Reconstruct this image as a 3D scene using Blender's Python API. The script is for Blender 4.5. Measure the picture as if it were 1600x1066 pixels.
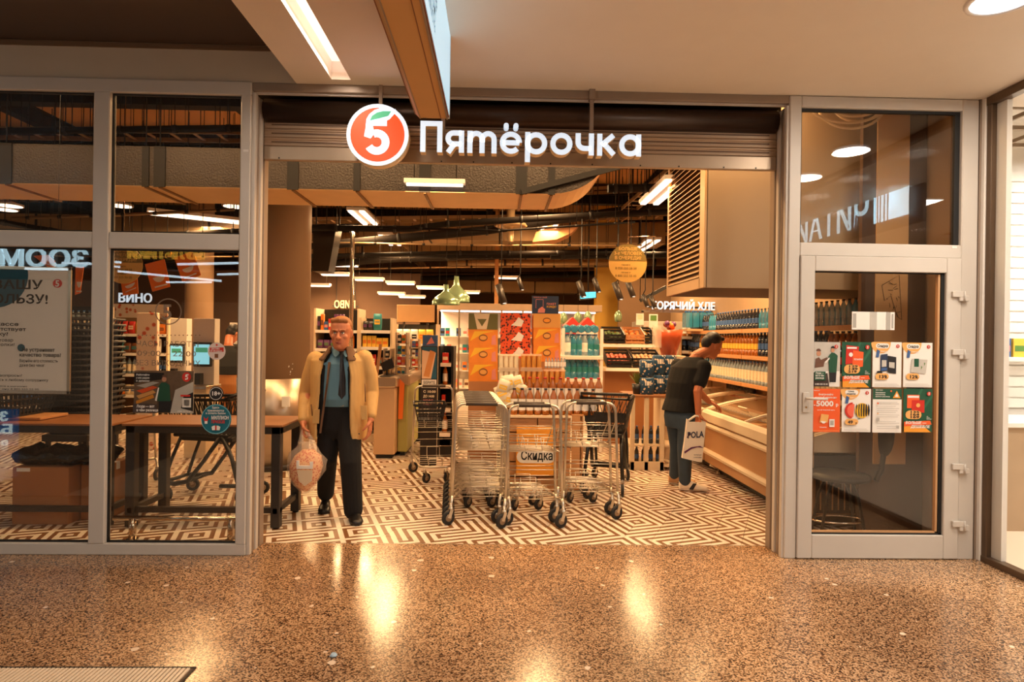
import bpy, math, random
from mathutils import Vector, Matrix
random.seed(7)
rnd = random.random
def uni(a, b): return a + (b - a) * random.random()
sc = bpy.context.scene
for o in list(bpy.data.objects): bpy.data.objects.remove(o)
COL = sc.collection

# ---------------------------------------------------------------- camera
F_PX, H_CAM = 960.0, 1.52
YAW, ROLL = -0.025, 0.014
PX, PY = 800.0, 530.0
cd = bpy.data.cameras.new('camera'); cam = bpy.data.objects.new('camera', cd); COL.objects.link(cam)
cd.sensor_width = 36; cd.lens = 36 * F_PX / 1600
cd.shift_x = (800 - PX) / 1600; cd.shift_y = -(533 - PY) / 1600
cd.clip_start = 0.05; cd.clip_end = 200
RC = (Matrix.Rotation(YAW, 3, 'Z') @ Matrix.Rotation(math.pi / 2, 3, 'X') @ Matrix.Rotation(ROLL, 3, 'Z'))
cam.matrix_world = Matrix.Translation((0, 0, H_CAM)) @ RC.to_4x4()
sc.camera = cam
def ray(x, y): return RC @ Vector(((x - PX) / F_PX, -(y - PY) / F_PX, -1))
def P(x, y, Y):
    d = ray(x, y); t = Y / d.y
    return Vector((d.x * t, Y, H_CAM + d.z * t))
def G(x, y, z=0.0):
    d = ray(x, y); t = (z - H_CAM) / d.z
    return Vector((d.x * t, d.y * t, z))
def PX_(x, y, X):
    d = ray(x, y); t = X / d.x
    return Vector((X, d.y * t, H_CAM + d.z * t))

# ---------------------------------------------------------------- world + exposure
sc.view_settings.view_transform = 'Standard'; sc.view_settings.look = 'None'
sc.view_settings.gamma = 1; sc.view_settings.use_curve_mapping = False
sc.view_settings.exposure = 0.34
w = bpy.data.worlds.new('world'); sc.world = w; w.use_nodes = True
w.node_tree.nodes['Background'].inputs[0].default_value = (0.55, 0.36, 0.22, 1)
w.node_tree.nodes['Background'].inputs[1].default_value = 0.35

def area_light(name, loc, sx, sy, power, col, rot=(0, 0, 0), parent=None):
    l = bpy.data.lights.new(name, 'AREA'); l.shape = 'RECTANGLE'; l.size = sx; l.size_y = sy
    l.energy = power; l.color = col
    o = bpy.data.objects.new(name, l); COL.objects.link(o); o.location = loc; o.rotation_euler = rot
    if parent: o.parent = parent
    return o
WARM = (1.0, 0.60, 0.27); MALL = (1.0, 0.85, 0.69)
CEIL_Z = 3.27
STORE_Z = 4.6
F0 = 4.28          # front plane of the glazing
F1 = 4.545         # edge of the shop floor
# ceiling lamps of the shop: (x, y, z, length, direction, watts); the fixtures are built further down at these same spots
def _L(x, y, z): v = G(x, y, z); return v.x, v.y, z
STORE_LAMPS = [(*_L(680, 291, 2.90), 0.95 / 2 * 1.15, 'x', 14), (*_L(568, 341, 3.2), 1.0, 'y', 45), (*_L(610, 376, 3.2), 1.1, 'y', 60),
    (*_L(1034, 302, 3.1), 1.1, 'y', 60), (*_L(855, 363, 3.2), 1.2, 'y', 55), (*_L(28, 279, 3.02), 1.0, 'x', 40), (*_L(310, 341, 3.1), 1.2, 'd', 50),
    (*_L(540, 416, 2.9), 0.5, 'x', 50), (*_L(524, 430, 2.6), 0.5, 'x', 0), (*_L(577, 438, 2.5), 0.5, 'x', 55), (*_L(626, 444, 2.45), 0.5, 'x', 0),
    (*_L(672, 451, 2.45), 0.5, 'x', 60), (*_L(612, 460, 2.4), 0.55, 'x', 0), (*_L(644, 465, 2.35), 0.55, 'x', 0), (*_L(496, 447, 2.5), 0.5, 'x', 60),
    (*_L(728, 458, 2.4), 0.55, 'x', 0), (*_L(792, 435, 2.8), 0.55, 'x', 60), (*_L(1000, 462, 2.6), 0.9, 'x', 60),
    (0.2, 4.86, 3.6, 1.3, 'x', 44), (1.7, 4.86, 3.6, 1.2, 'x', 40), (-1.4, 4.86, 3.6, 1.3, 'x', 40), (-3.0, 4.86, 3.6, 1.3, 'x', 30), (-4.8, 4.86, 3.6, 1.3, 'x', 20),  # added lamps out of sight above the entrance, lighting the front of the shop
    (0.6, 7.9, 3.5, 1.3, 'y', 70), (2.75, 7.6, 3.2, 1.3, 'y', 60), (-4.4, 9.6, 3.2, 1.3, 'y', 60), (2.6, 10.8, 3.2, 1.3, 'y', 55)]  # added lamps over the goods for more light
for x, y, z, ln, dr, wt in STORE_LAMPS:
    if wt: area_light('store_lamp_light', (x, y, z - 0.05), 0.26 if dr != 'x' else ln, 0.26 if dr == 'x' else ln, wt * (0.70 if y < 7 else 1.15), WARM)
MALL_SPOTS = [(2.53, 3.03), (3.15, 3.2), (3.2, 2.3), (3.2, 1.5), (2.4, 0.6), (2.4, -1.6), (0.6, -0.4), (0.6, -2.6), (2.4, -3.8), (-2.7, 1.3), (-2.7, -1.2)]  # last pair, out of view in the recess, added to brighten the bulkhead
for x, y in MALL_SPOTS:
    area_light('mall_downlight_light', (x, y, (CEIL_Z if x > -1.4 else 3.53) - 0.03), 0.3, 0.3, 13, MALL).data.shape = 'DISK'
area_light('mall_slot_light', (-1.082, 1.7, CEIL_Z + 0.03), 0.11, 4.8, 26, MALL)

# ---------------------------------------------------------------- materials
def lin(c):
    return tuple(((v / 255) / 12.92 if v / 255 <= 0.04045 else ((v / 255 + 0.055) / 1.055) ** 2.4) for v in c)
_M = {}
def mat(name, c, rough=0.6, metal=0.0, em=0.0, var=0.12, scale=6.0, bump=0.0, spec=0.5, alpha=1.0, emc=None, trans=0.0, coat=0.0, aniso=None):
    if name in _M: return _M[name]
    m = bpy.data.materials.new(name); m.use_nodes = True; nt = m.node_tree; b = nt.nodes['Principled BSDF']
    col = lin(c); b.inputs['Roughness'].default_value = rough; b.inputs['Metallic'].default_value = metal
    b.inputs['Specular IOR Level'].default_value = spec; b.inputs['Alpha'].default_value = alpha
    b.inputs['Transmission Weight'].default_value = trans; b.inputs['Coat Weight'].default_value = coat
    tc = nt.nodes.new('ShaderNodeTexCoord'); n = nt.nodes.new('ShaderNodeTexNoise'); n.inputs['Scale'].default_value = scale
    n.inputs['Detail'].default_value = 4
    if aniso:
        mp = nt.nodes.new('ShaderNodeMapping'); mp.inputs['Scale'].default_value = aniso
        nt.links.new(tc.outputs['Object'], mp.inputs['Vector']); nt.links.new(mp.outputs['Vector'], n.inputs['Vector'])
    else: nt.links.new(tc.outputs['Object'], n.inputs['Vector'])
    r = nt.nodes.new('ShaderNodeMixRGB'); r.inputs[1].default_value = (*[max(0, v * (1 - var)) for v in col], 1)
    r.inputs[2].default_value = (*[min(1, v * (1 + var)) for v in col], 1)
    nt.links.new(n.outputs['Fac'], r.inputs[0]); nt.links.new(r.outputs[0], b.inputs['Base Color'])
    if bump:
        bp = nt.nodes.new('ShaderNodeBump'); bp.inputs['Strength'].default_value = bump; bp.inputs['Distance'].default_value = 0.01
        nt.links.new(n.outputs['Fac'], bp.inputs['Height']); nt.links.new(bp.outputs[0], b.inputs['Normal'])
    if em:
        b.inputs['Emission Color'].default_value = (*lin(emc or c), 1); b.inputs['Emission Strength'].default_value = em
    _M[name] = m; return m

def glass_mat(name, tint=(1, 1, 1), refl=0.10, rough=0.0):
    m = bpy.data.materials.new(name); m.use_nodes = True; nt = m.node_tree; nt.nodes.clear()
    out = nt.nodes.new('ShaderNodeOutputMaterial'); mx = nt.nodes.new('ShaderNodeMixShader')
    tr = nt.nodes.new('ShaderNodeBsdfTransparent'); tr.inputs[0].default_value = (*tint, 1)
    gl = nt.nodes.new('ShaderNodeBsdfGlossy'); gl.inputs['Roughness'].default_value = rough
    lw = nt.nodes.new('ShaderNodeLayerWeight'); lw.inputs[0].default_value = 0.5
    pw = nt.nodes.new('ShaderNodeMath'); pw.operation = 'POWER'; pw.inputs[1].default_value = 4.5
    ad = nt.nodes.new('ShaderNodeMath'); ad.operation = 'MULTIPLY_ADD'; ad.inputs[1].default_value = .9; ad.inputs[2].default_value = refl
    nt.links.new(lw.outputs['Facing'], pw.inputs[0]); nt.links.new(pw.outputs[0], ad.inputs[0]); nt.links.new(ad.outputs[0], mx.inputs[0])
    nt.links.new(tr.outputs[0], mx.inputs[1]); nt.links.new(gl.outputs[0], mx.inputs[2]); nt.links.new(mx.outputs[0], out.inputs[0])
    _M[name] = m; return m

# ---------------------------------------------------------------- mesh builder
class MB:
    def __init__(s): s.v = []; s.f = []; s.m = []; s.uv = None; s.mats = []; s.sm = []
    def mi(s, m):
        if m not in s.mats: s.mats.append(m)
        return s.mats.index(m)
    def add(s, vs, fs, m, smooth=False):
        b = len(s.v); s.v += [Vector(v) for v in vs]; k = s.mi(m)
        for f in fs: s.f.append(tuple(b + i for i in f)); s.m.append(k); s.sm.append(smooth)
        return s
    def box(s, a, b, m):
        x0, y0, z0 = [min(a[i], b[i]) for i in range(3)]; x1, y1, z1 = [max(a[i], b[i]) for i in range(3)]
        return s.add([(x0, y0, z0), (x1, y0, z0), (x1, y1, z0), (x0, y1, z0), (x0, y0, z1), (x1, y0, z1), (x1, y1, z1), (x0, y1, z1)],
                     [(0, 3, 2, 1), (4, 5, 6, 7), (0, 1, 5, 4), (1, 2, 6, 5), (2, 3, 7, 6), (3, 0, 4, 7)], m)
    def bbox(s, a, b, m, r=0.005):
        """box with chamfered vertical + top edges"""
        x0, y0, z0 = [min(a[i], b[i]) for i in range(3)]; x1, y1, z1 = [max(a[i], b[i]) for i in range(3)]
        r = min(r, (x1 - x0) / 2.1, (y1 - y0) / 2.1, (z1 - z0) / 2.1)
        def ring(i, z):
            o = i
            return [(x0 + o + r, y0 + o, z), (x1 - o - r, y0 + o, z), (x1 - o, y0 + o + r, z), (x1 - o, y1 - o - r, z), (x1 - o - r, y1 - o, z),
                    (x0 + o + r, y1 - o, z), (x0 + o, y1 - o - r, z), (x0 + o, y0 + o + r, z)]
        return s.rings([ring(r * .6, z0), ring(0, z0 + r * .8), ring(0, z1 - r * .8), ring(r * .6, z1)], m, smooth=False)
    def rings(s, rs, m, cap=True, smooth=True, closed=True):
        n = len(rs[0]); vs = [v for r in rs for v in r]; fs = []
        for i in range(len(rs) - 1):
            for j in range(n if closed else n - 1):
                k = (j + 1) % n; fs.append((i * n + j, i * n + k, (i + 1) * n + k, (i + 1) * n + j))
        s.add(vs, fs, m, smooth)
        if cap:
            b = len(s.v) - len(vs); k = s.mi(m)
            s.f.append(tuple(b + i for i in reversed(range(n)))); s.m.append(k); s.sm.append(False)
            s.f.append(tuple(b + (len(rs) - 1) * n + i for i in range(n))); s.m.append(k); s.sm.append(False)
        return s
    def lathe(s, prof, m, c=(0, 0, 0), n=12, cap=True, axis='z', smooth=True):
        rs = []
        for r, h in prof:
            ring = []
            for i in range(n):
                a = 2 * math.pi * i / n; p = (r * math.cos(a), r * math.sin(a), h)
                if axis == 'x': p = (h, r * math.cos(a), r * math.sin(a))
                if axis == 'y': p = (r * math.sin(a), h, r * math.cos(a))
                ring.append((c[0] + p[0], c[1] + p[1], c[2] + p[2]))
            rs.append(ring)
        return s.rings(rs, m, cap, smooth)
    def tube(s, pts, r, m, n=6, closed=False, cap=True):
        pts = [Vector(p) for p in pts]; rs = []; N = len(pts)
        rr = r if isinstance(r, (list, tuple)) else [r] * N
        u = None
        for i, p in enumerate(pts):
            if closed: d = pts[(i + 1) % N] - pts[i - 1]
            else: d = pts[min(i + 1, N - 1)] - pts[max(i - 1, 0)]
            if d.length < 1e-9: d = Vector((0, 0, 1))
            d.normalize()
            if u is None:
                u = d.orthogonal().normalized()
                if abs(d.z) < .9: u = d.cross(Vector((0, 0, 1))).normalized()
            u = (u - d * u.dot(d))
            u = u.normalized() if u.length > 1e-6 else d.orthogonal().normalized()
            w_ = d.cross(u)
            rs.append([p + (u * math.cos(2 * math.pi * k / n) + w_ * math.sin(2 * math.pi * k / n)) * rr[i] for k in range(n)])
        if closed: rs.append(rs[0])
        return s.rings(rs, m, cap and not closed)
    def bar(s, a, b, w_, h, m, up=(0, 0, 1)):
        a = Vector(a); b = Vector(b); d = (b - a).normalized(); up = Vector(up)
        if abs(d.dot(up)) > .98: up = Vector((1, 0, 0))
        x = d.cross(up).normalized() * (w_ / 2); z = x.cross(d).normalized() * (h / 2)
        return s.rings([[p - x - z, p + x - z, p + x + z, p - x + z] for p in (a, b)], m, True, False)
    def prism(s, pts, d, m):
        """extrude polygon (list of Vectors) along vector d"""
        pts = [Vector(p) for p in pts]; d = Vector(d)
        return s.rings([pts, [p + d for p in pts]], m, True, False)
    def poly(s, pts, m): return s.add(pts, [tuple(range(len(pts)))], m)
    def sphere(s, c, r, m, n=10, k=6):
        if not isinstance(r, (tuple, list)): r = (r, r, r)
        rs = [[(c[0] + r[0] * math.sin(t) * math.cos(2 * math.pi * j / n), c[1] + r[1] * math.sin(t) * math.sin(2 * math.pi * j / n), c[2] - r[2] * math.cos(t)) for j in range(n)]
              for t in [math.pi * (0.04 + 0.92 * i / k) for i in range(k + 1)]]
        return s.rings(rs, m)
    def text(s, body, size, o, m, ux=(1, 0, 0), uy=(0, 0, 1), bold=0.0, align='LEFT', ext=0.0, shear=0.0, sx=1.0, width=None):
        vs, fs = text_geo(body, size, bold, align, ext, shear)
        ux = Vector(ux); uy = Vector(uy); un = ux.cross(uy); o = Vector(o)
        if width:
            xs = [v[0] for v in vs]; sx = width / max(1e-6, max(xs) - min(xs))
        return s.add([o + ux * (v[0] * sx) + uy * v[1] + un * v[2] for v in vs], fs, m)
    def build(s, name, parent=None, kind=None, loc=None):
        me = bpy.data.meshes.new(name)
        off = Vector((0, 0, 0))
        if parent is not None: off = parent_world(parent)
        if loc is not None: off = Vector(loc)
        me.from_pydata([v - off for v in s.v], [], s.f)
        for m in s.mats: me.materials.append(m)
        me.polygons.foreach_set('material_index', s.m); me.polygons.foreach_set('use_smooth', s.sm)
        if s.uv:
            l = me.uv_layers.new(name='UVMap'); l.data.foreach_set('uv', s.uv)
        me.update()
        o = bpy.data.objects.new(name, me); COL.objects.link(o)
        if parent is not None: o.parent = parent
        elif loc is not None: o.location = loc
        if kind: o['kind'] = kind
        return o
def parent_world(p):
    v = Vector((0, 0, 0))
    while p is not None: v = v + p.location; p = p.parent
    return v
_T = {}
def text_geo(body, size, bold, align, ext=0.0, shear=0.0):
    key = (body, bold, align, ext, size, shear)
    if key not in _T:
        c = bpy.data.curves.new('t', 'FONT'); c.body = body; c.size = size; c.offset = bold * size; c.align_x = align
        c.resolution_u = 2; c.extrude = ext; c.shear = shear
        o = bpy.data.objects.new('t', c); me = o.to_mesh()
        _T[key] = ([tuple(v.co) for v in me.vertices], [tuple(p.vertices) for p in me.polygons])
        o.to_mesh_clear(); bpy.data.objects.remove(o); bpy.data.curves.remove(c)
    return _T[key]
CHILD = {}
def thing(name, label, cat, loc=(0, 0, 0), group=None, rz=0):
    o = bpy.data.objects.new(name, None); COL.objects.link(o); o.empty_display_size = 0.1
    o.location = loc; o.rotation_euler = (0, 0, rz); return tag(o, label, cat, group)
def tag(o, label, cat, group=None, kind=None):
    o['label'] = label; o['category'] = cat
    if group: o['group'] = group
    if kind: o['kind'] = kind
    return o
def struct(o): o['kind'] = 'structure'; return o
def kids(o): return [c for c in _ALL if c.parent == o]
def dup(src, loc, rz=None, label=None, group=None, scale=None, tree=None):
    """copy a thing, its parts and their sub-parts"""
    c = src.copy(); COL.objects.link(c); c.location = loc
    if rz is not None: c.rotation_euler = (src.rotation_euler.x, src.rotation_euler.y, rz)
    if scale: c.scale = scale
    if label: c['label'] = label
    if group: c['group'] = group
    for ch in src.children:
        d = ch.copy(); COL.objects.link(d); d.parent = c
        for g in ch.children:
            e = g.copy(); COL.objects.link(e); e.parent = d
    return c
def arc(c, r, a0, a1, n, ax=(1, 0, 0), ay=(0, 0, 1)):
    c = Vector(c); ax = Vector(ax); ay = Vector(ay)
    return [c + ax * (r * math.cos(a0 + (a1 - a0) * i / n)) + ay * (r * math.sin(a0 + (a1 - a0) * i / n)) for i in range(n + 1)]
def rrect(x0, z0, x1, z1, r, n=4):
    """rounded rectangle outline, 2d"""
    out = []
    for cx, cz, a in ((x1 - r, z1 - r, 0), (x0 + r, z1 - r, 90), (x0 + r, z0 + r, 180), (x1 - r, z0 + r, 270)):
        for i in range(n + 1):
            t = math.radians(a + 90 * i / n); out.append((cx + r * math.cos(t), cz + r * math.sin(t)))
    return out
ORD = ['first', 'second', 'third', 'fourth', 'fifth', 'sixth', 'seventh', 'eighth', 'ninth', 'tenth', 'eleventh', 'twelfth', 'thirteenth',
       'fourteenth', 'fifteenth', 'sixteenth', 'seventeenth', 'eighteenth', 'nineteenth', 'twentieth', 'twenty-first', 'twenty-second', 'twenty-third',
       'twenty-fourth', 'twenty-fifth', 'twenty-sixth', 'twenty-seventh', 'twenty-eighth', 'twenty-ninth', 'thirtieth']
# ================================================================ SETTING
def terrazzo():
    m = bpy.data.materials.new('terrazzo'); m.use_nodes = True; nt = m.node_tree; L = nt.links.new; N = nt.nodes.new
    b = nt.nodes['Principled BSDF']; tc = N('ShaderNodeTexCoord')
    n1 = N('ShaderNodeTexVoronoi'); n1.voronoi_dimensions = '2D'; n1.inputs['Scale'].default_value = 150; sq = N('ShaderNodeSeparateColor')
    r1 = N('ShaderNodeValToRGB'); e = r1.color_ramp.elements
    e[0].position = .12; e[0].color = (*lin((58, 38, 26)), 1); e[1].position = .85; e[1].color = (*lin((206, 172, 136)), 1)
    k = e.new(.42); k.color = (*lin((150, 114, 82)), 1)
    L(tc.outputs['Object'], n1.inputs['Vector']); L(n1.outputs['Color'], sq.inputs[0]); L(sq.outputs[0], r1.inputs[0])
    n2 = N('ShaderNodeTexNoise'); n2.inputs['Scale'].default_value = 1.1; n2.inputs['Detail'].default_value = 4; L(tc.outputs['Object'], n2.inputs['Vector'])
    r2 = N('ShaderNodeValToRGB'); r2.color_ramp.elements[0].color = (.68, .63, .60, 1); r2.color_ramp.elements[1].color = (1.1, 1.06, 1.0, 1)
    r2.color_ramp.elements[0].position = .35; r2.color_ramp.elements[1].position = .65; L(n2.outputs['Fac'], r2.inputs[0])
    mu = N('ShaderNodeMixRGB'); mu.blend_type = 'MULTIPLY'; mu.inputs[0].default_value = 1; L(r1.outputs[0], mu.inputs[1]); L(r2.outputs[0], mu.inputs[2])
    vo = N('ShaderNodeTexVoronoi'); vo.inputs['Scale'].default_value = 4.2; vo.voronoi_dimensions = '2D'
    nd = N('ShaderNodeTexNoise'); nd.inputs['Scale'].default_value = 30; mxv = N('ShaderNodeMixRGB'); mxv.inputs[0].default_value = .02
    L(tc.outputs['Object'], nd.inputs['Vector']); L(tc.outputs['Object'], mxv.inputs[1]); L(nd.outputs['Color'], mxv.inputs[2]); L(mxv.outputs[0], vo.inputs['Vector'])
    lt = N('ShaderNodeMath'); lt.operation = 'LESS_THAN'; sp = N('ShaderNodeSeparateColor'); L(vo.outputs['Color'], sp.inputs[0])
    ml = N('ShaderNodeMath'); ml.operation = 'MULTIPLY'; ml.inputs[1].default_value = .085; pw = N('ShaderNodeMath'); pw.operation = 'POWER'; pw.inputs[1].default_value = 3
    L(sp.outputs[0], pw.inputs[0]); L(pw.outputs[0], ml.inputs[0]); L(vo.outputs['Distance'], lt.inputs[0]); L(ml.outputs[0], lt.inputs[1])
    mc = N('ShaderNodeMixRGB'); L(lt.outputs[0], mc.inputs[0]); L(mu.outputs[0], mc.inputs[1]); mc.inputs[2].default_value = (*lin((226, 204, 180)), 1)
    L(mc.outputs[0], b.inputs['Base Color']); b.inputs['Roughness'].default_value = .17; b.inputs['Specular IOR Level'].default_value = .55
    rr = N('ShaderNodeMapRange'); rr.inputs[3].default_value = .13; rr.inputs[4].default_value = .24; L(n2.outputs['Fac'], rr.inputs[0]); L(rr.outputs[0], b.inputs['Roughness'])
    return m
M_TER = terrazzo()
def tile_mat():
    m = bpy.data.materials.new('striped_tile'); m.use_nodes = True; nt = m.node_tree; L = nt.links.new; N = nt.nodes.new
    b = nt.nodes['Principled BSDF']; uv = N('ShaderNodeUVMap'); uv.uv_map = 'UVMap'; sp = N('ShaderNodeSeparateXYZ'); L(uv.outputs[0], sp.inputs[0])
    a = N('ShaderNodeMath'); a.operation = 'ADD'; L(sp.outputs[0], a.inputs[0]); L(sp.outputs[1], a.inputs[1])
    k = N('ShaderNodeMath'); k.operation = 'MULTIPLY'; k.inputs[1].default_value = 2.0; L(a.outputs[0], k.inputs[0])
    fr = N('ShaderNodeMath'); fr.operation = 'FRACT'; L(k.outputs[0], fr.inputs[0])
    sb = N('ShaderNodeMath'); sb.operation = 'SUBTRACT'; sb.inputs[1].default_value = .5; L(fr.outputs[0], sb.inputs[0]); ab = N('ShaderNodeMath'); ab.operation = 'ABSOLUTE'; L(sb.outputs[0], ab.inputs[0])
    g = N('ShaderNodeMath'); g.operation = 'LESS_THAN'; g.inputs[1].default_value = .235; L(ab.outputs[0], g.inputs[0])
    n = N('ShaderNodeTexNoise'); n.inputs['Scale'].default_value = 3; tc = N('ShaderNodeTexCoord'); L(tc.outputs['Object'], n.inputs['Vector'])
    mx = N('ShaderNodeMixRGB'); mx.inputs[1].default_value = (*lin((240, 226, 208)), 1); mx.inputs[2].default_value = (*lin((128, 86, 50)), 1); L(g.outputs[0], mx.inputs[0])
    mu = N('ShaderNodeMixRGB'); mu.blend_type = 'MULTIPLY'; mu.inputs[0].default_value = .22; L(mx.outputs[0], mu.inputs[1]); L(n.outputs['Color'], mu.inputs[2])
    L(mu.outputs[0], b.inputs['Base Color']); b.inputs['Roughness'].default_value = .33
    return m
M_TILE = tile_mat()
M_GROUT = mat('grout', (92, 70, 50), .8)
M_CEIL = mat('ceiling_plaster', (232, 222, 208), .7, var=.03)
M_DARKC = mat('dark_ceiling_panel', (74, 58, 48), .45, var=.1)
M_BULK = mat('bulkhead_plaster', (205, 190, 168), .8, var=.05)
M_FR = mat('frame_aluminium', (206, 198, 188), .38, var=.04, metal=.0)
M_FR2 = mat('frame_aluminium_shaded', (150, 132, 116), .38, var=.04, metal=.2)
M_GASK = mat('black_gasket', (18, 16, 15), .6)
M_GLASS = glass_mat('shop_glass', (.95, .94, .92), .048)
M_STORECEIL = mat('store_ceiling', (214, 158, 98), .85, var=.15, scale=1.2)
M_STOREWALL = mat('store_wall', (168, 140, 108), .8, var=.05)
M_BLACK = mat('black_paint', (22, 20, 18), .45)
M_WHITE = mat('white_paint', (236, 230, 222), .5, var=.03)
M_WBR = mat('brown_wall', (120, 92, 66), .8, var=.05)

# floors
b = MB(); b.box((-9, -7, -.12), (9, F1, 0), M_TER); struct(b.build('floor'))['label'] = 'speckled brown polished terrazzo floor of the shopping mall'
TS = 0.209; _d = ray(1238, 536); e1 = Vector((_d.x, _d.y, 0)).normalized(); e2 = Vector((e1.y, -e1.x, 0))
b = MB(); b.box((-13, F1 - .004, -.12), (9, 24, -.012), M_GROUT); b.box((-13, F1, -.012), (9, F1 + .012, -.001), M_FR2)
fl = struct(b.build('floor_shop')); fl['label'] = 'shop floor under the striped tiles'
o0 = G(622.5, 825.5) + (e1 + e2) * (TS / 2); o0.z = 0
tiles = []
for i in range(-90, 110):
    for j in range(-90, 90):
        c = o0 + e1 * (i * TS) + e2 * (j * TS)
        if c.y < F1 - .12 or c.y > 23 or c.x < -9.5 or c.x > 6: continue
        # only what the doorway and the windows can show (plus a margin)
        if c.x > 3.7 * max(1, c.y / 6): continue
        tiles.append((c.y * 1.0 + abs(c.x + .1) * .25, i, j, c))
tiles.sort(key=lambda t: t[0])
def tile_rot(i, j, c):
    q = (i + j) % 2 if c.x < 1.0 else i % 2
    h = math.sin(i * 12.9898 + j * 78.233) * 43758.5453; h -= math.floor(h)
    if h < .17: q = 1 - q
    return q
def tile_mesh(q):
    s = TS / 2 - .0012; me = bpy.data.meshes.new('tile'); r = .0015
    top = [e1 * a * (s - r) + e2 * c_ * (s - r) for a, c_ in ((-1, -1), (-1, 1), (1, 1), (1, -1))]
    low = [e1 * a * s + e2 * c_ * s + Vector((0, 0, -.0118)) for a, c_ in ((-1, -1), (-1, 1), (1, 1), (1, -1))]
    mid = [e1 * a * s + e2 * c_ * s + Vector((0, 0, -r)) for a, c_ in ((-1, -1), (-1, 1), (1, 1), (1, -1))]
    vs = low + mid + top; fs = [(8, 11, 10, 9)[::-1]]
    for a in range(2):
        for k in range(4): fs.append((a * 4 + k, a * 4 + (k + 1) % 4, a * 4 + 4 + (k + 1) % 4, a * 4 + 4 + k))
    me.from_pydata(vs, [], fs); me.materials.append(M_TILE); uvl = me.uv_layers.new(name='UVMap')
    cu = [(0, 0), (0, 1), (1, 1), (1, 0)]
    if q: cu = [(1, 0), (1, 1), (0, 1), (0, 0)]
    for p in me.polygons:
        for li in p.loop_indices: uvl.data[li].uv = cu[me.loops[li].vertex_index % 4]
    return me
TM = [tile_mesh(0), tile_mesh(1)]
def cut_tile(q, c):
    s = TS / 2 - .0012; cs = [(-1, -1), (-1, 1), (1, 1), (1, -1)]; cu = [(0, 0), (0, 1), (1, 1), (1, 0)] if not q else [(1, 0), (1, 1), (0, 1), (0, 0)]
    P0 = [(e1 * a * s + e2 * b_ * s, Vector(u)) for (a, b_), u in zip(cs, cu)]; lim = F1 + .012 - c.y; out = []
    for (p, u), (p2, u2) in zip(P0, P0[1:] + P0[:1]):
        if p.y >= lim: out.append((p, u))
        if (p.y - lim) * (p2.y - lim) < 0: k = (lim - p.y) / (p2.y - p.y); out.append((p.lerp(p2, k), u.lerp(u2, k)))
    if len(out) < 3: return None
    n = len(out); me = bpy.data.meshes.new('tile'); me.from_pydata([p - Vector((0, 0, .0118)) for p, u in out] + [p for p, u in out], [], [tuple(n + k for k in range(n))[::-1]] + [(k, (k + 1) % n, n + (k + 1) % n, n + k) for k in range(n)])
    me.materials.append(M_TILE); uvl = me.uv_layers.new(name='UVMap')
    for p in me.polygons:
        for li in p.loop_indices: uvl.data[li].uv = out[me.loops[li].vertex_index % n][1]
    return me
for t in tiles[:300]:
    if t[3].y < F1 + .17:
        me = cut_tile(tile_rot(t[1], t[2], t[3]), t[3])
        if me is None: continue
        o = bpy.data.objects.new('tile', me); COL.objects.link(o); o.location = t[3]; o.parent = fl; continue
    o = bpy.data.objects.new('tile', TM[tile_rot(t[1], t[2], t[3])]); COL.objects.link(o); o.location = t[3]; o.parent = fl
vs, fs, uvs = [], [], []
s = TS / 2 - .0012
for t in tiles[300:]:
    q = tile_rot(t[1], t[2], t[3]); n = len(vs); cu = [(0, 0), (0, 1), (1, 1), (1, 0)] if not q else [(1, 0), (1, 1), (0, 1), (0, 0)]
    for (a, c_), u in zip(((-1, -1), (-1, 1), (1, 1), (1, -1)), cu): vs.append(t[3] + e1 * a * s + e2 * c_ * s); uvs.append(u)
    fs.append((n + 3, n + 2, n + 1, n))
    for k in range(4): pass
me = bpy.data.meshes.new('tiles_far'); me.from_pydata(vs, [], fs); me.materials.append(M_TILE); l = me.uv_layers.new(name='UVMap')
for lp, d in zip(me.loops, l.data): d.uv = uvs[lp.vertex_index]
o = bpy.data.objects.new('tiles_beyond', me); COL.objects.link(o); o.parent = fl; o['kind'] = 'stuff'

# mall ceiling with the light slot, left recess
SX0, SX1, SY1 = -1.147, -1.017, 4.21; CX0 = -1.41; XR = 3.46
b = MB(); z = CEIL_Z; T = .05
b.box((CX0, -7, z), (SX0, F0, z + T), M_CEIL); b.box((SX1, -7, z), (7, F0, z + T), M_CEIL); b.box((SX0, SY1, z), (SX1, F0, z + T), M_CEIL)
b.box((SX0, -7, z), (SX1, -.8, z + T), M_CEIL)
b.box((CX0, -7, z + T), (CX0 + .02, F0, 3.62), M_CEIL)
struct(b.build('ceiling'))['label'] = 'pale plaster ceiling of the mall passage'
b = MB()
b.box((SX0 - .01, -.8, z + T), (SX0, SY1, z + .14), M_WHITE); b.box((SX1, -.8, z + T), (SX1 + .01, SY1, z + .14), M_WHITE); b.box((SX0, SY1, z + T), (SX1, SY1 + .01, z + .14), M_WHITE)
cl = thing('ceiling_light', 'long recessed linear light slot in the mall ceiling left of the hanging lightbox', 'ceiling light', (SX0, 2, z + .14), )
b.build('housing', cl)
b = MB(); b.box((SX0, -.8, z + .125), (SX1, SY1, z + .135), mat('slot_diffuser', (255, 214, 190), .5, em=.95, emc=(255, 218, 204))); b.build('diffuser', cl)
DZ = P(200, 66, F0).z
b = MB(); b.box((-9, -7, DZ), (-3.42, F0, DZ + .05), M_DARKC); b.box((-3.41, -7, DZ), (CX0, F0, DZ + .05), M_DARKC); b.box((-3.42, -7, DZ + .004), (-3.41, F0, DZ + .04), M_BLACK)
b.box((-9, 1.9, DZ - .012), (CX0, 1.96, DZ), M_DARKC)
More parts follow.
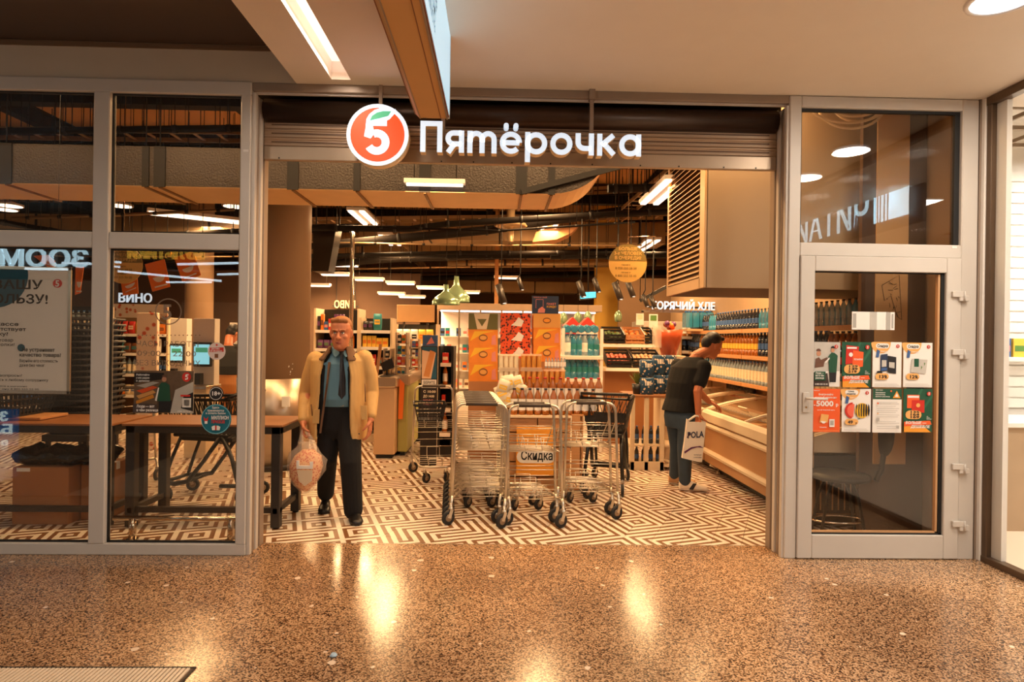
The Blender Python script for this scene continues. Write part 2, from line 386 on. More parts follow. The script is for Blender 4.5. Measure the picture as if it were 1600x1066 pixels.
struct(b.build('ceiling_recess'))['label'] = 'dark brown recessed ceiling panels at the upper left'
b = MB(); b.box((-9, F0 + .02, z - .03), (CX0 + .02, F0 + .12, DZ + .05), M_BULK); b.box((-9, F0 + .008, DZ - .03), (CX0, F0 + .02, DZ), M_WBR)
struct(b.build('wall_front_bulkhead'))['label'] = 'beige plaster bulkhead above the left shop window'
b = MB(); b.box((-13, F0 + .12, z + .06), (XR, F0 + .22, STORE_Z), M_STOREWALL); b.box((CX0, F0, z), (7, F0 + .12, z + .3), M_CEIL)
struct(b.build('wall_front'))['label'] = 'wall above the shop front'

# ---- frames of the left window (window_1) and right door (door_1)
def XF(x, y=500, Y=F0): return P(x, y, Y).x
def ZF(x, y, Y=F0): return P(x, y, Y).z
def member(name, x0, z0, x1, z1, par, y0=F0, d=.07, m=None, bev=.006):
    bb = MB(); bb.bbox((x0, y0, z0), (x1, y0 + d, z1), m or M_FR, bev); return bb.build(name, par)
xs_m = [XF(142), XF(167.5)]; xr0, xr1 = XF(372), XF(388)
pw = xr0 - xs_m[1]
zt0, zt1 = ZF(200, 144), ZF(200, 123); ztr0, ztr1 = ZF(200, 388), ZF(200, 363); zb1 = ZF(200, 850)
W1 = struct(thing('window_1', 'grey aluminium shop window left of the entrance, four panes in view', 'x', (-3, F0, 0))); del W1['category']
member('top_rail', -6.5, zt0, xr1, zt1, W1, m=M_FR); member('bottom_rail', -6.5, 0, xr1, zb1, W1); 
cols = []; x = xs_m[0]; cols.append((xs_m[0], xs_m[1])); 
while x > -6: x -= pw + (xs_m[1] - xs_m[0]) - 0; cols.append((x - 0.0, x + (xs_m[1] - xs_m[0])))
for c0, c1 in cols: member('mullion', c0, zb1, c1, zt0, W1, y0=F0 - .004, d=.078)
member('stile', xr0, zb1, xr1, zt0, W1, y0=F0 - .004, d=.078)
edges = [xr0] + [v for c in cols for v in (c[1], c[0])]
for k in range(0, len(edges) - 1, 2):
    xb, xa = edges[k], edges[k + 1]
    member('transom', xa, ztr0, xb, ztr1, W1)
    for z0, z1 in ((zb1, ztr0), (ztr1, zt0)):
        g = MB(); f = .012
        for q in (((xa, F0 + .028, z0), (xa + f, F0 + .045, z1)), ((xb - f, F0 + .028, z0), (xb, F0 + .045, z1)), ((xa, F0 + .028, z0), (xb, F0 + .045, z0 + f)), ((xa, F0 + .028, z1 - f), (xb, F0 + .045, z1))): g.box(*q, M_GASK)
        gk = g.build('gasket', W1)
        g = MB(); g.box((xa + .004, F0 + .034, z0 + .004), (xb - .004, F0 + .039, z1 - .004), M_GLASS); g.build('pane', W1)
WL_X0 = XF(172)
# small lock plate on the stile
s1 = MB(); s1.box((XF(377), F0 - .007, ZF(380, 238)), (XF(385), F0 - .003, ZF(380, 234)), M_WHITE); s1.build('frame_sticker', W1)

# jambs (stepped profiles running back to the shutter guides)
XJ0, XJ1 = -1.695, 2.035
def jamb(name, xin, xout, sgn, lab):
    # xin: opening side; xout: window side
    t = struct(thing(name, lab, 'x', (xin, F0, 0))); del t['category']
    bb = MB(); bb.box((xin - sgn * .012, F0 + .012, 0), (xout, F1, 3.21), M_FR); bb.build('jamb_core', t)
    for k, (ya, yb, pr) in enumerate(((.012, .05, .0), (.075, .10, -.006), (.125, .165, -.001), (.19, .265, .0))):
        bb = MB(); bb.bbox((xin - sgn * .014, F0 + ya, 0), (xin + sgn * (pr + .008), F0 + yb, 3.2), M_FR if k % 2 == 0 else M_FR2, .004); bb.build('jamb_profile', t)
    return t
J1 = jamb('trim_1', XJ0, xr1 + .002, 1, 'stepped grey aluminium jamb at the left side of the entrance')
J2 = jamb('trim_2', XJ1, XF(1231), -1, 'stepped grey aluminium jamb at the right side of the entrance')
zh0, zh1 = ZF(800, 150), CEIL_Z
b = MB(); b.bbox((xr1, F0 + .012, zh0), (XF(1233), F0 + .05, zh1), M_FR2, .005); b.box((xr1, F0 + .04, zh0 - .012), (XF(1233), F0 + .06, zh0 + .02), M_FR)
struct(b.build('trim_3'))['label'] = 'grey aluminium header profile above the roller shutter'
b = MB(); b.box((XJ0 - .08, F1 - .02, 3.215), (XJ1 + .06, F1 + .1, 3.8), M_BLACK); b.box((XJ0, F1 - .02, 3.1), (XJ1, F1 + .1, 3.215), M_BLACK); b.lathe([(.085, XJ0 + .02), (.085, XJ1 - .02)], mat('shutter_roll', (70, 52, 40), .35, metal=.6), (0, F0 + .17, 3.13), 14, axis='x')  # black boxes added to hide the lamps behind and keep the void dark
struct(b.build('trim_4'))['label'] = 'shutter drum above the curtain with black boxes added to mask the lamps'

# ---- roller shutter
YS = F0 + .17; zs = ZF(800, 258, YS); zr = ZF(800, 237, YS)
b = MB()
sh = thing('roller_shutter', 'rolled-up grey metal slat shutter behind the illuminated shop name', 'roller shutter', (.17, YS, zs))
M_SH = mat('shutter_metal', (176, 152, 128), .42, metal=.45, var=.06, aniso=(1, 1, 30))
b = MB(); b.bbox((XJ0 + .01, YS - .012, zs), (XJ1 - .01, YS + .03, zr), mat('shutter_rail', (176, 156, 134), .35, metal=.45), .006)
for xx in (437, 560, 690, 740, 800, 860, 925, 1000, 1060, 1130, 1180): b.lathe([(.006, 0), (.006, -.004)], M_BLACK, (XF(xx, 250, YS), YS - .012, zs + .012), 6, axis='y')
b.build('bottom_rail', sh)
zz = zr; k = 0
pitch = .062
while zz < 3.13:
    b = MB(); x0, x1 = XJ0 + .012, XJ1 - .012
    prof = [(0, 0), (-.009, .008), (-.009, .013), (-.003, .017), (-.006, .030), (-.004, .044), (-.011, .050), (-.011, .056), (0, .061), (.006, .061), (.006, 0)]
    b.rings([[(xx, YS + p[0], zz + p[1]) for p in prof] for xx in (x0, x1)], M_SH, True, False)
    # perforation band
    b.add([(x0 + .05, YS - .0075, zz + .026), (x1 - .05, YS - .0075, zz + .026), (x1 - .05, YS - .0062, zz + .036), (x0 + .05, YS - .0062, zz + .036)], [(0, 1, 2, 3)],
          mat('shutter_perforation', (104, 80, 62), .5, metal=.3, var=.35, scale=1, aniso=(90, 1, 1)))
    b.build('slat', sh); zz += pitch

# ---- right door unit
D1 = struct(thing('door_1', 'glazed aluminium door unit right of the entrance', 'x', (2.7, F0, 0))); del D1['category']
dx0, dx1 = XF(1230), XF(1526); lx0, lx1 = XF(1249), XF(1500)
ztp = CEIL_Z - .005; zg1 = ZF(1375, 170); zg0 = ZF(1375, 381); zl1 = ZF(1375, 402)
gx0, gx1 = XF(1250, 270), XF(1501, 270)
member('frame_left', dx0, 0, lx0 - .002, ztp, D1); member('frame_right', lx1 + .002, 0, dx1, ztp, D1); 
member('frame_top', lx0 - .002, zg1, lx1 + .002, ztp, D1); member('transom', lx0 - .002, zl1 + .002, lx1 + .002, zg0, D1)
g = MB(); g.box((lx0, F0 + .034, zg0), (lx1, F0 + .039, zg1), M_GLASS); g.build('pane', D1)
g = MB(); f = .012
for q in (((lx0 - .002, F0 + .026, zg0), (lx0 + f, F0 + .05, zg1)), ((lx1 - .035, F0 + .028, zg0), (lx1 + .002, F0 + .05, zg1)), ((lx0, F0 + .026, zg1 - .02), (lx1, F0 + .05, zg1))): g.box(*q, M_GASK)
g.build('gasket', D1)
tg = MB(); tg.box((XF(1487, 387), F0 - .003, ZF(1490, 388.5)), (XF(1495, 387), F0, ZF(1490, 384.5)), M_WHITE); tg.build('frame_sticker', D1)
# leaf
ax0, ax1 = XF(1270, 620), XF(1475, 620); az0, az1 = ZF(1370, 836), ZF(1370, 425)
lf = MB(); yl = F0 - .012; dd = .07
lf.bbox((lx0, yl, .006), (ax0, yl + dd, zl1), M_FR, .005); lf.bbox((ax1, yl, .006), (lx1, yl + dd, zl1), M_FR, .005)
lf.bbox((ax0, yl, .006), (ax1, yl + dd, az0), M_FR, .005); lf.bbox((ax0, yl, az1), (ax1, yl + dd, zl1), M_FR, .005)
leaf = lf.build('door_leaf', D1)
g = MB(); g.box((ax0, yl + .035, az0), (ax1, yl + .04, az1), M_GLASS); g.build('leaf_pane', leaf)
g = MB()
for q in (((ax0, yl + .022, az0), (ax0 + .01, yl + .05, az1)), ((ax1 - .025, yl + .022, az0), (ax1, yl + .05, az1)), ((ax0, yl + .022, az0), (ax1, yl + .05, az0 + .012)), ((ax0, yl + .022, az1 - .008), (ax1, yl + .05, az1))): g.box(*q, M_GASK)
g.build('leaf_gasket', leaf)
g = MB(); g.box((ax1 - .045, yl + .024, az0 + .012), (ax1 - .03, yl + .05, az1 - .01), mat('wood_strip', (196, 150, 104), .6)); g.box((ax0, yl + .024, az0 + .012), (ax1 - .03, yl + .05, az0 + .022), _M['wood_strip']); g.build('glazing_bead', leaf)
for yy in (460, 550, 728, 817):
    g = MB(); zc = ZF(1495, yy)
    g.bbox((XF(1484, yy), yl - .02, zc - .022), (XF(1503, yy), yl + .0, zc + .018), M_FR, .003)
    g.bbox((XF(1495, yy), yl - .018, zc - .05), (XF(1510, yy), yl + .012, zc - .012), M_FR, .003)
    g.lathe([(.007, zc - .052), (.007, zc + .02)], M_FR, (XF(1502, yy), yl - .02, 0), 8); g.build('hinge', D1)
g = MB(); hx0, hx1 = XF(1252, 630), XF(1262, 630)
g.bbox((hx0, yl - .012, ZF(1257, 644)), (hx1, yl, ZF(1257, 613)), M_FR, .003); g.lathe([(.007, -.0145), (.007, -.012)], mat('brass', (190, 150, 90), .3, metal=.8), ((hx0 + hx1) / 2, yl, ZF(1257, 636)), 8, axis='y')
zc = ZF(1257, 622); g.tube([((hx0 + hx1) / 2, yl, zc), ((hx0 + hx1) / 2, yl - .04, zc), ((hx0 + hx1) / 2 + .02, yl - .05, zc), ((hx0 + hx1) / 2 + .13, yl - .05, zc)], .009, M_FR, 8)
g.build('handle', leaf)

# white pillar between the door unit and the neighbouring shop, dark recess strip
b = MB(); b.box((dx1, F0 + .02, 0), (dx1 + .05, F0 + .1, CEIL_Z), M_WBR); b.box((dx1 + .004, F0 + .0, 0), (dx1 + .022, F0 + .03, CEIL_Z), M_FR2)
b.bbox((XF(1530), F0 - .03, 0), (XR - .005, F0 + .2, CEIL_Z), M_WHITE, .004)
struct(b.build('pillar'))['label'] = 'narrow white pillar between the glazed door and the neighbouring shop'

# ---- neighbouring shop on the right (glass wall runs towards the camera)
M_BRZ = mat('bronze_profile', (104, 84, 66), .35, metal=.5)
W2 = struct(thing('window_2', 'tall glass wall of the bright neighbouring shop at the right edge', 'x', (XR, 3, 0))); del W2['category']
for nm, q in (('bottom_rail', ((XR - .03, -5, 0), (XR + .04, F0 - .03, .045))), ('top_rail', ((XR - .03, -5, CEIL_Z - .06), (XR + .04, F0 - .03, CEIL_Z))), ('stile', ((XR - .025, F0 - .075, .04), (XR + .04, F0 - .03, CEIL_Z - .05)))):
    b = MB(); b.bbox(*q, M_BRZ, .005); b.build(nm, W2)
b = MB(); b.box((XR + .0, -5, .04), (XR + .008, F0 - .07, CEIL_Z - .05), glass_mat('neighbour_glass', (.98, .98, .97), .0)); b.build('pane', W2)
b = MB(); b.box((XR + .012, F0 - .16, .04), (XR + .05, F0 - .075, CEIL_Z - .05), M_WHITE); b.build('white_post', W2)
M_NB = mat('neighbour_wall', (240, 236, 228), .7, var=.02)
b = MB(); b.box((XR + .05, 5.6, 0), (9, 5.7, 3.6), M_NB); struct(b.build('wall_neighbour_back'))
b = MB(); b.box((XR + .04, F0 + .1, 0), (XR + .09, 12.5, STORE_Z), M_STOREWALL); struct(b.build('wall_right'))
b = MB(); b.box((XR + .03, -5, -.1), (9, 5.6, .012), mat('neighbour_floor', (226, 204, 180), .4, var=.03)); struct(b.build('floor_neighbour'))
b = MB(); b.box((8.9, -5, 0), (9, 5.6, 3.6), M_NB); b.box((XR + .05, -5, 3.55), (9, 5.7, 3.6), M_NB); struct(b.build('ceiling_neighbour'))
# ================================================================ SHOP SIGN, LIGHTBOX, CEILING OF THE SHOP
M_LIT = mat('lit_white_face', (225, 238, 250), .4, em=.62, emc=(206, 226, 244), var=.01)
M_SIDE = mat('letter_side', (236, 214, 176), .5, var=.03)
M_ORG = mat('lit_orange_face', (226, 70, 10), .4, em=.62, emc=(242, 72, 8), var=.01)
M_GRN = mat('lit_green_face', (60, 170, 120), .4, em=.6, emc=(84, 178, 132), var=.01)
YL = F0 - .02
def stroke(pts, w, n=None):
    """outline polygons (quads) of a thick 2d polyline; joints kept square to the path"""
    out = []
    P2 = [Vector((p[0], p[1])) for p in pts]; N = len(P2); L_, R_ = [], []
    for i, p in enumerate(P2):
        a = (P2[i] - P2[i - 1]).normalized() if i > 0 else None; b = (P2[i + 1] - P2[i]).normalized() if i < N - 1 else None
        if a is None: a = b
        if b is None: b = a
        t = (a + b); t = t.normalized() if t.length > .05 else a; nn = Vector((-t.y, t.x)); k = w / 2 / max(.45, nn.dot(Vector((-a.y, a.x))))
        L_.append(p + nn * k); R_.append(p - nn * k)
    return L_, R_
def stroke_solid(mb, pts, w, y0, y1, face, side, ox=0, oz=0, s=1, closed=False):
    if closed: pts = list(pts) + [pts[0], pts[1]]
    L_, R_ = stroke(pts, w)
    if closed: L_, R_ = L_[1:], R_[1:]; 
    if closed: L_[-1] = L_[0]; R_[-1] = R_[0]
    T_ = lambda p, y: (ox + p.x * s, y, oz + p.y * s)
    for i in range(len(L_) - 1):
        mb.add([T_(L_[i], y0), T_(R_[i], y0), T_(R_[i + 1], y0), T_(L_[i + 1], y0)], [(0, 1, 2, 3)], face)
        mb.add([T_(L_[i], y0), T_(L_[i + 1], y0), T_(L_[i + 1], y1), T_(L_[i], y1)], [(0, 1, 2, 3)], side)
        mb.add([T_(R_[i], y0), T_(R_[i], y1), T_(R_[i + 1], y1), T_(R_[i + 1], y0)], [(0, 1, 2, 3)], side)
        mb.add([T_(L_[i], y1), T_(L_[i + 1], y1), T_(R_[i + 1], y1), T_(R_[i], y1)], [(0, 1, 2, 3)], side)
    if not closed:
        for i in (0, -1): mb.add([T_(L_[i], y0), T_(L_[i], y1), T_(R_[i], y1), T_(R_[i], y0)], [(0, 1, 2, 3)], side)
def circ(cx, cy, r, a0=0, a1=360, n=24): return [(cx + r * math.cos(math.radians(a0 + (a1 - a0) * i / n)), cy + r * math.sin(math.radians(a0 + (a1 - a0) * i / n))) for i in range(n + 1)]
W = .235   # stroke weight in x-height units
ov = lambda cx: [circ(cx, .5, .385)[:-1]]
def GL(ch):
    """strokes per glyph (x-height = 1), advance width"""
    if ch == 'П': return [([(W / 2, 0), (W / 2, 1.4 - W / 2), (.93 - W / 2 + .06, 1.4 - W / 2), (.93 - W / 2 + .06, 0)], 0)], .99
    if ch == 'я': return [([(.72, 0), (.72, 1)], 0), ([(.72, .885), (.36, .885)] + circ(.36, .64, .245, 90, 270, 10)[1:] + [(.72, .395)], 0), ([(.42, .42), (.12, 0)], 0)], .84
    if ch == 'т': return [([(W / 2, 0), (W / 2, 1)], 0), ([(W / 2, .5)] + circ(.4, .62, .265, 180, 0, 10)[0:] + [(.665, 0)], 0), ([(.665, .5)] + circ(.94, .62, .265, 180, 0, 10) + [(1.205, 0)], 0)], 1.32
    if ch == 'о': return [(circ(.5, .5, .385)[:-1], 1)], 1.0
    if ch in 'её': return [(circ(.5, .5, .385, 0, 318, 24), 0), ([(.12, .5), (.885, .5)], 0)], 1.0
    if ch == 'р': return [([(W / 2, -.36), (W / 2, 1)], 0), (circ(.5, .5, .385)[:-1], 1)], 1.0
    if ch == 'ч': return [([(.72, 0), (.72, 1)], 0), ([(W / 2, 1), (W / 2, .66)] + circ(.4, .6, .285, 180, 270, 6) + [(.72, .315)], 0)], .84
    if ch == 'к': return [([(W / 2, 0), (W / 2, 1)], 0), ([(.2, .48), (.74, .94)], 0), ([(.3, .56), (.76, .06)], 0)], .86
    if ch == 'а': return [([(.885, 0), (.885, 1)], 0), (circ(.5, .5, .385)[:-1], 1)], 1.0
xa, xb = XF(658, 220, YL), XF(999, 240, YL); zb_ = ZF(829, 244.5, YL)
word = 'Пятёрочка'; adv = sum(GL(c)[1] for c in word) + .14 * (len(word) - 1); S_ = (xb - xa) / adv
sg = thing('shop_sign_lettering', 'illuminated white shop name in separate letters over the entrance', 'sign', ((xa + xb) / 2, YL, zb_))
cx = xa
for ch in word:
    gl, aw = GL(ch); mb = MB()
    for pts, cl_ in gl: stroke_solid(mb, pts, W, YL - .05, YL + .02, M_LIT, M_SIDE, cx, zb_, S_, bool(cl_))
    if ch == 'ё':
        for dx in (.28, .72):
            mb.lathe([(.115 * S_, YL - .05), (.115 * S_, YL + .02)], M_LIT, (cx + dx * S_, 0, zb_ + 1.28 * S_), 12, axis='y')
    mb.build('letter', sg); cx += (aw + .14) * S_
# fixing bars of the lettering
br = MB()
for q in ((925, 142), ): 
    x = XF(q[0], 200, YL); br.box((x - .013, YL + .02, zb_ + .1), (x + .013, YL + .045, CEIL_Z - .03), M_FR2); br.box((x - .02, YL, CEIL_Z - .07), (x + .02, YL + .06, CEIL_Z), M_FR2)
    br.tube([(x + .01, YL + .03, CEIL_Z - .05), (x + .01, YL + .03, CEIL_Z - .0)], .003, M_BLACK)
x = XF(692, 190, YL); br.box((x - .013, YL + .02, zb_ + .1), (x + .013, YL + .045, CEIL_Z - .03), M_FR2)
br.box((xa + .02, YL + .022, zb_ + .5 * S_), (xb - .02, YL + .04, zb_ + .5 * S_ + .02), M_FR2)
br.build('fixing_bar', sg)
# logo disc
c0 = P(591.5, 213.5, YL - .03); r0 = 47.5 / F_PX * YL
lg = thing('round_logo_sign', 'round illuminated orange logo with a white five and green leaf over the entrance', 'sign', (c0.x, YL, c0.z))
b = MB(); b.lathe([(r0, YL - .065), (r0, YL + .02)], M_SIDE, (c0.x, 0, c0.z), 40, axis='y', smooth=True); b.box((c0.x - .012, YL + .02, c0.z), (c0.x + .012, YL + .04, CEIL_Z), M_FR2); b.build('casing', lg)
b = MB()
def disc(mb, r, y, m, cx=0, cz=0, n=40): mb.add([(c0.x + cx + r * math.cos(2 * math.pi * i / n), y, c0.z + cz + r * math.sin(2 * math.pi * i / n)) for i in range(n)], [tuple(range(n))], m)
disc(b, r0 * .995, YL - .067, M_LIT); disc(b, r0 * .87, YL - .0685, M_ORG); b.build('face', lg)
# five: unit = r0
b = MB(); yy = YL - .070
def T5(p): return (c0.x + p[0] * r0, c0.z + p[1] * r0)
def st5(mb, pts, w, y, m, closed=False):
    L_, R_ = stroke(pts, w)
    for i in range(len(L_) - 1):
        mb.add([(c0.x + q.x * r0, y, c0.z + q.y * r0) for q in (L_[i], R_[i], R_[i + 1], L_[i + 1])], [(0, 1, 2, 3)], m)
st5(b, circ(-.02, -.24, .285, 112, -150, 28), .25, yy, M_LIT)                      # bowl
def pl5(pts): b.add([(c0.x + x * r0, yy, c0.z + z * r0) for x, z in pts], [tuple(range(len(pts)))], M_LIT)
pl5([(-.43, -.06), (-.22, -.13), (-.10, .02), (-.16, .36), (-.36, .36)])       # stem
pl5([(-.38, .28), (-.14, .28), (.30, .28), (.30, .50), (-.10, .50), (-.36, .44)])  # top bar
pl5([(-.37, .34), (-.36, .50), (-.27, .66), (-.10, .80), (.12, .87), (.40, .86), (.58, .83), (.52, .66), (.38, .50), (.16, .40), (-.10, .34)])  # halo of the leaf
b.build('five', lg)
b = MB(); yy = YL - .0715
lf_ = [(-.25, .44), (-.18, .60), (-.02, .71), (.18, .76), (.43, .76), (.34, .61), (.18, .51), (-.02, .46)]
b.add([(c0.x + x * r0, yy, c0.z + z * r0) for x, z in lf_], [tuple(range(6))], M_GRN); b.build('leaf', lg)

# ---- hanging lightbox, perpendicular to the shop front
YE = 3.57
p1 = P(650, 183, YE); p2 = P(702, 187, YE); x0, x1, zb = p1.x, p2.x, (p1.z + p2.z) / 2
hb = thing('hanging_lightbox', 'long sign box hanging from the mall ceiling with a lit bluish right face', 'sign', ((x0 + x1) / 2, 2.4, zb))
M_BOX = mat('sign_box_beige', (206, 158, 100), .5, var=.05); M_BOX2 = mat('sign_box_brown', (132, 76, 40), .45)
b = MB(); b.rings([[(x0 + .02, y, zb), (x1 - .012, y, zb), (x1 - .012, y, CEIL_Z), (x0, y, CEIL_Z), (x0, y, zb + .02)] for y in (.6, YE)], M_BOX, True, False); b.build('casing', hb)
b = MB(); b.box((x0 - .006, .6, zb + .02), (x0, YE, CEIL_Z), M_BOX2)
b.box((x0 + .022, .6, zb - .003), (x0 + .028, YE, zb), M_FR2); b.box((x1 - .05, .6, zb - .003), (x1 - .046, YE, zb), M_BOX2); b.box((x1 - .016, .6, zb - .006), (x1 - .008, YE, zb + .006), M_FR2); b.box((x1 - .01, .6, zb + .006), (x1 - .002, YE, zb + .02), M_BOX2)
b.box((x0 + .04, YE - .003, zb - .004), (x0 + .06, YE + .003, zb + .01), M_BLACK); b.build('edge_trim', hb)
b = MB(); b.box((x1 - .012, .6, zb + .02), (x1, YE - .005, CEIL_Z - .002), mat('lit_blue_face', (190, 222, 240), .35, em=.62, emc=(176, 216, 236), var=.02)); b.build('lit_face', hb)
b = MB(); b.box((x1 - .014, YE - .004, zb), (x1 + .003, YE + .003, CEIL_Z), M_FR); b.build('end_profile', hb)
b = MB(); M_GT = mat('grey_print', (112, 126, 134), .6)
for k, s_ in enumerate(('Супермаркет', 'Зоомагазин', 'Аптека', 'Ремонт', 'Химчистка')): b.text(s_, .10, (x1 + .001, 2.35 + .02 * k, CEIL_Z - .13 - k * .068), M_GT, ux=(0, 1, 0), uy=(0, 0, 1), width=.5 - .05 * k)
b.build('lettering', hb)

# downlight in the mall ceiling (upper right) and its sisters further back
def downlight(x, y, label, r=.17):
    CZ = CEIL_Z if x > CX0 else DZ
    t = thing('downlight', label, 'ceiling light', (x, y, CZ), group='round downlights in the mall ceiling')
    b = MB(); b.lathe([(r - .02, CZ - .001), (r - .02, CZ - .012), (r, CZ - .010), (r + .004, CZ)], M_WHITE, (x, y, 0), 24, cap=False); b.build('rim', t)
    b = MB(); b.lathe([(r - .02, CZ - .004), (r - .02, CZ - .003)], mat('downlight_diffuser', (255, 246, 236), .5, em=1.6, emc=(238, 244, 255)), (x, y, 0), 24); b.build('diffuser', t)
dl = ['round recessed downlight at the upper right corner, nearest the shop front'] + ['round recessed mall downlight, %s one counted back from the shop front behind the viewer' % o for o in ORD]
for i, (x, y) in enumerate(MALL_SPOTS): downlight(x, y, dl[i], .165)

# ---- shop ceiling, beams, pipes
b = MB(); b.box((-13, F0 + .2, STORE_Z), (9, 24, STORE_Z + .1), M_STORECEIL); struct(b.build('ceiling_shop'))['label'] = 'raw warm-lit ceiling slab of the shop'
b = MB(); b.box((-13, 23.5, 0), (9, 23.7, STORE_Z), M_WBR); struct(b.build('wall_back'))
b = MB(); b.box((-13.1, F0, 0), (-13, 24, STORE_Z), M_WBR); struct(b.build('wall_left'))
b = MB(); b.box((8.0, 12.4, 0), (8.1, 24, STORE_Z), M_STOREWALL); b.box((XR + .04, 12.4, 0), (8.1, 12.5, STORE_Z), M_STOREWALL); struct(b.build('wall_right_back'))
M_BEAM = mat('black_steel', (20, 16, 14), .7, var=.2); M_PIPE = mat('dark_pipe', (26, 20, 16), .75, var=.2, spec=.2); M_GALV = mat('galvanised_duct', (168, 140, 104), .38, metal=.55, var=.15, scale=3)
M_FOIL = mat('foil_insulation', (58, 50, 44), .42, metal=.3, var=.7, scale=60, bump=.6); M_FOILB = mat('duct_underside_lit', (236, 196, 142), .55, var=.08)  # underside is paler than the wrap: light from below put into its colour
def beam(label, a, b_, w_, h_, m=M_BEAM, name='ceiling_beam', cat='beam', grp='steel beams under the shop ceiling'):
    b = MB(); b.bar(a, b_, w_, h_, m); o = b.build(name, loc=a); return tag(o, label, cat, grp)
zt = STORE_Z
for k, (x, lab) in enumerate(((-9.5, 'far left'), (-6.4, 'left'), (-3.3, 'behind the left windows'), (-.2, 'over the trolleys'), (2.9, 'over the freezers'))):
    b = MB(); b.box((x - .07, 4.6, zt - .22), (x + .07, 23.5, zt - .205), M_BEAM); b.box((x - .07, 4.6, zt - .015), (x + .07, 23.5, zt), M_BEAM); b.box((x - .008, 4.6, zt - .21), (x + .008, 23.5, zt - .01), M_BEAM)
    tag(b.build('ceiling_beam', loc=(x, 4.6, zt - .2)), 'long black steel joist running into the shop %s' % lab, 'beam', 'steel joists running into the shop')
for k, y in enumerate((5.15, 7.3, 9.4, 12.0, 14.8, 17.8)):
    b = MB(); b.box((-13, y - .08, zt - .42), (8, y + .08, zt - .40), M_BEAM); b.box((-13, y - .01, zt - .41), (8, y + .01, zt - .01), M_BEAM); b.box((-13, y - .08, zt - .24), (8, y + .08, zt - .22), M_BEAM)
    tag(b.build('cross_beam', loc=(-2, y, zt - .4)), 'black steel cross beam under the shop ceiling, %s from the shop front' % ORD[k], 'beam', 'cross beams of the shop ceiling')
def pipe(pts, r, label, m=M_PIPE, name='ceiling_pipe', n=8, hang=True):
    r *= .75
    t = thing(name, label, 'pipe', pts[0], group='pipes under the shop ceiling')
    b = MB(); b.tube(pts, r, m, n); b.build('pipe_run', t)
    b = MB()
    for i in range(7):
        u = (i + .5) / 7 * (len(pts) - 1); k = int(u); p = Vector(pts[k]).lerp(Vector(pts[k + 1]), u - k); b.tube([p, (p.x, p.y, zt)], .005, M_BEAM, 4)
        d = (Vector(pts[k + 1]) - Vector(pts[k])).normalized(); b.tube([p - d * .02, p + d * .02], r * 1.18, M_BEAM, n)
    b.build('hanger', t, kind='stuff')
# pipes given by what the doorway shows
def PP(l, Y0, Y1=None): 
    Y1 = Y1 or Y0; n = len(l); return [P(x, y, Y0 + (Y1 - Y0) * i / (n - 1)) for i, (x, y) in enumerate(l)]
pipe(PP([(100, 395), (520, 382), (760, 360), (1050, 318), (1300, 285)], 9.0), .085, 'thick black pipe rising to the right, just below the foil duct')
pipe(PP([(480, 356), (640, 358), (700, 350), (900, 338), (1060, 330)], 8.0), .055, 'thin black pipe with a bend near the foil duct')
pipe(PP([(430, 418), (620, 404), (900, 396), (1100, 386)], 11.5), .09, 'black pipe running level below the second lamp pair')
pipe(PP([(60, 300), (380, 306)], 7.8), .06, 'dark pipe behind the upper left window')
pipe(PP([(400, 440), (800, 432), (1100, 425)], 15), .08, 'dark pipe far back in the shop')
pipe(PP([(-200, 208), (400, 200)], 6.6), .05, 'dark conduit high behind the left windows')
pipe(PP([(860, 400), (1110, 398)], 10.2), .075, 'black pipe behind the round hanging sign')
pipe(PP([(950, 295), (1110, 292)], 6.6), .06, 'short black pipe above the louvred box')
pipe(PP([(480, 372), (760, 366), (1110, 350)], 12.5), .13, 'large pale duct pipe crossing the ceiling', m=M_GALV)
pipe(PP([(700, 412), (1110, 410)], 13), .10, 'pale pipe behind the round hanging sign', m=M_GALV)
pipe(PP([(420, 398), (480, 420), (560, 436), (650, 442)], 13.5, 15), .14, 'flexible ribbed duct descending to the right at the left', m=M_GALV)
pipe(PP([(-100, 330), (150, 372), (400, 360)], 8.6), .05, 'dark pipe low behind the upper left window')
RC_ = random.Random(12)
for i in range(16):
    Y_ = 7.0 + .62 * i; y0 = 345 + 100 * (1 - math.exp(-i / 7)) + RC_.uniform(-12, 6); x0 = RC_.uniform(430, 640) if i % 2 else RC_.uniform(-60, 60); x1 = RC_.uniform(900, 1100) if i % 2 else RC_.uniform(300, 400)
    pipe(PP([(x0, y0), ((x0 + x1) / 2, y0 + RC_.uniform(-8, 8)), (x1, y0 + RC_.uniform(-14, 14))], Y_), RC_.choice((.018, .025, .05)), 'thin service pipe under the shop ceiling, %s row from the front' % ORD[i], m=M_PIPE if i % 3 else M_GALV, n=5)
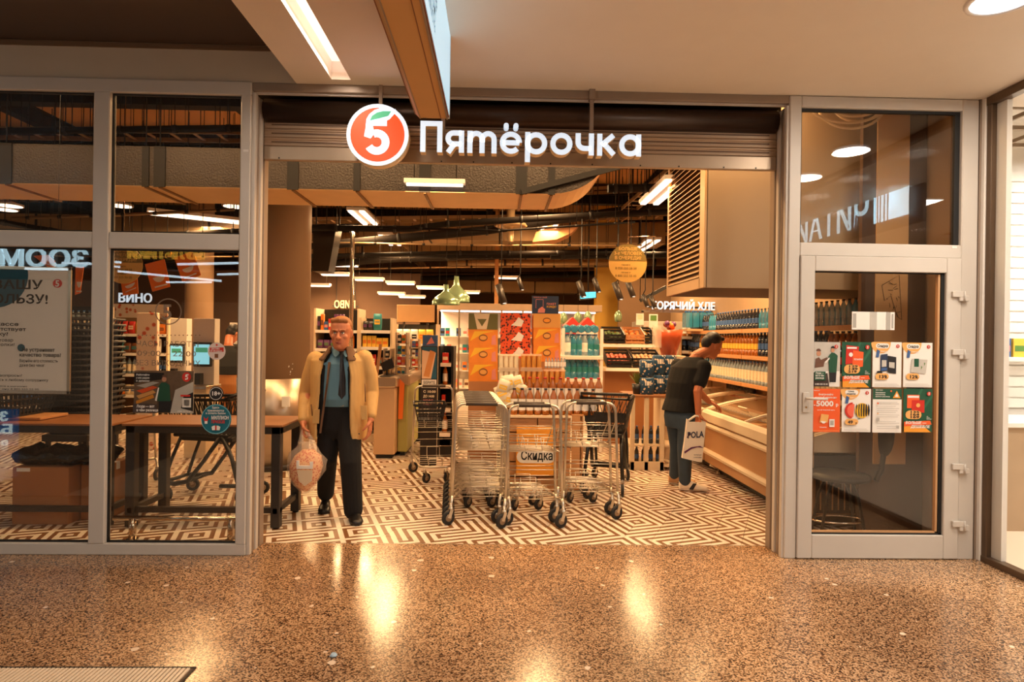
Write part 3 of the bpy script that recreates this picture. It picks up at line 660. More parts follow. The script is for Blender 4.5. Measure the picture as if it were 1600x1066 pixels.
# foil duct
DY0, DY1 = 5.6, 6.28; dz0, dz1 = P(680, 299, DY0).z, P(300, 232, DY0).z
dt = thing('ventilation_duct', 'long foil-wrapped rectangular duct crossing behind the roller shutter', 'duct', (-1, DY0, dz0))
xe = P(862, 300, DY0).x
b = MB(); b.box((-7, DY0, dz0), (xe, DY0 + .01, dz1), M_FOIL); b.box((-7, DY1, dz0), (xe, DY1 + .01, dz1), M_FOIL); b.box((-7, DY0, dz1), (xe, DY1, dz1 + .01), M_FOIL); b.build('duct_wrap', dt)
b = MB(); b.box((-7, DY0 + .005, dz0 - .006), (xe, DY1, dz0), M_FOILB); b.build('duct_underside_lit', dt)
for x in (XF(250, 260, DY0), XF(10, 260, DY0), XF(228, 260, DY0), XF(458, 270, DY0), XF(558, 270, DY0), XF(664, 270, DY0), XF(815, 270, DY0), XF(862, 280, DY0)):
    w_ = .05 if rnd() < .5 else .03
    b = MB(); b.box((x - w_, DY0 - .012, dz0 - .012), (x + w_, DY0, dz1 + .01), M_BEAM); b.box((x - .012, DY0, dz0 - .022), (x + .012, DY1 + .01, dz0 - .006), mat('angle_iron', (140, 104, 66), .5, metal=.4, var=.4, scale=30))
    b.tube([(x, DY0, dz1), (x, DY0, zt)], .006, M_BEAM, 4); b.build('strap', dt)
# bend at the right end: curved underside
arcp = [(xe + .42 * 1.35 * math.sin(t), dz0 + .42 * 1.25 * (1 - math.cos(t))) for t in [i / 10 * math.radians(86) for i in range(11)]]
b = MB()
for (ax_, az_), (bx_, bz_) in zip(arcp, arcp[1:]):
    b.add([(ax_, DY0, az_), (bx_, DY0, bz_), (bx_, DY1, bz_), (ax_, DY1, az_)], [(3, 2, 1, 0)], M_FOILB, True)
b.add([(x, DY0, z) for x, z in arcp] + [(xe, DY0, dz1 + .3)], [tuple(range(12))], M_FOIL)
b.add([(x, DY1, z) for x, z in arcp] + [(xe, DY1, dz1 + .3)], [tuple(range(12))[::-1]], M_FOIL)
b.box((xe, DY0, dz1), (xe + .01, DY1, dz1 + .3), M_FOIL); b.build('duct_bend', dt)
b = MB(); b.bar(P(815, 300, 5.58), P(1000, 252, 5.58), .03, .05, M_BEAM); b.build('duct_brace', dt)
# rectangular ducts deeper in the shop
for i, (l, Y0, h, dp, lab) in enumerate((
        (((560, 372), (1040, 352)), 10.5, .35, .6, 'galvanised duct under the ceiling behind the bell-shaped ceiling fitting'),
        (((480, 398), (1040, 388)), 13.6, .45, .8, 'wide galvanised duct deep under the shop ceiling'),
        (((700, 455), (1000, 452)), 17, .3, .5, 'galvanised duct far back over the drinks display'),
        (((-80, 365), (380, 352)), 8.8, .3, .5, 'galvanised duct behind the left windows'))):
    a, c = P(*l[0], Y0), P(*l[1], Y0); b = MB(); b.box((a.x, Y0, a.z), (c.x, Y0 + dp, a.z + h), M_GALV)
    for k in range(1, int((c.x - a.x) / 1.2) + 1): b.box((a.x + 1.2 * k - .015, Y0 - .01, a.z - .01), (a.x + 1.2 * k + .015, Y0 + dp, a.z + h + .01), M_BEAM)
    for k in range(3): 
        for yy in (Y0 + .02, Y0 + dp - .02): b.tube([(a.x + .3 + k * (c.x - a.x - .6) / 2, yy, a.z + h), (a.x + .3 + k * (c.x - a.x - .6) / 2, yy, zt)], .006, M_BEAM, 4)
    tag(b.build('ceiling_duct', loc=a), lab, 'duct', 'galvanised ducts under the shop ceiling')
# cable trays (perforated ladder)
def tray(a, c, w_, label):
    a = Vector(a); c = Vector(c); t = thing('cable_tray', label, 'cable tray', a, group='cable trays under the shop ceiling'); d = c - a; n = d.normalized(); sd = n.cross(Vector((0, 0, 1))).normalized() * w_ / 2
    b = MB(); b.bar(a + sd, c + sd, .012, .05, M_GALV); b.bar(a - sd, c - sd, .012, .05, M_GALV); b.build('side_rail', t)
    b = MB(); k = int(d.length / .25)
    for i in range(k): p = a + d * ((i + .5) / k); b.bar(p - sd, p + sd, .04, .01, M_GALV)
    b.build('rungs', t)
    b = MB()
    for i in range(5):
        p = a + d * ((i + .5) / 5)
        for s_ in (sd, -sd): b.tube([p + s_, (p.x + s_.x, p.y + s_.y, zt)], .005, M_BEAM, 4)
    b.build('hanger', t, kind='stuff')
tray(P(-150, 206, 7.0), P(400, 214, 7.0), .3, 'cable tray high behind the upper left windows')
tray(P(885, 300, 9.5), P(1100, 290, 9.5), .3, 'cable tray at the upper right beside the louvred box')
tray(G(960, 345, 3.45), G(1062, 262, 3.45), .22, 'cable tray carrying the lamp pair beside the louvred box')
tray(G(560, 325, 3.35), G(660, 415, 3.35), .18, 'cable tray carrying the two lamp pairs at the upper left of the doorway')
tray(P(480, 345, 9.8), P(1040, 338, 9.8), .3, 'cable tray crossing the shop above the bell-shaped fitting')

# ---- shop lamps
M_TUBE = mat('lamp_tube', (255, 236, 214), .4, em=2.4, emc=(255, 226, 200))
LAMPLAB = ['twin tube lamp in front of the foil duct', 'first tilted lamp pair on the tray at the upper left of the doorway', 'second tilted lamp pair on the tray, lower and smaller', 'lamp pair beside the louvred box',
    'small lamp pair above the orange-roofed gap left of the round sign', 'twin tube lamp behind the upper left window by the edge', 'twin lamp behind the upper middle window']
for i, (x, y, z, ln, dr, wt) in enumerate(STORE_LAMPS):
    lab = LAMPLAB[i] if i < len(LAMPLAB) else ('slim ceiling lamp far back in the shop, %s of the far row' % ORD[i - 7] if i < 18 else 'added ceiling lamp to brighten the shop interior, %s of them' % ORD[i - 18])
    t = thing('ceiling_lamp', lab, 'ceiling lamp', (x, y, z), group='linear lamps of the shop')
    ang = {'x': 0, 'y': math.pi / 2, 'd': .55}[dr]; ux = Vector((math.cos(ang), math.sin(ang), 0)); vx = Vector((-ux.y, ux.x, 0)); c = Vector((x, y, z))
    b = MB(); b.bar(c - ux * ln / 2 + Vector((0, 0, .03)), c + ux * ln / 2 + Vector((0, 0, .03)), .24 if dr != 'x' else .16, .04, M_WHITE); b.build('housing', t)
    for s_ in (-1, 1):
        b = MB(); o_ = vx * (s_ * (.075 if dr != 'x' else .045)); b.bar(c - ux * (ln / 2 - .02) + o_, c + ux * (ln / 2 - .02) + o_, .06 if dr != 'x' else .032, .02, M_TUBE); b.build('tube', t)
    b = MB()
    for s_ in (-1, 1): p = c + ux * (s_ * ln * .35); b.tube([p + Vector((0, 0, .05)), (p.x, p.y, zt)], .004, M_BEAM, 4)
    b.build('suspension', t)
# round ceiling discs behind the left windows
for i, (x, y) in enumerate(((15, 322), (188, 322), (366, 323), (8, 328))):
    p = P(x, y, 10.5 + i * .2); b = MB(); b.lathe([(.02, p.z + .09), (.06, p.z + .07), (.2, p.z + .03), (.2, p.z)], M_WHITE, (p.x, p.y, 0), 16); b.lathe([(.18, p.z - .004), (.18, p.z)], M_TUBE, (p.x, p.y, 0), 16)
    b.tube([(p.x, p.y, p.z + .08), (p.x, p.y, zt)], .01, M_BEAM, 5); tag(b.build('disc_lamp', loc=p), 'round disc lamp seen through the left windows, %s from the left' % ('first', 'third', 'fourth', 'second')[i], 'ceiling lamp', 'disc lamps')
# ================================================================ LEFT ZONE OF THE SHOP
M_WOOD = mat('pine_wood', (196, 140, 88), .55, var=.22, scale=5, aniso=(1, 8, 8)); M_TOPW = mat('brown_worktop', (150, 98, 58), .4, var=.2, scale=3, aniso=(1, 12, 1))
M_DKS = mat('dark_grey_steel', (58, 52, 48), .4, metal=.3, var=.1); M_CHR = mat('chrome', (214, 200, 182), .16, metal=1.0, var=.03)
M_CARD = mat('cardboard', (176, 120, 76), .8, var=.1, scale=4); M_CARD2 = mat('cardboard_dark', (128, 82, 50), .8, var=.1)
M_BPL = mat('black_plastic', (26, 24, 24), .38, var=.1); M_CONC = mat('painted_concrete', (150, 120, 90), .7, var=.06, scale=2, bump=.08)
M_SS = mat('brushed_steel', (196, 178, 156), .3, metal=.9, var=.08, scale=2, aniso=(40, 40, 1)); M_CREAM = mat('cream_laminate', (222, 200, 168), .45, var=.04)
M_GREEN = mat('green_paint', (96, 128, 66), .5); M_ORB = mat('orange_print', (240, 122, 34), .5, var=.05); M_RED = mat('red_print', (206, 44, 30), .5, var=.06)
M_TEAL = mat('teal_print', (22, 110, 128), .5, var=.04); M_PAP = mat('white_paper', (240, 234, 226), .7, var=.02); M_INK = mat('black_ink', (30, 28, 30), .7); M_YEL = mat('yellow_print', (240, 186, 50), .5, var=.05)
M_NAVY = mat('navy_print', (44, 58, 86), .5, var=.05)
PAL = [mat('pack_' + n, c, .5, var=.15, scale=18) for n, c in dict(red=(200, 48, 34), orange=(232, 128, 40), yellow=(236, 190, 70), cream=(238, 222, 190), white=(240, 236, 228), green=(90, 136, 62), blue=(60, 96, 150),
       teal=(40, 132, 140), brown=(120, 70, 40), pink=(226, 140, 130), purple=(110, 60, 110), black=(40, 34, 32)).items()]
PN = ['red', 'orange', 'yellow', 'cream', 'white', 'green', 'blue', 'teal', 'brown', 'pink', 'purple', 'black']
# column
cxc, cyc, rc = -2.615, 7.3, .40
zsp = P(450, 594, cyc - rc).z
t = struct(thing('column', 'round concrete column with a brushed steel sleeve below, left inside the entrance', 'x', (cxc, cyc, 0))); del t['category']
b = MB(); b.lathe([(rc, zsp), (rc, STORE_Z)], M_CONC, (cxc, cyc, 0), 40); b.build('shaft', t)
b = MB(); b.lathe([(rc + .004, 0), (rc + .004, zsp + .003), (rc, zsp + .005)], M_SS, (cxc, cyc, 0), 40); b.lathe([(rc + .012, 0), (rc + .012, .06), (rc + .004, .065)], M_DKS, (cxc, cyc, 0), 40); b.build('steel_sleeve', t)
b = MB()
for k in range(7): b.sphere((cxc + .29 + .02 * math.sin(k * 5), cyc - .285 - .01 * math.cos(k), 1.12 + .06 * math.sin(k * 2.1) + .008 * k), .006, M_WHITE, 6, 4)
b.build('screw_head', t, kind='stuff')
# a second, slimmer column further in behind the window
p = P(310, 560, 11); b = MB(); b.lathe([(.23, 0), (.23, STORE_Z)], M_CONC, (p.x, p.y, 0), 28); struct(b.build('column_far'))

def table(x0, x1, y0, y1, z, label, topm=M_TOPW):
    t = thing('packing_table', label, 'table', ((x0 + x1) / 2, (y0 + y1) / 2, 0))
    b = MB(); b.bbox((x0 - .02, y0 - .02, z - .018), (x1 + .02, y1 + .02, z), topm, .004); b.build('table_top', t)
    b = MB(); b.bbox((x0, y0, z - .075), (x1, y0 + .045, z - .018), M_DKS, .003); b.bbox((x0, y1 - .045, z - .075), (x1, y1, z - .018), M_DKS, .003)
    b.bbox((x0, y0, z - .075), (x0 + .045, y1, z - .018), M_DKS, .003); b.bbox((x1 - .045, y0, z - .075), (x1, y1, z - .018), M_DKS, .003); b.build('apron', t)
    for x in (x0, x1 - .07):
        for y in (y0, y1 - .07):
            b = MB(); b.bbox((x, y, .012), (x + .07, y + .07, z - .02), M_DKS, .004); b.lathe([(.025, 0), (.025, .014)], M_BLACK, (x + .035, y + .035, 0), 8); b.build('leg', t)
    b = MB(); b.bbox((x0, y0 + .02, .12), (x1, y0 + .06, .165), M_DKS, .003); b.build('stretcher', t)
    for x in (x0, x1 - .07): b = MB(); b.bbox((x + .015, y0, .12), (x + .055, y1, .165), M_DKS, .003); b.build('stretcher', t)
    return t
T1 = (XF(196, 680, 4.86), XF(438, 680, 4.86)); ztab = P(430, 664, 4.86).z
table(T1[0], T1[1], 4.86, 5.40, ztab, 'steel-legged packing table with a wooden top reaching past the left jamb')
table(T1[0] - 2.2, T1[0] - .12, 4.86, 5.40, ztab - .005, 'second steel-legged packing table behind the left edge window')
# chrome bumper rail in front of the table
t = thing('bumper_rail', 'low chrome bumper rail on short posts behind the left window', 'rail', (-2.5, 4.62, 0))
zr_ = .16; yb = 4.60
b = MB(); b.tube([(XF(178, 800, yb), yb, zr_), (XF(372, 800, yb) + .15, yb, zr_)], .019, M_CHR, 10); b.build('rail_tube', t)
for px_ in (207, 361): b = MB(); x = XF(px_, 830, yb); b.tube([(x, yb, 0), (x, yb, zr_)], .026, M_CHR, 10); b.lathe([(.04, 0), (.04, .008)], M_CHR, (x, yb, 0), 12); b.build('post', t)

# cardboard boxes under the second table
def carton(name, label, a, c, m=M_CARD, m2=M_CARD2, cat='box', group=None, open_=False):
    t = thing(name, label, cat, ((a[0] + c[0]) / 2, (a[1] + c[1]) / 2, a[2]), group=group)
    b = MB(); b.bbox(a, c, m, .006); b.build('carton_body', t)
    b = MB(); ym = (a[1] + c[1]) / 2; b.box((a[0] + .001, ym - .025, c[2]), (c[0] - .001, ym + .025, c[2] + .001), M_PAP); b.box((c[0], ym - .025, c[2] - .06), (c[0] + .001, ym + .025, c[2]), M_PAP); b.build('tape', t)
    return t
ya = 4.95; pA = P(18, 812, ya); pB = P(107, 731, ya)
carton('cardboard_box', 'large brown cardboard box under the table behind the left window, paper label on its front', (pA.x, ya, 0.0), (pB.x, ya + .4, pB.z))
b = MB(); q0, q1 = P(26, 737, ya), P(47, 731.5, ya); b.box((q0.x, ya - .0015, q0.z), (q1.x, ya, q1.z), M_PAP); tag(b.build('paper_label', loc=q0), 'small white paper label on the large cardboard box', 'label')
pC = P(107, 726, 5.1); pD = P(150, 726, 5.1)
carton('cardboard_box', 'orange-brown cardboard box beside the large one, nearer the mullion', (pB.x + .01, 5.08, 0), (pD.x + .1, 5.38, pC.z))
b = MB(); bagp = [(pA.x - .02 + .11 * i, ya + .02 + .05 * (i % 2), pB.z + .02 + .025 * math.sin(i * 2.3)) for i in range(8)]
rs = []
for i in range(14):
    u = i / 13; x = pA.x + u * (pD.x - pA.x + .1); rs.append([(x + .02 * math.sin(7 * u + k), ya + .17 + .17 * math.cos(k / 10 * 6.283) * (1 + .1 * math.sin(k * 2 + i)), pB.z + .075 + (.065 + .02 * math.sin(i * 1.7)) * math.sin(k / 10 * 6.283) + .012 * math.sin(3 * k + i * 2)) for k in range(10)])
b.rings(rs, mat('black_bin_bag', (16, 16, 18), .22, var=.1)); tag(b.build('bin_bag', loc=(pA.x, ya, pB.z)), 'crumpled shiny black plastic bag lying on the cardboard boxes', 'bag')
# stack of black baskets on the floor behind the left window
def basket_mesh():
    b = MB(); w0, d0, w1, d1, h = .15, .21, .19, .26, .20
    for k in range(9):
        for s_ in (-1, 1):
            x0 = -w0 + 2 * w0 * k / 8; x1 = -w1 + 2 * w1 * k / 8; b.bar((x0, s_ * d0, .01), (x1, s_ * d1, h), .012, .006, M_BPL, up=(1, 0, 0))
    for k in range(12):
        for s_ in (-1, 1):
            y0 = -d0 + 2 * d0 * k / 11; y1 = -d1 + 2 * d1 * k / 11; b.bar((s_ * w0, y0, .01), (s_ * w1, y1, h), .012, .006, M_BPL, up=(0, 1, 0))
    for z, f in ((.01, 0), (.08, .35), (.14, .7)):
        w_, d_ = w0 + (w1 - w0) * f, d0 + (d1 - d0) * f
        for s_ in (-1, 1): b.bar((-w_, s_ * d_, z), (w_, s_ * d_, z), .008, .014, M_BPL); b.bar((s_ * w_, -d_, z), (s_ * w_, d_, z), .008, .014, M_BPL)
    b.box((-w0, -d0, .0), (w0, d0, .008), M_BPL)
    return b
def make_basket(label, loc, group=None, handle=True):
    t = thing('shopping_basket', label, 'basket', loc, group=group)
    b = basket_mesh(); o = b.build('basket_body', None); o.parent = t
    b = MB(); w1, d1, h = .19, .26, .20
    b.tube([(-w1 - .01, -d1 - .01, h), (w1 + .01, -d1 - .01, h), (w1 + .01, d1 + .01, h), (-w1 - .01, d1 + .01, h)], .013, M_BPL, 6, closed=True); o = b.build('rim', None); o.parent = t
    if handle:
        b = MB(); b.tube([(-w1, 0, h), (-w1 + .01, -.11, h + .03), (-.1, -.16, h + .04), (.1, -.16, h + .04), (w1 - .01, -.11, h + .03), (w1, 0, h)], .007, M_BPL, 6); o = b.build('handle', None); o.parent = t
    return t
bk = make_basket('x', (0, 0, 0)); p = P(131, 640, 5.75)
bk.location = (p.x, 5.75, .62); bk['label'] = 'black plastic shopping basket in the tall stack behind the left mullion'; bk['group'] = 'stacked black baskets'
for k in range(1, 17): dup(bk, (p.x + .004 * math.sin(k), 5.75, .62 + .052 * k))
t = thing('basket_stand', 'dark low stand under the tall stack of baskets', 'stand', (p.x, 5.75, 0)); b = MB(); b.bbox((p.x - .2, 5.5, .56), (p.x + .2, 6.0, .62), M_DKS)
b.build('platform', t)
for sx in (-.18, .15):
    for sy in (5.52, 5.95): b = MB(); b.box((p.x + sx, sy, 0), (p.x + sx + .03, sy + .03, .56), M_DKS); b.build('leg', t)
# tray / keyboard-like wooden board and basket on the second table
pt = P(45, 640, 5.15); b = MB(); b.bbox((pt.x - .35, 4.98, ztab), (pt.x + .22, 5.3, ztab + .022), M_WOOD); tag(b.build('wooden_board', loc=(pt.x, 5.1, ztab)), 'light wooden board lying on the table behind the left edge poster', 'board')
k2 = dup(bk, (pt.x - .12, 5.14, ztab + .024), label='single black wire basket on the wooden board at the left edge'); del k2['group']

# ---- generic goods
def bottle_mesh(h, r, mb_, ml, mc, cap=.06, neck=.30, lab=(.3, .54)):
    if ml in (PAL[4], PAL[3]): lab = (.18, .60)
    b = MB(); b.lathe([(r * .85, 0), (r, .03 * h), (r, h * lab[0])], mb_, n=8, cap=True); b.lathe([(r * 1.01, h * lab[0]), (r * 1.01, h * lab[1])], ml, n=8, cap=False)
    b.lathe([(r, h * lab[1]), (r * .96, h * (1 - neck)), (r * .45, h * (1 - neck * .45)), (r * .36, h * (1 - cap))], mb_, n=8, cap=False)
    b.lathe([(r * .44, h * (1 - cap)), (r * .44, h)], mc, n=8); return b
M_PET = mat('clear_plastic', (176, 196, 206), .08, var=.05, alpha=.45, spec=.8); M_PETB = mat('blue_plastic', (60, 150, 186), .08, alpha=.62, spec=.8, var=.1); M_PETD = mat('dark_plastic', (34, 40, 50), .08, spec=.8, alpha=.9)
M_PETO = mat('amber_plastic', (170, 96, 24), .1, alpha=.75, spec=.8); M_CAPB = mat('blue_cap', (40, 96, 160), .4); M_CAPR = mat('red_cap', (196, 40, 34), .4); M_CAPD = mat('dark_cap', (32, 34, 40), .4)
BOT = {}
def bot(key):
    if key not in BOT:
        h, r, a, l_, c = dict(water=(.27, .036, M_PET, PAL[3], M_CAPB), spark=(.27, .036, M_PETB, M_PETB, M_CAPD), dark=(.28, .036, M_PETD, PAL[6], M_CAPB), cola=(.28, .04, M_PETD, PAL[0], M_CAPR),
            lemon=(.27, .036, M_PETO, PAL[2], M_CAPD), big=(.36, .085, M_PETB, PAL[7], M_CAPB), bigc=(.36, .085, M_PET, PAL[4], M_CAPB), juice=(.26, .038, M_PETO, PAL[4], M_CAPR), sauce=(.24, .034, M_PETO, PAL[4], M_CAPD), oil=(.24, .03, M_PETO, PAL[3], M_CAPD))[key]
        BOT[key] = bottle_mesh(h, r, a, l_, c).build('bottle'); bpy.context.scene.collection.objects.unlink(BOT[key])
    return BOT[key]
def put(proto, name, loc, label, cat, group, rz=0, sc_=None):
    o = proto.copy(); o.name = name; COL.objects.link(o); o.location = loc; o.rotation_euler = (0, 0, rz)
    if sc_: o.scale = sc_ if isinstance(sc_, tuple) else (sc_,) * 3
    return tag(o, label, cat, group)
PK = {}
def pack(key, w_, d_, h, m, band=None, soft=False):
    k = (key, w_, d_, h, m.name)
    if k not in PK:
        b = MB()
        if soft:
            rs = []
            for i in range(7):
                u = i / 6; f = math.sin(math.pi * u) ** .45 if 0 < u < 1 else .12
                rs.append([(w_ / 2 * (.92 + .08 * f) * sx, d_ / 2 * max(.1, f) * sy, h * u) for sx, sy in ((-1, -.6), (-.5, -1), (.5, -1), (1, -.6), (1, .6), (.5, 1), (-.5, 1), (-1, .6))])
            b.rings(rs, m)
            if band: b.add([(-w_ * .33, -d_ / 2 * .99, h * .35), (w_ * .33, -d_ / 2 * .99, h * .35), (w_ * .33, -d_ / 2 * .99, h * .65), (-w_ * .33, -d_ / 2 * .99, h * .65)], [(0, 1, 2, 3)], band)
        else:
            b.bbox((-w_ / 2, -d_ / 2, 0), (w_ / 2, d_ / 2, h), m, .004)
            if band: b.box((-w_ / 2 * .8, -d_ / 2 - .001, h * .3), (w_ / 2 * .8, -d_ / 2, h * .62), band)
        PK[k] = b.build(key); COL.objects.unlink(PK[k])
    return PK[k]
def gondola(name, label, x0, x1, y0, y1, zs_, top, mback, goods, price=True, seed=1, frontm=None, spacing=None, backm=None):
    """shelf unit facing the viewer with one row of goods per shelf"""
    R_ = random.Random(seed); sn = name.replace('_', ' ')
    t = thing(name, label, 'shelf unit', ((x0 + x1) / 2, (y0 + y1) / 2, 0))
    b = MB(); b.box((x0, y1 - .02, .02), (x1, y1, top), mback); b.build('back_panel', t)
    for x in (x0, x1 - .03): b = MB(); b.box((x, y0 + .02, 0), (x + .03, y1, top), frontm or M_CREAM); b.build('upright', t)
    b = MB(); b.box((x0, y0, .0), (x1, y1, .12), frontm or M_CREAM); b.build('plinth', t)
    for z in zs_: b = MB(); b.box((x0 + .03, y0, z - .03), (x1 - .03, y1 - .02, z), M_CREAM); b.box((x0 + .03, y0 - .008, z - .045), (x1 - .03, y0, z + .0), M_PAP); b.build('shelf', t)
    for k, z in enumerate(zs_):
        kind = goods[k % len(goods)]; x = x0 + .05
        nxt = zs_[k + 1] - .06 if k + 1 < len(zs_) else top + .1
        while x < x1 - .1:
            w_ = R_.choice((.045, .06, .08)); c = R_.choice((0, 0, 1, 1, 2, 2, 3, 3, 4, 4, 9, 5, 6, 7, 8, 10, 11))
            if kind == 'bot':
                key = R_.choice(('juice', 'sauce', 'water', 'oil', 'dark')); o = bot(key); run = R_.randint(3, 6)
                for _ in range(run):
                    if x > x1 - .1: break
                    put(o, 'bottle', (x + .04, y0 + .07, z), 'small bottle on the %s tier of the %s' % (ORD[k], sn), 'bottle', 'bottles on the ' + sn); x += .085
                continue
            h = min(nxt - z - .02, R_.choice((.13, .17, .21, .24))); run = R_.randint(1, 3); pr = pack('packet' if kind == 'soft' else 'carton', w_ * 1.5 if kind == 'soft' else w_, .07, h, PAL[c], PAL[(c * 5 + 3) % 12], kind == 'soft')
            for _ in range(run):
                wv = w_ * 1.5 if kind == 'soft' else w_
                if x + wv > x1 - .04: x = x1; break
                nm = 'snack_packet' if kind == 'soft' else 'grocery_box'
                put(pr, nm, (x + wv / 2, y0 + .06, z), '%s %s on the %s tier of the %s' % (PN[c], 'packet' if kind == 'soft' else 'box', ORD[k], sn), 'packet' if kind == 'soft' else 'box', 'goods on the ' + sn); x += wv + .006
    return t
# back wall panel (dark) with the drinks-section signs
b = MB(); a = P(100, 470, 13.0); c = P(640, 560, 13.0); b.box((a.x - 3, 13.0, 0), (c.x + .2, 13.1, P(500, 425, 13).z), mat('dark_brown_wall', (82, 58, 40), .8, var=.05)); struct(b.build('wall_inner_left'))
def letters(name, s_, x, y, px0, px1, base, Y, label, mirror=False, m=None, grp=None, bold=.02):
    p0, p1 = P(px0, base, Y), P(px1, base, Y); h = (P(px0, base, Y).z); t = thing(name, label, 'sign', ((p0.x + p1.x) / 2, Y, p0.z))
    wd = p1.x - p0.x; hgt = x; b = MB()
    if mirror: b.text(s_, hgt, (p1.x, Y, p0.z), m or M_LIT, ux=(-1, 0, 0), uy=(0, 0, 1), bold=bold, ext=.01, width=wd)
    else: b.text(s_, hgt, (p0.x, Y, p0.z), m or M_LIT, bold=bold, ext=.01, width=wd)
    b.build('lettering', t); b = MB(); b.box((p0.x - .05, Y + .02, p0.z + .02), (p1.x + .05, Y + .03, p0.z + .05), M_BLACK)
    for x_ in (p0.x + .02, p1.x - .03): b.box((x_, Y + .02, p0.z + .03), (x_ + .012, Y + .03, STORE_Z), M_BLACK)
    b.build('mount', t); return t
letters('section_sign', 'ВИНО', .24, 0, 184, 236, 472, 12.2, 'white section sign reading ВИНО behind the left window')
letters('section_sign', 'ПИВО', .21, 0, 523, 556, 481, 12.9, 'section sign ПИВО seen from its back above the shopper with the tie', mirror=True, m=mat('cream_letters', (222, 190, 150), .5))
# orange promo cards hanging behind the left window
def hcard(pts, Y, label, face=M_ORB):
    ps = [P(x, y, Y) for x, y in pts]; c = sum(ps, Vector()) / 4; t = thing('hanging_card', label, 'promo card', c, group='orange promo cards on strings')
    n = Vector((0, .006, 0)); b = MB(); b.prism(ps, n, face); b.build('card', t)
    u = (ps[1] - ps[0]); v = (ps[3] - ps[0]); b = MB(); o = ps[0] + u * .5 + v * .52 - Vector((0, .003, 0))
    b.add([o + u * (.3 * math.cos(a_)) + v * (.22 * math.sin(a_)) for a_ in [math.radians(5 + 170 * k / 10) for k in range(11)]], [tuple(range(11))], M_PAP)
    o2 = ps[0] + u * .18 + v * .9 - Vector((0, .003, 0)); b.add([o2, o2 + u * .64, o2 + u * .64 - v * .05, o2 - v * .05], [(0, 1, 2, 3)], M_PAP); b.build('print', t)
    b = MB(); b.tube([(ps[0] + ps[1]) / 2, ((ps[0] + ps[1]).x / 2, Y, STORE_Z)], .003, M_BLACK, 4); b.build('string', t)
for pts, lab in ((((226, 413), (257, 405), (266, 448), (238, 456)), 'orange promo card in the middle of the hanging three'), (((272, 403), (301, 392), (314, 430), (285, 441)), 'orange promo card highest and furthest right of the three'),
                 (((188, 436), (214, 425), (216, 459), (192, 462)), 'orange promo card low beneath the yellow round sign'), (((118, 417), (131, 417), (125, 458), (117, 461)), 'narrow orange promo card beside the left mullion'),
                 (((52, 400), (74, 398), (86, 408), (83, 424)), 'tilted orange promo card above the glass poster')): hcard(pts, 7.2, lab)
# round queue signs
def round_sign(px, py, rpx, Y, label, txt=True):
    c = P(px, py, Y); r = rpx / F_PX * Y; t = thing('round_hanging_sign', label, 'sign', c, group='round yellow queue signs')
    M1 = mat('sign_yellow', (214, 168, 88), .5, var=.03); M2 = mat('sign_olive', (122, 100, 40), .5, var=.03)
    n = 40; ci = [(c.x + r * math.cos(6.2832 * i / n), c.z + r * math.sin(6.2832 * i / n)) for i in range(n)]
    b = MB(); b.prism([(x, Y, z) for x, z in ci], (0, .008, 0), M1); b.build('disc', t)
    z0 = r * .12; a0 = math.asin(.12); b = MB(); up = [(c.x + r * math.cos(a0 + (math.pi - 2 * a0) * i / 20), Y - .002, c.z + r * math.sin(a0 + (math.pi - 2 * a0) * i / 20)) for i in range(21)]
    b.add(up, [tuple(range(21))], M2)
    for k, s_ in enumerate(('БОЛЬШЕ', '3-х ЧЕЛОВЕК', 'В ОЧЕРЕДИ?')): b.text(s_, r * .23, (c.x, Y - .004, c.z + r * (.68 - .24 * k)), M1, align='CENTER', bold=.02)
    for k, (s_, q) in enumerate((('пишите', .13), ('8 958 000 58 58', .17), ('звоните', .13), ('8 800 555 55 05', .17))): b.text(s_, r * q, (c.x - .1 * r, Y - .004, c.z + r * (-.12 - .2 * k)), M2, align='CENTER', bold=.01)
    b.build('print', t)
    b = MB(); b.tube([(c.x, Y, c.z + r - .01), (c.x, Y, c.z + r + .08), (c.x + .3, Y, c.z + r + .09)], .006, M_CHR, 5); b.tube([(c.x, Y, c.z + r + .08), (c.x, Y, STORE_Z)], .003, M_CHR, 4); b.build('hook', t)
round_sign(981, 411.5, 30, 6.6, 'round yellow hanging sign left of the louvred box')
round_sign(193, 414, 29, 6.6, 'round yellow hanging sign behind the top of the left window')
# self-checkout area behind the window
def panelbox(name, label, pxa, pya, pxb, pyb, Y, d, m, cat='panel', floor=False, **k):
    a, c = P(pxa, pya, Y), P(pxb, pyb, Y); z0 = 0 if floor else a.z
    b = MB(); b.bbox((a.x, Y, z0), (c.x, Y + d, c.z), m, .006); return b, a, c
M_FRUIT = mat('fruit_pattern', (242, 216, 190), .6, var=.02)
def vor(m, sc_, c0, c1, p0, p1):
    nt = m.node_tree; N = nt.nodes.new; L = nt.links.new; b = nt.nodes['Principled BSDF']; vo = N('ShaderNodeTexVoronoi'); vo.inputs['Scale'].default_value = sc_; tc = N('ShaderNodeTexCoord'); L(tc.outputs['Object'], vo.inputs['Vector'])
    r = N('ShaderNodeValToRGB'); e = r.color_ramp.elements; e[0].color = (*lin(c0), 1); e[0].position = p0; e[1].color = (*lin(c1), 1); e[1].position = p1; L(vo.outputs['Distance'], r.inputs[0]); L(r.outputs[0], b.inputs['Base Color'])
def fruit_mat():
    vor(M_FRUIT, 11, (210, 96, 60), (246, 222, 196), .22, .38)

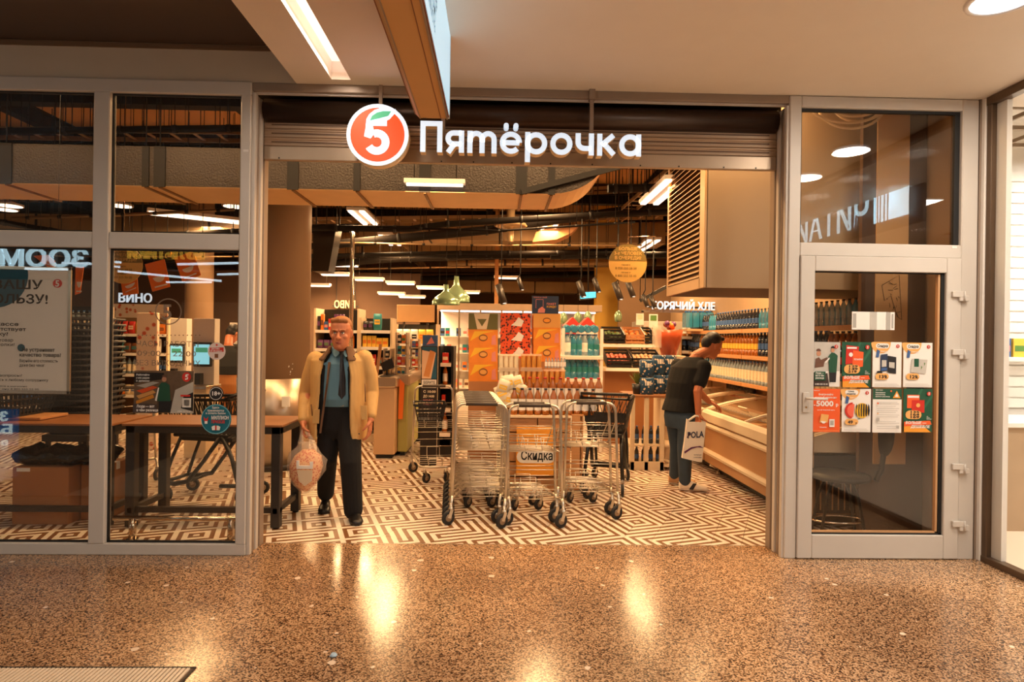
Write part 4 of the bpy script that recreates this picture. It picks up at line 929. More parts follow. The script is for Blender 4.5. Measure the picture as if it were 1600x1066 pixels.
fruit_mat()
t = thing('checkout_screen_wall', 'cream partition printed with fruit and vegetables behind the left window', 'partition', P(228, 600, 8.2))
b, a, c = panelbox('', '', 212, 600, 246, 489, 8.2, .06, M_FRUIT, floor=True); b.build('partition_panel', t)
t = thing('wine_shelf_header', 'long cream header board with fruit print over the wine shelves', 'header board', P(200, 480, 11.6)); b, a, c = panelbox('', '', 150, 505, 262, 476, 11.6, .05, M_FRUIT); b.build('header_panel', t)
for x_ in (a.x + .05, c.x - .08): b = MB(); b.box((x_, 11.62, 0), (x_ + .04, 11.66, a.z + .05), M_DKS); b.build('post', t)
gondola('wine_shelf', 'shelf unit seen behind the left window under ВИНО', P(150, 520, 10.4).x, P(262, 520, 10.4).x, 10.4, 10.9, [.5, .85, 1.2, 1.52], 1.8, M_WBR, ['soft', 'bot', 'soft', 'soft'], seed=3)
gondola('bread_shelf', 'dark shelf unit far left behind the poster', P(-60, 520, 9.6).x, P(148, 520, 9.6).x, 9.6, 10.1, [.4, .8, 1.2, 1.6], 1.95, M_BLACK, ['bot', 'soft', 'box', 'bot'], seed=4)
def kiosk(px0, px1, ytop, Y, label):
    a, c = P(px0, 600, Y), P(px1, ytop, Y); t = thing('self_checkout_kiosk', label, 'kiosk', ((a.x + c.x) / 2, Y + .2, 0), group='self-checkout kiosks')
    b = MB(); b.bbox((a.x, Y + .05, 0), (c.x, Y + .4, .85), M_CREAM); b.build('cabinet', t); b = MB(); b.bbox((a.x - .02, Y, .85), (c.x + .02, Y + .42, .89), M_SS); b.build('scanner_plate', t)
    b = MB(); b.bbox((a.x, Y + .25, .89), (c.x, Y + .4, c.z), M_WHITE); b.build('back_column', t)
    w_ = (c.x - a.x); b = MB(); b.bbox((a.x + w_ * .08, Y + .2, 1.12), (a.x + w_ * .92, Y + .25, 1.12 + w_ * 1.15), M_BLACK, .008); s_ = b.build('screen', t)
    b = MB(); b.box((a.x + w_ * .14, Y + .196, 1.15), (a.x + w_ * .86, Y + .2, 1.10 + w_ * 1.12), mat('lit_screen', (130, 200, 215), .3, em=.9)); b.box((a.x + w_ * .22, Y + .194, 1.0 + w_ * 1.12), (a.x + w_ * .78, Y + .196, 1.06 + w_ * 1.12), mat('screen_green', (70, 160, 120), .4, em=.5)); b.build('display', s_)
    b = MB(); b.bbox((a.x + w_ * .3, Y + .12, .9), (a.x + w_ * .6, Y + .2, 1.04), M_BPL); b.build('card_reader', t)
kiosk(285, 321, 497, 7.6, 'white self-checkout kiosk with a glowing screen behind the middle window'); kiosk(250, 278, 497, 8.6, 'white self-checkout kiosk further back, left of the glowing screen')
kiosk(346, 372, 504, 9.2, 'self-checkout kiosk partly behind the right window stile')
b = MB(); a, c = P(304, 494, 12.0), P(322, 486, 12.0); b.box((a.x, 12.0, a.z), (c.x, 12.03, c.z), mat('exit_green', (30, 110, 70), .4, em=.5)); b.text('ВЫХОД', .06, (a.x + .03, 11.998, a.z + .025), M_LIT, width=(c.x - a.x) * .8)
for x_ in (a.x + .02, c.x - .02): b.tube([(x_, 12.015, c.z), (x_, 12.015, STORE_Z)], .004, M_BLACK, 4)
tag(b.build('exit_sign', loc=a), 'small green exit sign behind the middle window', 'sign')
# chrome pole, dark hanging banner box
b = MB(); x = P(550, 420, 8.6); b.tube([(x.x, 8.6, 0), (x.x, 8.6, P(550, 364, 8.6).z), (x.x - .05, 8.6, P(550, 360, 8.6).z + .02)], .03, M_CHR, 10); b.lathe([(.09, 0), (.09, .015)], M_CHR, (x.x, 8.6, 0), 14)
tag(b.build('chrome_pole', loc=(x.x, 8.6, 0)), 'tall vertical chrome pole behind the shopper with the tie', 'pole')
ps = [P(489, 424, 8.2), P(513, 424, 8.2), P(526, 352, 8.2), P(489, 352, 8.2)]; t = thing('hanging_speaker_box', 'black tapered box hanging from the ceiling beside the column', 'speaker', ps[0])
b = MB(); b.prism(ps, (0, .3, 0), M_BPL); b.build('casing', t); b = MB()
for p in (ps[2], ps[3]): b.tube([p + Vector((0, .15, 0)), (p.x, 8.35, STORE_Z)], .01, M_BEAM, 5)
b.build('bracket', t)
# grey wall box seen low beside the column, small white label in jamb gap
b = MB(); a, c = P(412, 648, 6.2), P(416, 630, 6.2); b.bbox((a.x - .06, 6.9 - .02, a.z), (c.x, 6.9 + .02, c.z), M_WHITE); tag(b.build('socket_box', loc=a), 'small white box fixed on the steel sleeve of the column', 'socket')
# ================================================================ MIDDLE OF THE SHOP
# back-left shelving visible between the column and the fridge
gondola('grocery_shelf', 'colourful shelf unit directly behind the shopper with the tie', P(489, 560, 9.4).x, P(560, 560, 9.4).x, 9.4, 9.9, [.35, .7, 1.02, 1.34, 1.62], 1.95, M_BLACK, ['box', 'soft', 'box', 'soft', 'box'], seed=11)
gondola('sweets_shelf', 'sweets shelf unit right of the chrome pole', P(560, 560, 8.9).x, P(612, 560, 8.9).x, 8.9, 9.3, [.45, .8, 1.1, 1.38, 1.62], 1.8, M_BLACK, ['soft', 'box', 'soft', 'box', 'soft'], seed=12)
gondola('snack_shelf', 'snack shelf unit under the blank beige board', P(612, 560, 10.2).x, P(683, 560, 10.2).x, 10.2, 10.7, [.35, .72, 1.08, 1.42], 1.75, M_BLACK, ['soft', 'soft', 'soft', 'soft'], seed=13)
b = MB(); a, c = P(620, 503, 10.6), P(679, 477, 10.6); b.bbox((a.x, 10.6, a.z), (c.x, 10.66, c.z), mat('tan_board', (170, 132, 90), .6)); b.box((a.x + .1, 10.62, 1.6), (a.x + .14, 10.65, a.z), M_DKS); b.box((c.x - .14, 10.62, 1.6), (c.x - .1, 10.65, a.z), M_DKS)
tag(b.build('blank_board', loc=a), 'blank beige header board standing on the snack shelf', 'board')
# dairy fridge wall with white header running to the right
t = thing('dairy_fridge', 'tall lit dairy fridge with white shelves behind the promo boxes', 'fridge', P(760, 620, 11.5)); a, c = P(681, 620, 11.0), P(1000, 482, 11.0); xa_, xb_ = a.x, P(800, 600, 11).x; zt_ = P(700, 484, 11).z
b = MB(); b.bbox((xa_, 11.0, zt_), (xb_ + 1.6, 11.9, zt_ + .12), mat('fridge_canopy', (176, 152, 128), .5)); b.build('canopy', t)
b = MB(); b.box((xa_, 11.85, .05), (xb_ + 1.6, 11.9, zt_), M_WHITE); b.box((xa_, 11.05, 0), (xb_ + 1.6, 11.9, .3), M_WHITE); b.build('cabinet', t)
for z in (.3, .62, .94, 1.26, 1.56): b = MB(); b.box((xa_ + .03, 11.2, z - .02), (xb_ + 1.5, 11.85, z), M_WHITE); b.build('shelf', t)
b = MB(); b.box((xa_ + .05, 11.1, zt_ - .03), (xb_ + 1.5, 11.14, zt_ - .005), mat('fridge_tube', (240, 246, 255), .4, em=1.6)); b.build('lamp', t)
for i in range(5): x_ = xa_ + .38 * i; b = MB(); b.box((x_, 11.02, .3), (x_ + .03, 11.05, zt_), M_SS); b.build('door_frame', t)
R_ = random.Random(5)
for z in (.3, .62, .94, 1.26, 1.56):
    x = xa_ + .08
    while x < xb_ + 1.3:
        c_ = R_.choice((3, 4, 4, 9, 1, 7, 6)); put(pack('dairy_pack', .08, .08, .15, PAL[c_], PAL[(c_ + 5) % 12]), 'dairy_pack', (x, 11.3, z), '%s dairy carton on the %s tier of the lit fridge' % (PN[c_], ORD[(.3, .62, .94, 1.26, 1.56).index(z)]), 'carton', 'cartons in the dairy fridge'); x += R_.choice((.09, .09, .12, .2))
# checkout counters
def counter(px0, px1, pyt, pyb, Y, d, label, side=M_CREAM, topm=M_SS):
    a, c = P(px0, pyb, Y), P(px1, pyt, Y); t = thing('checkout_counter', label, 'counter', ((a.x + c.x) / 2, Y + d / 2, 0))
    b = MB(); b.bbox((a.x + .03, Y + .03, .05), (c.x, Y + d, c.z - .12), side, .01); b.build('body', t); b = MB(); b.bbox((a.x, Y, c.z - .13), (c.x + .03, Y + d, c.z), topm, .02); b.build('counter_top', t)
    b = MB(); b.box((a.x + .06, Y + .06, 0), (c.x - .03, Y + d - .03, .05), M_BLACK); b.build('plinth', t); b = MB(); b.box((a.x + .08, Y + .1, c.z), (c.x - .08, Y + d - .2, c.z + .008), M_BPL); b.build('belt', t); return t, a, c
t1_, ca, cc = counter(579, 617, 590, 676, 7.7, 1.6, 'beige checkout counter right beside the shopper with the tie', mat('counter_side', (196, 158, 118), .45, var=.05))
M_STRIPE = mat('green_counter_panel', (170, 164, 92), .5, var=.05)
counter(617, 637, 586, 668, 7.9, 1.4, 'green and yellow checkout counter left of the trolley with the basket', M_STRIPE)
b = MB(); a = P(626, 650, 7.88); ps = [P(x, y, 7.88) for x, y in ((622, 655), (629, 655), (632, 600), (624, 592))]; b.prism(ps, (0, .012, 0), M_ORB); tag(b.build('side_poster', loc=ps[0]), 'narrow orange poster leaning on the green counter side', 'poster')
counter(641, 660, 585, 640, 9.0, .9, 'dark checkout counter behind the promo stand', M_BLACK)
# candy racks on the counters
def rack(px0, px1, pyb, pyt, Y, label, seed, n=3):
    a, c = P(px0, pyb, Y), P(px1, pyt, Y); t = thing('candy_rack', label, 'rack', a); R_ = random.Random(seed); h = c.z - a.z
    for x_ in (a.x, c.x - .015): b = MB(); b.box((x_, Y, a.z), (x_ + .015, Y + .25, c.z), M_SS); b.build('side', t)
    for k in range(n):
        z = a.z + h * k / n + .005; b = MB(); b.box((a.x, Y, z - .01), (c.x, Y + .25, z), M_CREAM); b.build('shelf', t); x = a.x + .03
        while x < c.x - .04:
            q = R_.randrange(12); put(pack('candy', .05, .05, h / n * .75, PAL[q], PAL[(q + 4) % 12]), 'candy_pack', (x + .02, Y + .05, z), '%s sweets pack on the %s tier of the %s' % (PN[q], ORD[k], label), 'packet', 'sweets in the ' + label); x += .055
rack(598, 612, 590, 545, 8.2, 'candy rack on the beige counter', 21); rack(617, 636, 588, 520, 8.25, 'tall candy rack on the green counter', 22, 4); rack(640, 655, 586, 530, 9.2, 'candy rack on the dark counter', 23, 4)
t = thing('cash_register', 'dark cash register screen on the beige counter', 'cash register', P(590, 590, 8.3)); b = MB(); a = P(596, 590, 8.0); b.prism([P(x, y, 8.0) for x, y in ((594, 568), (612, 560), (616, 574), (599, 581))], (0, .05, 0), M_BPL); b.build('screen', t)
b = MB(); b.tube([P(605, 574, 8.04), P(604, 592, 8.04)], .015, M_BPL, 6); b.build('stand', t)
t = thing('price_card_holder', 'slanting white card on the counter beside the shopper', 'card', P(592, 588, 7.9)); b = MB(); b.prism([P(x, y, 7.9) for x, y in ((586, 590), (590, 590), (597, 538), (592, 538))], (0, .02, 0), M_WOOD); b.build('card', t)
# promo stand with a hot-dog picture
Ys = 7.35; t = thing('promo_stand', 'upright promo stand with a hot dog picture above the basket trolley', 'promo stand', P(669, 640, Ys)); a, c = P(657, 640, Ys), P(684, 541, Ys)
b = MB(); b.bbox((a.x, Ys, 0), (c.x, Ys + .05, c.z), mat('stand_black', (36, 26, 24), .5)); b.build('board', t)
M_TOPB = mat('poster_teal_blue', (30, 92, 120), .5); M_BUN = mat('poster_bun', (222, 150, 84), .5, var=.2); M_SAUS = mat('poster_sausage', (240, 200, 160), .5)
b = MB(); z1_ = P(670, 592, Ys).z; b.box((a.x + .01, Ys - .003, z1_), (c.x - .01, Ys, c.z - .01), M_TOPB); b.add([(a.x + .01, Ys - .004, z1_), (a.x + .12, Ys - .004, z1_), (c.x - .02, Ys - .004, c.z - .08), (a.x + .01, Ys - .004, c.z - .05)], [(0, 1, 2, 3)], M_SAUS)
b.add([(a.x + .03, Ys - .005, z1_ + .03), (a.x + .10, Ys - .005, z1_ + .02), (c.x - .03, Ys - .005, c.z - .07), (c.x - .09, Ys - .005, c.z - .05)], [(0, 1, 2, 3)], M_BUN); b.build('picture', t)
b = MB(); z2_ = P(670, 606, Ys).z; b.box((a.x + .01, Ys - .004, z2_), (c.x - .01, Ys, z1_ - .01), M_PAP); b.text('БЕРИТЕ', .045, (a.x + .03, Ys - .006, z1_ - .06), M_INK, bold=.02, width=(c.x - a.x) * .7); b.text('УГОЩАЙТЕСЬ', .03, (a.x + .03, Ys - .006, z1_ - .095), M_INK, bold=.02, width=(c.x - a.x) * .75)
for k, s_ in enumerate(('С 10:00', 'ДО 14:00', 'КОФЕ', 'ЗАВТРАК')): b.text(s_, .04, (a.x + .03, Ys - .004, z2_ - .06 - k * .055), PAL[3] if k < 2 else PAL[9], bold=.02, width=(c.x - a.x) * (.75 - .08 * k))
b.build('lettering', t)
b = MB(); a, c = P(660, 541, 7.8), P(684, 524, 7.8); b.bbox((a.x, 7.8, 0), (a.x + .02, 7.84, a.z), M_DKS); b.bbox((a.x, 7.8, a.z), (c.x, 7.83, c.z), PAL[6]); b.add([(a.x + .05, 7.799, a.z + .02), (c.x - .04, 7.799, a.z + .04), (c.x - .08, 7.799, c.z - .02)], [(0, 1, 2)], PAL[9])
tag(b.build('promo_board', loc=a), 'small blue promo board peeking above the hot dog stand', 'promo board')
t = gondola('drinks_cooler', 'narrow black display cooler right of the hot dog stand', P(684, 600, 7.9).x, P(708, 600, 7.9).x, 7.9, 8.4, [.3, .62, .92, 1.2], P(690, 541, 7.9).z, M_BLACK, ['bot', 'box', 'bot', 'box'], seed=31, frontm=M_BLACK)
# bell-shaped green pendants
M_BELL = mat('green_enamel', (150, 178, 140), .22, var=.06, metal=.4)
def bell(px, pyt, pyb, wpx, Y, label):
    a, c = P(px, pyb, Y), P(px, pyt, Y); r = wpx / 2 / F_PX * Y; h = c.z - a.z; t = thing('pendant_lamp', label, 'pendant lamp', (a.x, Y, a.z), group='green bell pendants')
    b = MB(); b.lathe([(r, a.z), (r * .98, a.z + h * .18), (r * .82, a.z + h * .33), (r * .36, a.z + h * .58), (r * .22, a.z + h * .68), (r * .17, a.z + h), (r * .12, a.z + h)], M_BELL, (a.x, Y, 0), 24, cap=False); b.build('shade', t)
    b = MB(); b.sphere((a.x, Y, a.z + h * .3), r * .25, M_TUBE); b.build('bulb', t); b = MB(); b.tube([(a.x, Y, a.z + h), (a.x, Y, STORE_Z)], .004, M_BLACK, 4); b.build('cord', t)
bell(697, 445, 476, 44, 8.0, 'front green bell pendant lamp, lower of the pair'); bell(713, 432, 472, 42, 8.7, 'rear green bell pendant lamp, higher of the pair')
def bulb(px, py, label):
    Y = 9.6; p = P(px, py, Y); t = thing('glass_pendant', label, 'pendant lamp', p, group='small green glass pendants'); r = .06
    b = MB(); b.lathe([(r * .8, p.z - .09), (r, p.z - .05), (r, p.z + .02), (r * .6, p.z + .07), (r * .1, p.z + .09)], M_BELL, (p.x, Y, 0), 14); b.build('shade', t); b = MB(); b.tube([(p.x, Y, p.z + .09), (p.x, Y, STORE_Z)], .003, M_BLACK, 4); b.build('cord', t)
for px_, py_, lab in ((880.5, 497, 'first'), (903, 496, 'second'), (918.5, 495, 'third'), (966, 494, 'fourth')): bulb(px_, py_, 'small green glass pendant above the water rack area, %s from the blue sign' % lab)
# ceiling fitting above the centre: round galvanised piece
p = P(798, 350, 8.8); b = MB(); b.lathe([(.06, p.z + .3), (.06, p.z + .02), (.22, p.z - .0), (.24, p.z - .03), (.2, p.z - .05), (.05, p.z - .07), (.04, p.z - .25), (.06, p.z - .26)], M_GALV, (p.x, p.y, 0), 18); b.tube([(p.x, p.y, p.z + .3), (p.x, p.y, STORE_Z)], .02, M_GALV, 6)
tag(b.build('ceiling_fitting', loc=p), 'round metal ceiling fitting with a flat rim in the middle of the doorway', 'vent')
# plywood reflector by the small lamp pair
b = MB(); b.prism([P(x, y, 9.2) for x, y in ((832, 378), (870, 374), (893, 364), (906, 352), (860, 355), (838, 362))], (0, .5, .0), M_WOOD)
for x_ in (840, 895): q = P(x_, 362, 9.4); b.tube([q, (q.x, q.y, STORE_Z)], .006, M_BEAM, 4)
tag(b.build('ceiling_panel', loc=P(860, 366, 9.2)), 'tilted golden panel beside the small lamp pair', 'ceiling panel')
# yellow column, blue screen, slim posts
M_YCOL = mat('mustard_paint', (206, 160, 62), .6, var=.05); a, c = P(932, 510, 13.2), P(966, 447, 13.2); b = MB(); b.box((a.x, 13.2, 0), (c.x, 13.6, STORE_Z), M_YCOL); struct(b.build('column_yellow'))['label'] = 'mustard yellow square column behind the produce stand'
a, c = P(772, 500, 12.5), P(779, 440, 12.5); b = MB(); b.box((a.x, 12.5, 0), (c.x, 12.6, STORE_Z), M_WOOD); struct(b.build('column_slim'))
t = thing('info_screen', 'glowing blue information screen hanging left of the mustard column', 'screen', P(918, 462, 9.9)); b = MB(); b.prism([P(x, y, 9.9) for x, y in ((906, 469), (932, 466), (932, 454), (906, 456))], (0, .05, 0), M_DKS); b.build('casing', t)
b = MB(); b.prism([P(x, y, 9.88) for x, y in ((907, 467), (931, 465), (931, 456), (907, 457))], (0, .01, 0), mat('screen_blue', (70, 190, 220), .3, em=1.2)); b.build('display', t); b = MB(); q = P(919, 456, 9.95); b.tube([q, (q.x, q.y, STORE_Z)], .012, M_BLACK, 5); b.build('suspension', t)
# track spots
for i, (x, y, s_) in enumerate(((965, 455, 1), (985, 452, .9), (908, 452, .9), (932, 446, .8), (783, 460, 1.1), (813, 444, .7), (620, 470, .0), (1008, 470, .7), (1020, 472, .7))):
    if not s_: continue
    p = P(x, y, 8.6); t = thing('track_spotlight', 'small cylindrical spotlight under the shop ceiling, %s of the row' % ORD[i], 'spotlight', p, group='track spotlights'); d = Vector((.04, -.03, -.12)) * s_
    b = MB(); b.tube([p - d, p + d], .045 * s_, M_DKS, 10); b.build('head', t); b = MB(); b.tube([p - d, (p.x, p.y, p.z + .15), (p.x, p.y, STORE_Z)], .008, M_BLACK, 5); b.build('stem', t)
    b = MB(); b.lathe([(.03 * s_, p.z + d.z - .001), (.03 * s_, p.z + d.z)], M_TUBE, (p.x + d.x, p.y + d.y, 0), 8); b.build('lens', t)

# ---- promo island: wooden crates, sign, packs, stacked boxes
YI = 6.12
def crate(x0, y0, x1, y1, z0, z1, label, nsl=5, grp='wooden crates of the promo island'):
    t = thing('wooden_crate', label, 'crate', ((x0 + x1) / 2, (y0 + y1) / 2, z0), group=grp); hh = (z1 - z0) / nsl
    for k in range(nsl):
        for (a, c) in (((x0, y0, 0), (x1, y0 + .014, 0)), ((x0, y1 - .014, 0), (x1, y1, 0)), ((x0, y0 + .014, 0), (x0 + .014, y1 - .014, 0)), ((x1 - .014, y0 + .014, 0), (x1, y1 - .014, 0))):
            b = MB(); j = uni(-.002, .002); b.box((a[0] + j, a[1] + j, z0 + hh * k + .006), (c[0] + j, c[1] + j, z0 + hh * (k + 1) - .008), M_WOOD); b.build('slat', t)
    for x in (x0 + .014, x1 - .044):
        for y in (y0 + .014, y1 - .044): b = MB(); b.box((x, y, z0), (x + .03, y + .03, z1), M_WOOD); b.build('corner_post', t)
    b = MB(); b.box((x0 + .01, y0 + .01, z0), (x1 - .01, y1 - .01, z0 + .012), M_WOOD); b.build('base_board', t)
xL, xR_ = P(792, 700, YI).x, P(910, 700, YI).x - .13; zI = P(850, 650, YI).z; xm = P(876, 700, YI).x
crate(P(777, 700, YI).x, YI + .02, P(792, 700, YI).x + .3, YI + .55, .0, zI - .02, 'wooden crate at the left of the promo island behind the nested trolleys')
crate(xL + .31, YI + .02, xm + .1, YI + .55, 0, zI - .02, 'wooden crate in the middle of the promo island behind the orange discount sign')
# right crate: upright boards (vertical)
t = thing('wooden_crate', 'tall wooden crate with upright boards at the right end of the promo island', 'crate', (xm, YI, 0), group='wooden crates of the promo island'); x = xm + .11
k = 0
while x < xR_ + .12:
    b = MB(); b.bbox((x, YI, .02), (x + .085, YI + .02, zI), M_WOOD, .003); b.build('board', t); x += .105
for k in range(5): b = MB(); y_ = YI + .03 + .105 * k; b.bbox((xR_ + .12, y_, .02), (xR_ + .14, y_ + .085, zI), M_WOOD, .003); b.build('board', t)
for z in (.1, zI - .12): b = MB(); b.box((xm + .11, YI + .02, z), (xR_ + .12, YI + .04, z + .07), M_WOOD); b.build('batten', t)
b = MB(); b.box((xm + .11, YI, zI), (xR_ + .14, YI + .55, zI + .015), M_WOOD); b.build('lid', t)
# table top board + paper over the island
b = MB(); b.box((P(777, 700, YI).x, YI - .01, zI - .02), (xm + .1, YI + .56, zI), mat('paper_wrap', (236, 206, 170), .8, var=.06, bump=.2)); tag(b.build('wrapping_paper', loc=(xL, YI, zI)), 'pale paper sheet spread over the crates of the promo island', 'paper')
ys = YI - .03; t = thing('discount_sign', 'orange discount sign reading Скидка in front of the wooden crates', 'sign', P(838, 740, ys)); a, c = P(806, 744, ys), P(866, 668, ys)
M_YO = mat('amber_board', (240, 158, 48), .5, var=.1)
b = MB(); b.bbox((a.x, ys, a.z), (c.x, ys + .012, c.z), M_YO); b.build('board', t)
z0_, z1_ = P(836, 724, ys).z, P(836, 704, ys).z; b = MB(); b.add([(x, ys - .002, z) for x, z in rrect(a.x + .005, z0_, c.x + .012, z1_, (z1_ - z0_) / 2 - .001)], [tuple(range(20))], M_PAP); b.text('Скидка', .12, (a.x + .045, ys - .004, z0_ + .035), M_INK, bold=.022, width=(c.x - a.x) * .84); b.build('lettering', t)
# rows of sauce bottles in front, bags, can packs
yb_ = YI + .05
for i in range(11):
    p = P(803 + i * 12.3, 652, yb_ + .03); put(bot('sauce'), 'sauce_bottle', (p.x, yb_ + .03, zI + .0), 'sauce bottle in the front row on the promo island', 'bottle', 'front row of sauce bottles', sc_=1.12)
for i in range(12):
    p = P(803 + i * 12, 640, yb_ + .16); put(bot('juice'), 'sauce_bottle', (p.x, yb_ + .16, zI + .10), 'dark-capped bottle in the second row on the promo island', 'bottle', 'second row of bottles on the island', sc_=1.05)
b = MB(); b.bbox((P(798, 640, yb_).x, yb_ + .10, zI), (P(938, 640, yb_).x - .12, yb_ + .22, zI + .10), M_CARD); tag(b.build('cardboard_tray', loc=(xL, yb_, zI)), 'low cardboard riser under the second row of bottles', 'box')
b = MB(); b.bbox((P(786, 640, yb_).x, yb_ + .24, zI), (P(938, 640, yb_).x - .12, yb_ + .62, zI + .30), M_CARD2); tag(b.build('cardboard_riser', loc=(xL, yb_ + .2, zI)), 'brown cardboard riser carrying the can packs', 'box')
M_CAN = mat('beer_can', (226, 158, 74), .3, metal=.3, var=.15, scale=20); M_WRAP = mat('shrink_wrap', (246, 232, 214), .1, alpha=.35, spec=.8)
def canpack(px0, px1, pyb, pyt, Y, label, n, cream=False):
    a, c = P(px0, pyb, Y), P(px1, pyt, Y); t = thing('can_pack', label, 'can pack', ((a.x + c.x) / 2, Y, a.z), group='shrink-wrapped can packs'); w_ = (c.x - a.x) / n; h = c.z - a.z
    for k in range(n): 
        for j in range(2): b = MB(); b.lathe([(w_ * .36, a.z + .002), (w_ * .46, a.z + .012), (w_ * .46, c.z - .012), (w_ * .36, c.z - .002)], PAL[3] if cream else M_CAN, (a.x + w_ * (k + .5), Y + .04 + j * w_, 0), 10); b.build('can', t)
    b = MB(); b.box((a.x, Y, a.z), (c.x, Y + .16, a.z + h * .16), M_WRAP); b.box((a.x, Y, c.z - h * .10), (c.x, Y + .16, c.z + .002), M_WRAP); b.build('wrapping', t)
YC = YI + .3
zc0 = zI + .30
def yat(z, Y=YC): # pixel row of a height
    return 533 - (z - 1.52) / Y * 960
for k, (x0_, x1_, row, cream, lab) in enumerate(((813, 848, 0, 0, 'lower middle can pack on the promo island'), (850, 884, 0, 0, 'lower right can pack on the promo island'), (779, 811, 0, 1, 'cream can pack at the lower left of the island top'),
        (814, 847, 1, 0, 'upper middle can pack on the promo island'), (779, 811, 1, 1, 'cream can pack at the upper left of the island top'))):
    za = zc0 + row * .162; canpack(x0_, x1_, yat(za), yat(za + .158), YC, lab, 4, cream)
# small white-capped bottles on the right pack
for i in range(7): p = P(853 + i * 4.8, 585, YC + .05); put(bot('bigc'), 'small_bottle', (p.x, YC + .05, zc0 + .162), 'small clear bottle standing on the right can pack', 'bottle', 'small bottles on the can pack', sc_=(.17, .17, .3))
M_SNK = mat('snack_film', (240, 220, 196), .25, var=.3, scale=14)
for i, (x, y, s_, rz) in enumerate(((783, 600, 1, .3), (797, 596, 1.1, -.2), (806, 604, 1, .5), (790, 612, 1.15, -.4), (803, 615, 1, .1), (780, 615, 1, .6), (812, 592, .9, -.3), (795, 622, 1.1, .2))):
    p = P(x, y, YI + .12); o = put(pack('snack', .12, .07, .15, M_SNK, PAL[0] if i in (1, 3) else PAL[2], True), 'snack_bag', (p.x, YI + .12 + .012 * (i % 3), p.z - .10), 'shiny pale snack bag in the heap on the island', 'snack bag', 'heap of snack bags'); o.rotation_euler = (uni(-.2, .2), rz, 0); o.scale = (s_,) * 3
# stacked display boxes behind
def pbox(name, label, px0, px1, pyb, pyt, Y, d, m, deco=None):
    a, c = P(px0, pyb, Y), P(px1, pyt, Y); t = thing(name, label, 'box', ((a.x + c.x) / 2, Y + d / 2, a.z), group='stacked display boxes'); b = MB(); b.bbox((a.x, Y, a.z), (c.x, Y + d, c.z - .002), m, .004); b.build('carton_body', t)
    if deco: b = MB(); deco(b, a, c, Y - .0015); b.build('print', t)
    b = MB(); b.box(((a.x + c.x) / 2 - .02, Y + .01, c.z - .002), ((a.x + c.x) / 2 + .02, Y + d - .01, c.z - .001), M_CARD); b.build('tape', t)
    return a, c
M_OBX = mat('orange_display_box', (236, 138, 44), .55, var=.25, scale=7); M_RBX = mat('red_spotted_box', (226, 96, 34), .55, var=.1); M_GBX = mat('olive_box', (104, 100, 54), .55, var=.06); M_BBX = mat('beige_box', (226, 164, 84), .55, var=.06)
def spots():
    vor(M_RBX, 34, (70, 24, 20), (228, 84, 34), .36, .42)
spots()
def oval(b, a, c, y, m, ring=M_PAP):
    cx, cz = (a.x + c.x) / 2, (a.z + c.z) / 2; w_, h = (c.x - a.x), (c.z - a.z)
    b.add([(cx + w_ * .15 * math.cos(6.283 * k / 16), y, cz + h * .20 * math.sin(6.283 * k / 16)) for k in range(16)], [tuple(range(16))], M_CARD2); b.add([(cx + w_ * .12 * math.cos(6.283 * k / 16), y - .001, cz + h * .13 * math.sin(6.283 * k / 16)) for k in range(16)], [tuple(range(16))], m)
def deco_o(b, a, c, y):
    w_, h = c.x - a.x, c.z - a.z
    b.add([(a.x + w_ * .05, y, a.z + h * .3), (a.x + w_ * .5, y, a.z + h * .75), (a.x + w_ * .9, y, c.z - h * .1), (a.x + w_ * .2, y, c.z - h * .12)], [(0, 1, 2, 3)], M_YEL); oval(b, a, c, y - .001, M_BBX)
    b.add([(c.x - w_ * .22, y, a.z + h * .1), (c.x - w_ * .05, y, a.z + h * .1), (c.x - w_ * .08, y, a.z + h * .7), (c.x - w_ * .2, y, a.z + h * .6)], [(0, 1, 2, 3)], PAL[9])
def deco_g(b, a, c, y):
    w_, h = c.x - a.x, c.z - a.z; b.add([(a.x + w_ * .18, y, c.z - .005), (c.x - w_ * .28, y, c.z - .005), (c.x - w_ * .38, y, a.z + .005), (a.x + w_ * .3, y, a.z + .005)], [(0, 1, 2, 3)], M_CREAM)
    b.add([(a.x + w_ * .3, y - .001, c.z - h * .35), (a.x + w_ * .62, y - .001, c.z - h * .35), (a.x + w_ * .46, y - .001, a.z + h * .2)], [(0, 1, 2)], M_GBX)
def deco_r(b, a, c, y):
    w_, h = c.x - a.x, c.z - a.z; b.add([(a.x + w_ * .35, y, a.z + h * .2), (a.x + w_ * .7, y, a.z + h * .12), (a.x + w_ * .78, y, a.z + h * .5), (a.x + w_ * .6, y, a.z + h * .75), (a.x + w_ * .5, y, a.z + h * .45)], [tuple(range(5))], M_PAP); b.text('МУЛЬТИ', h * .2, (a.x + w_ * .22, y - .001, a.z + h * .56), M_CARD2, bold=.03, width=w_ * .3)
YB = 6.85
cols_ = ((732, 778, [(515, 490, 'olive display box with a cream trapezoid, top of the left stack', M_GBX, deco_g), (541, 515, 'orange display box, second from the top of the left stack', M_OBX, deco_o), (567, 541, 'orange display box, third from the top of the left stack', M_OBX, deco_o), (596, 567, 'orange display box at the bottom of the left stack', M_OBX, deco_o)]),
         (782, 829, [(513, 490, 'red spotted display box, top of the middle stack', M_RBX, deco_r), (536, 513, 'red spotted display box, second in the middle stack', M_RBX, deco_r), (560, 536, 'red spotted display box, lowest in the middle stack', M_RBX, deco_r)]),
         (833, 876, [(512, 490, 'plain beige display box, top of the right stack', M_BBX, lambda b, a, c, y: oval(b, a, c, y, M_YO)), (538, 512, 'orange display box, second in the right stack', M_OBX, deco_o), (565, 538, 'orange display box, lowest in the right stack', M_OBX, deco_o)]))
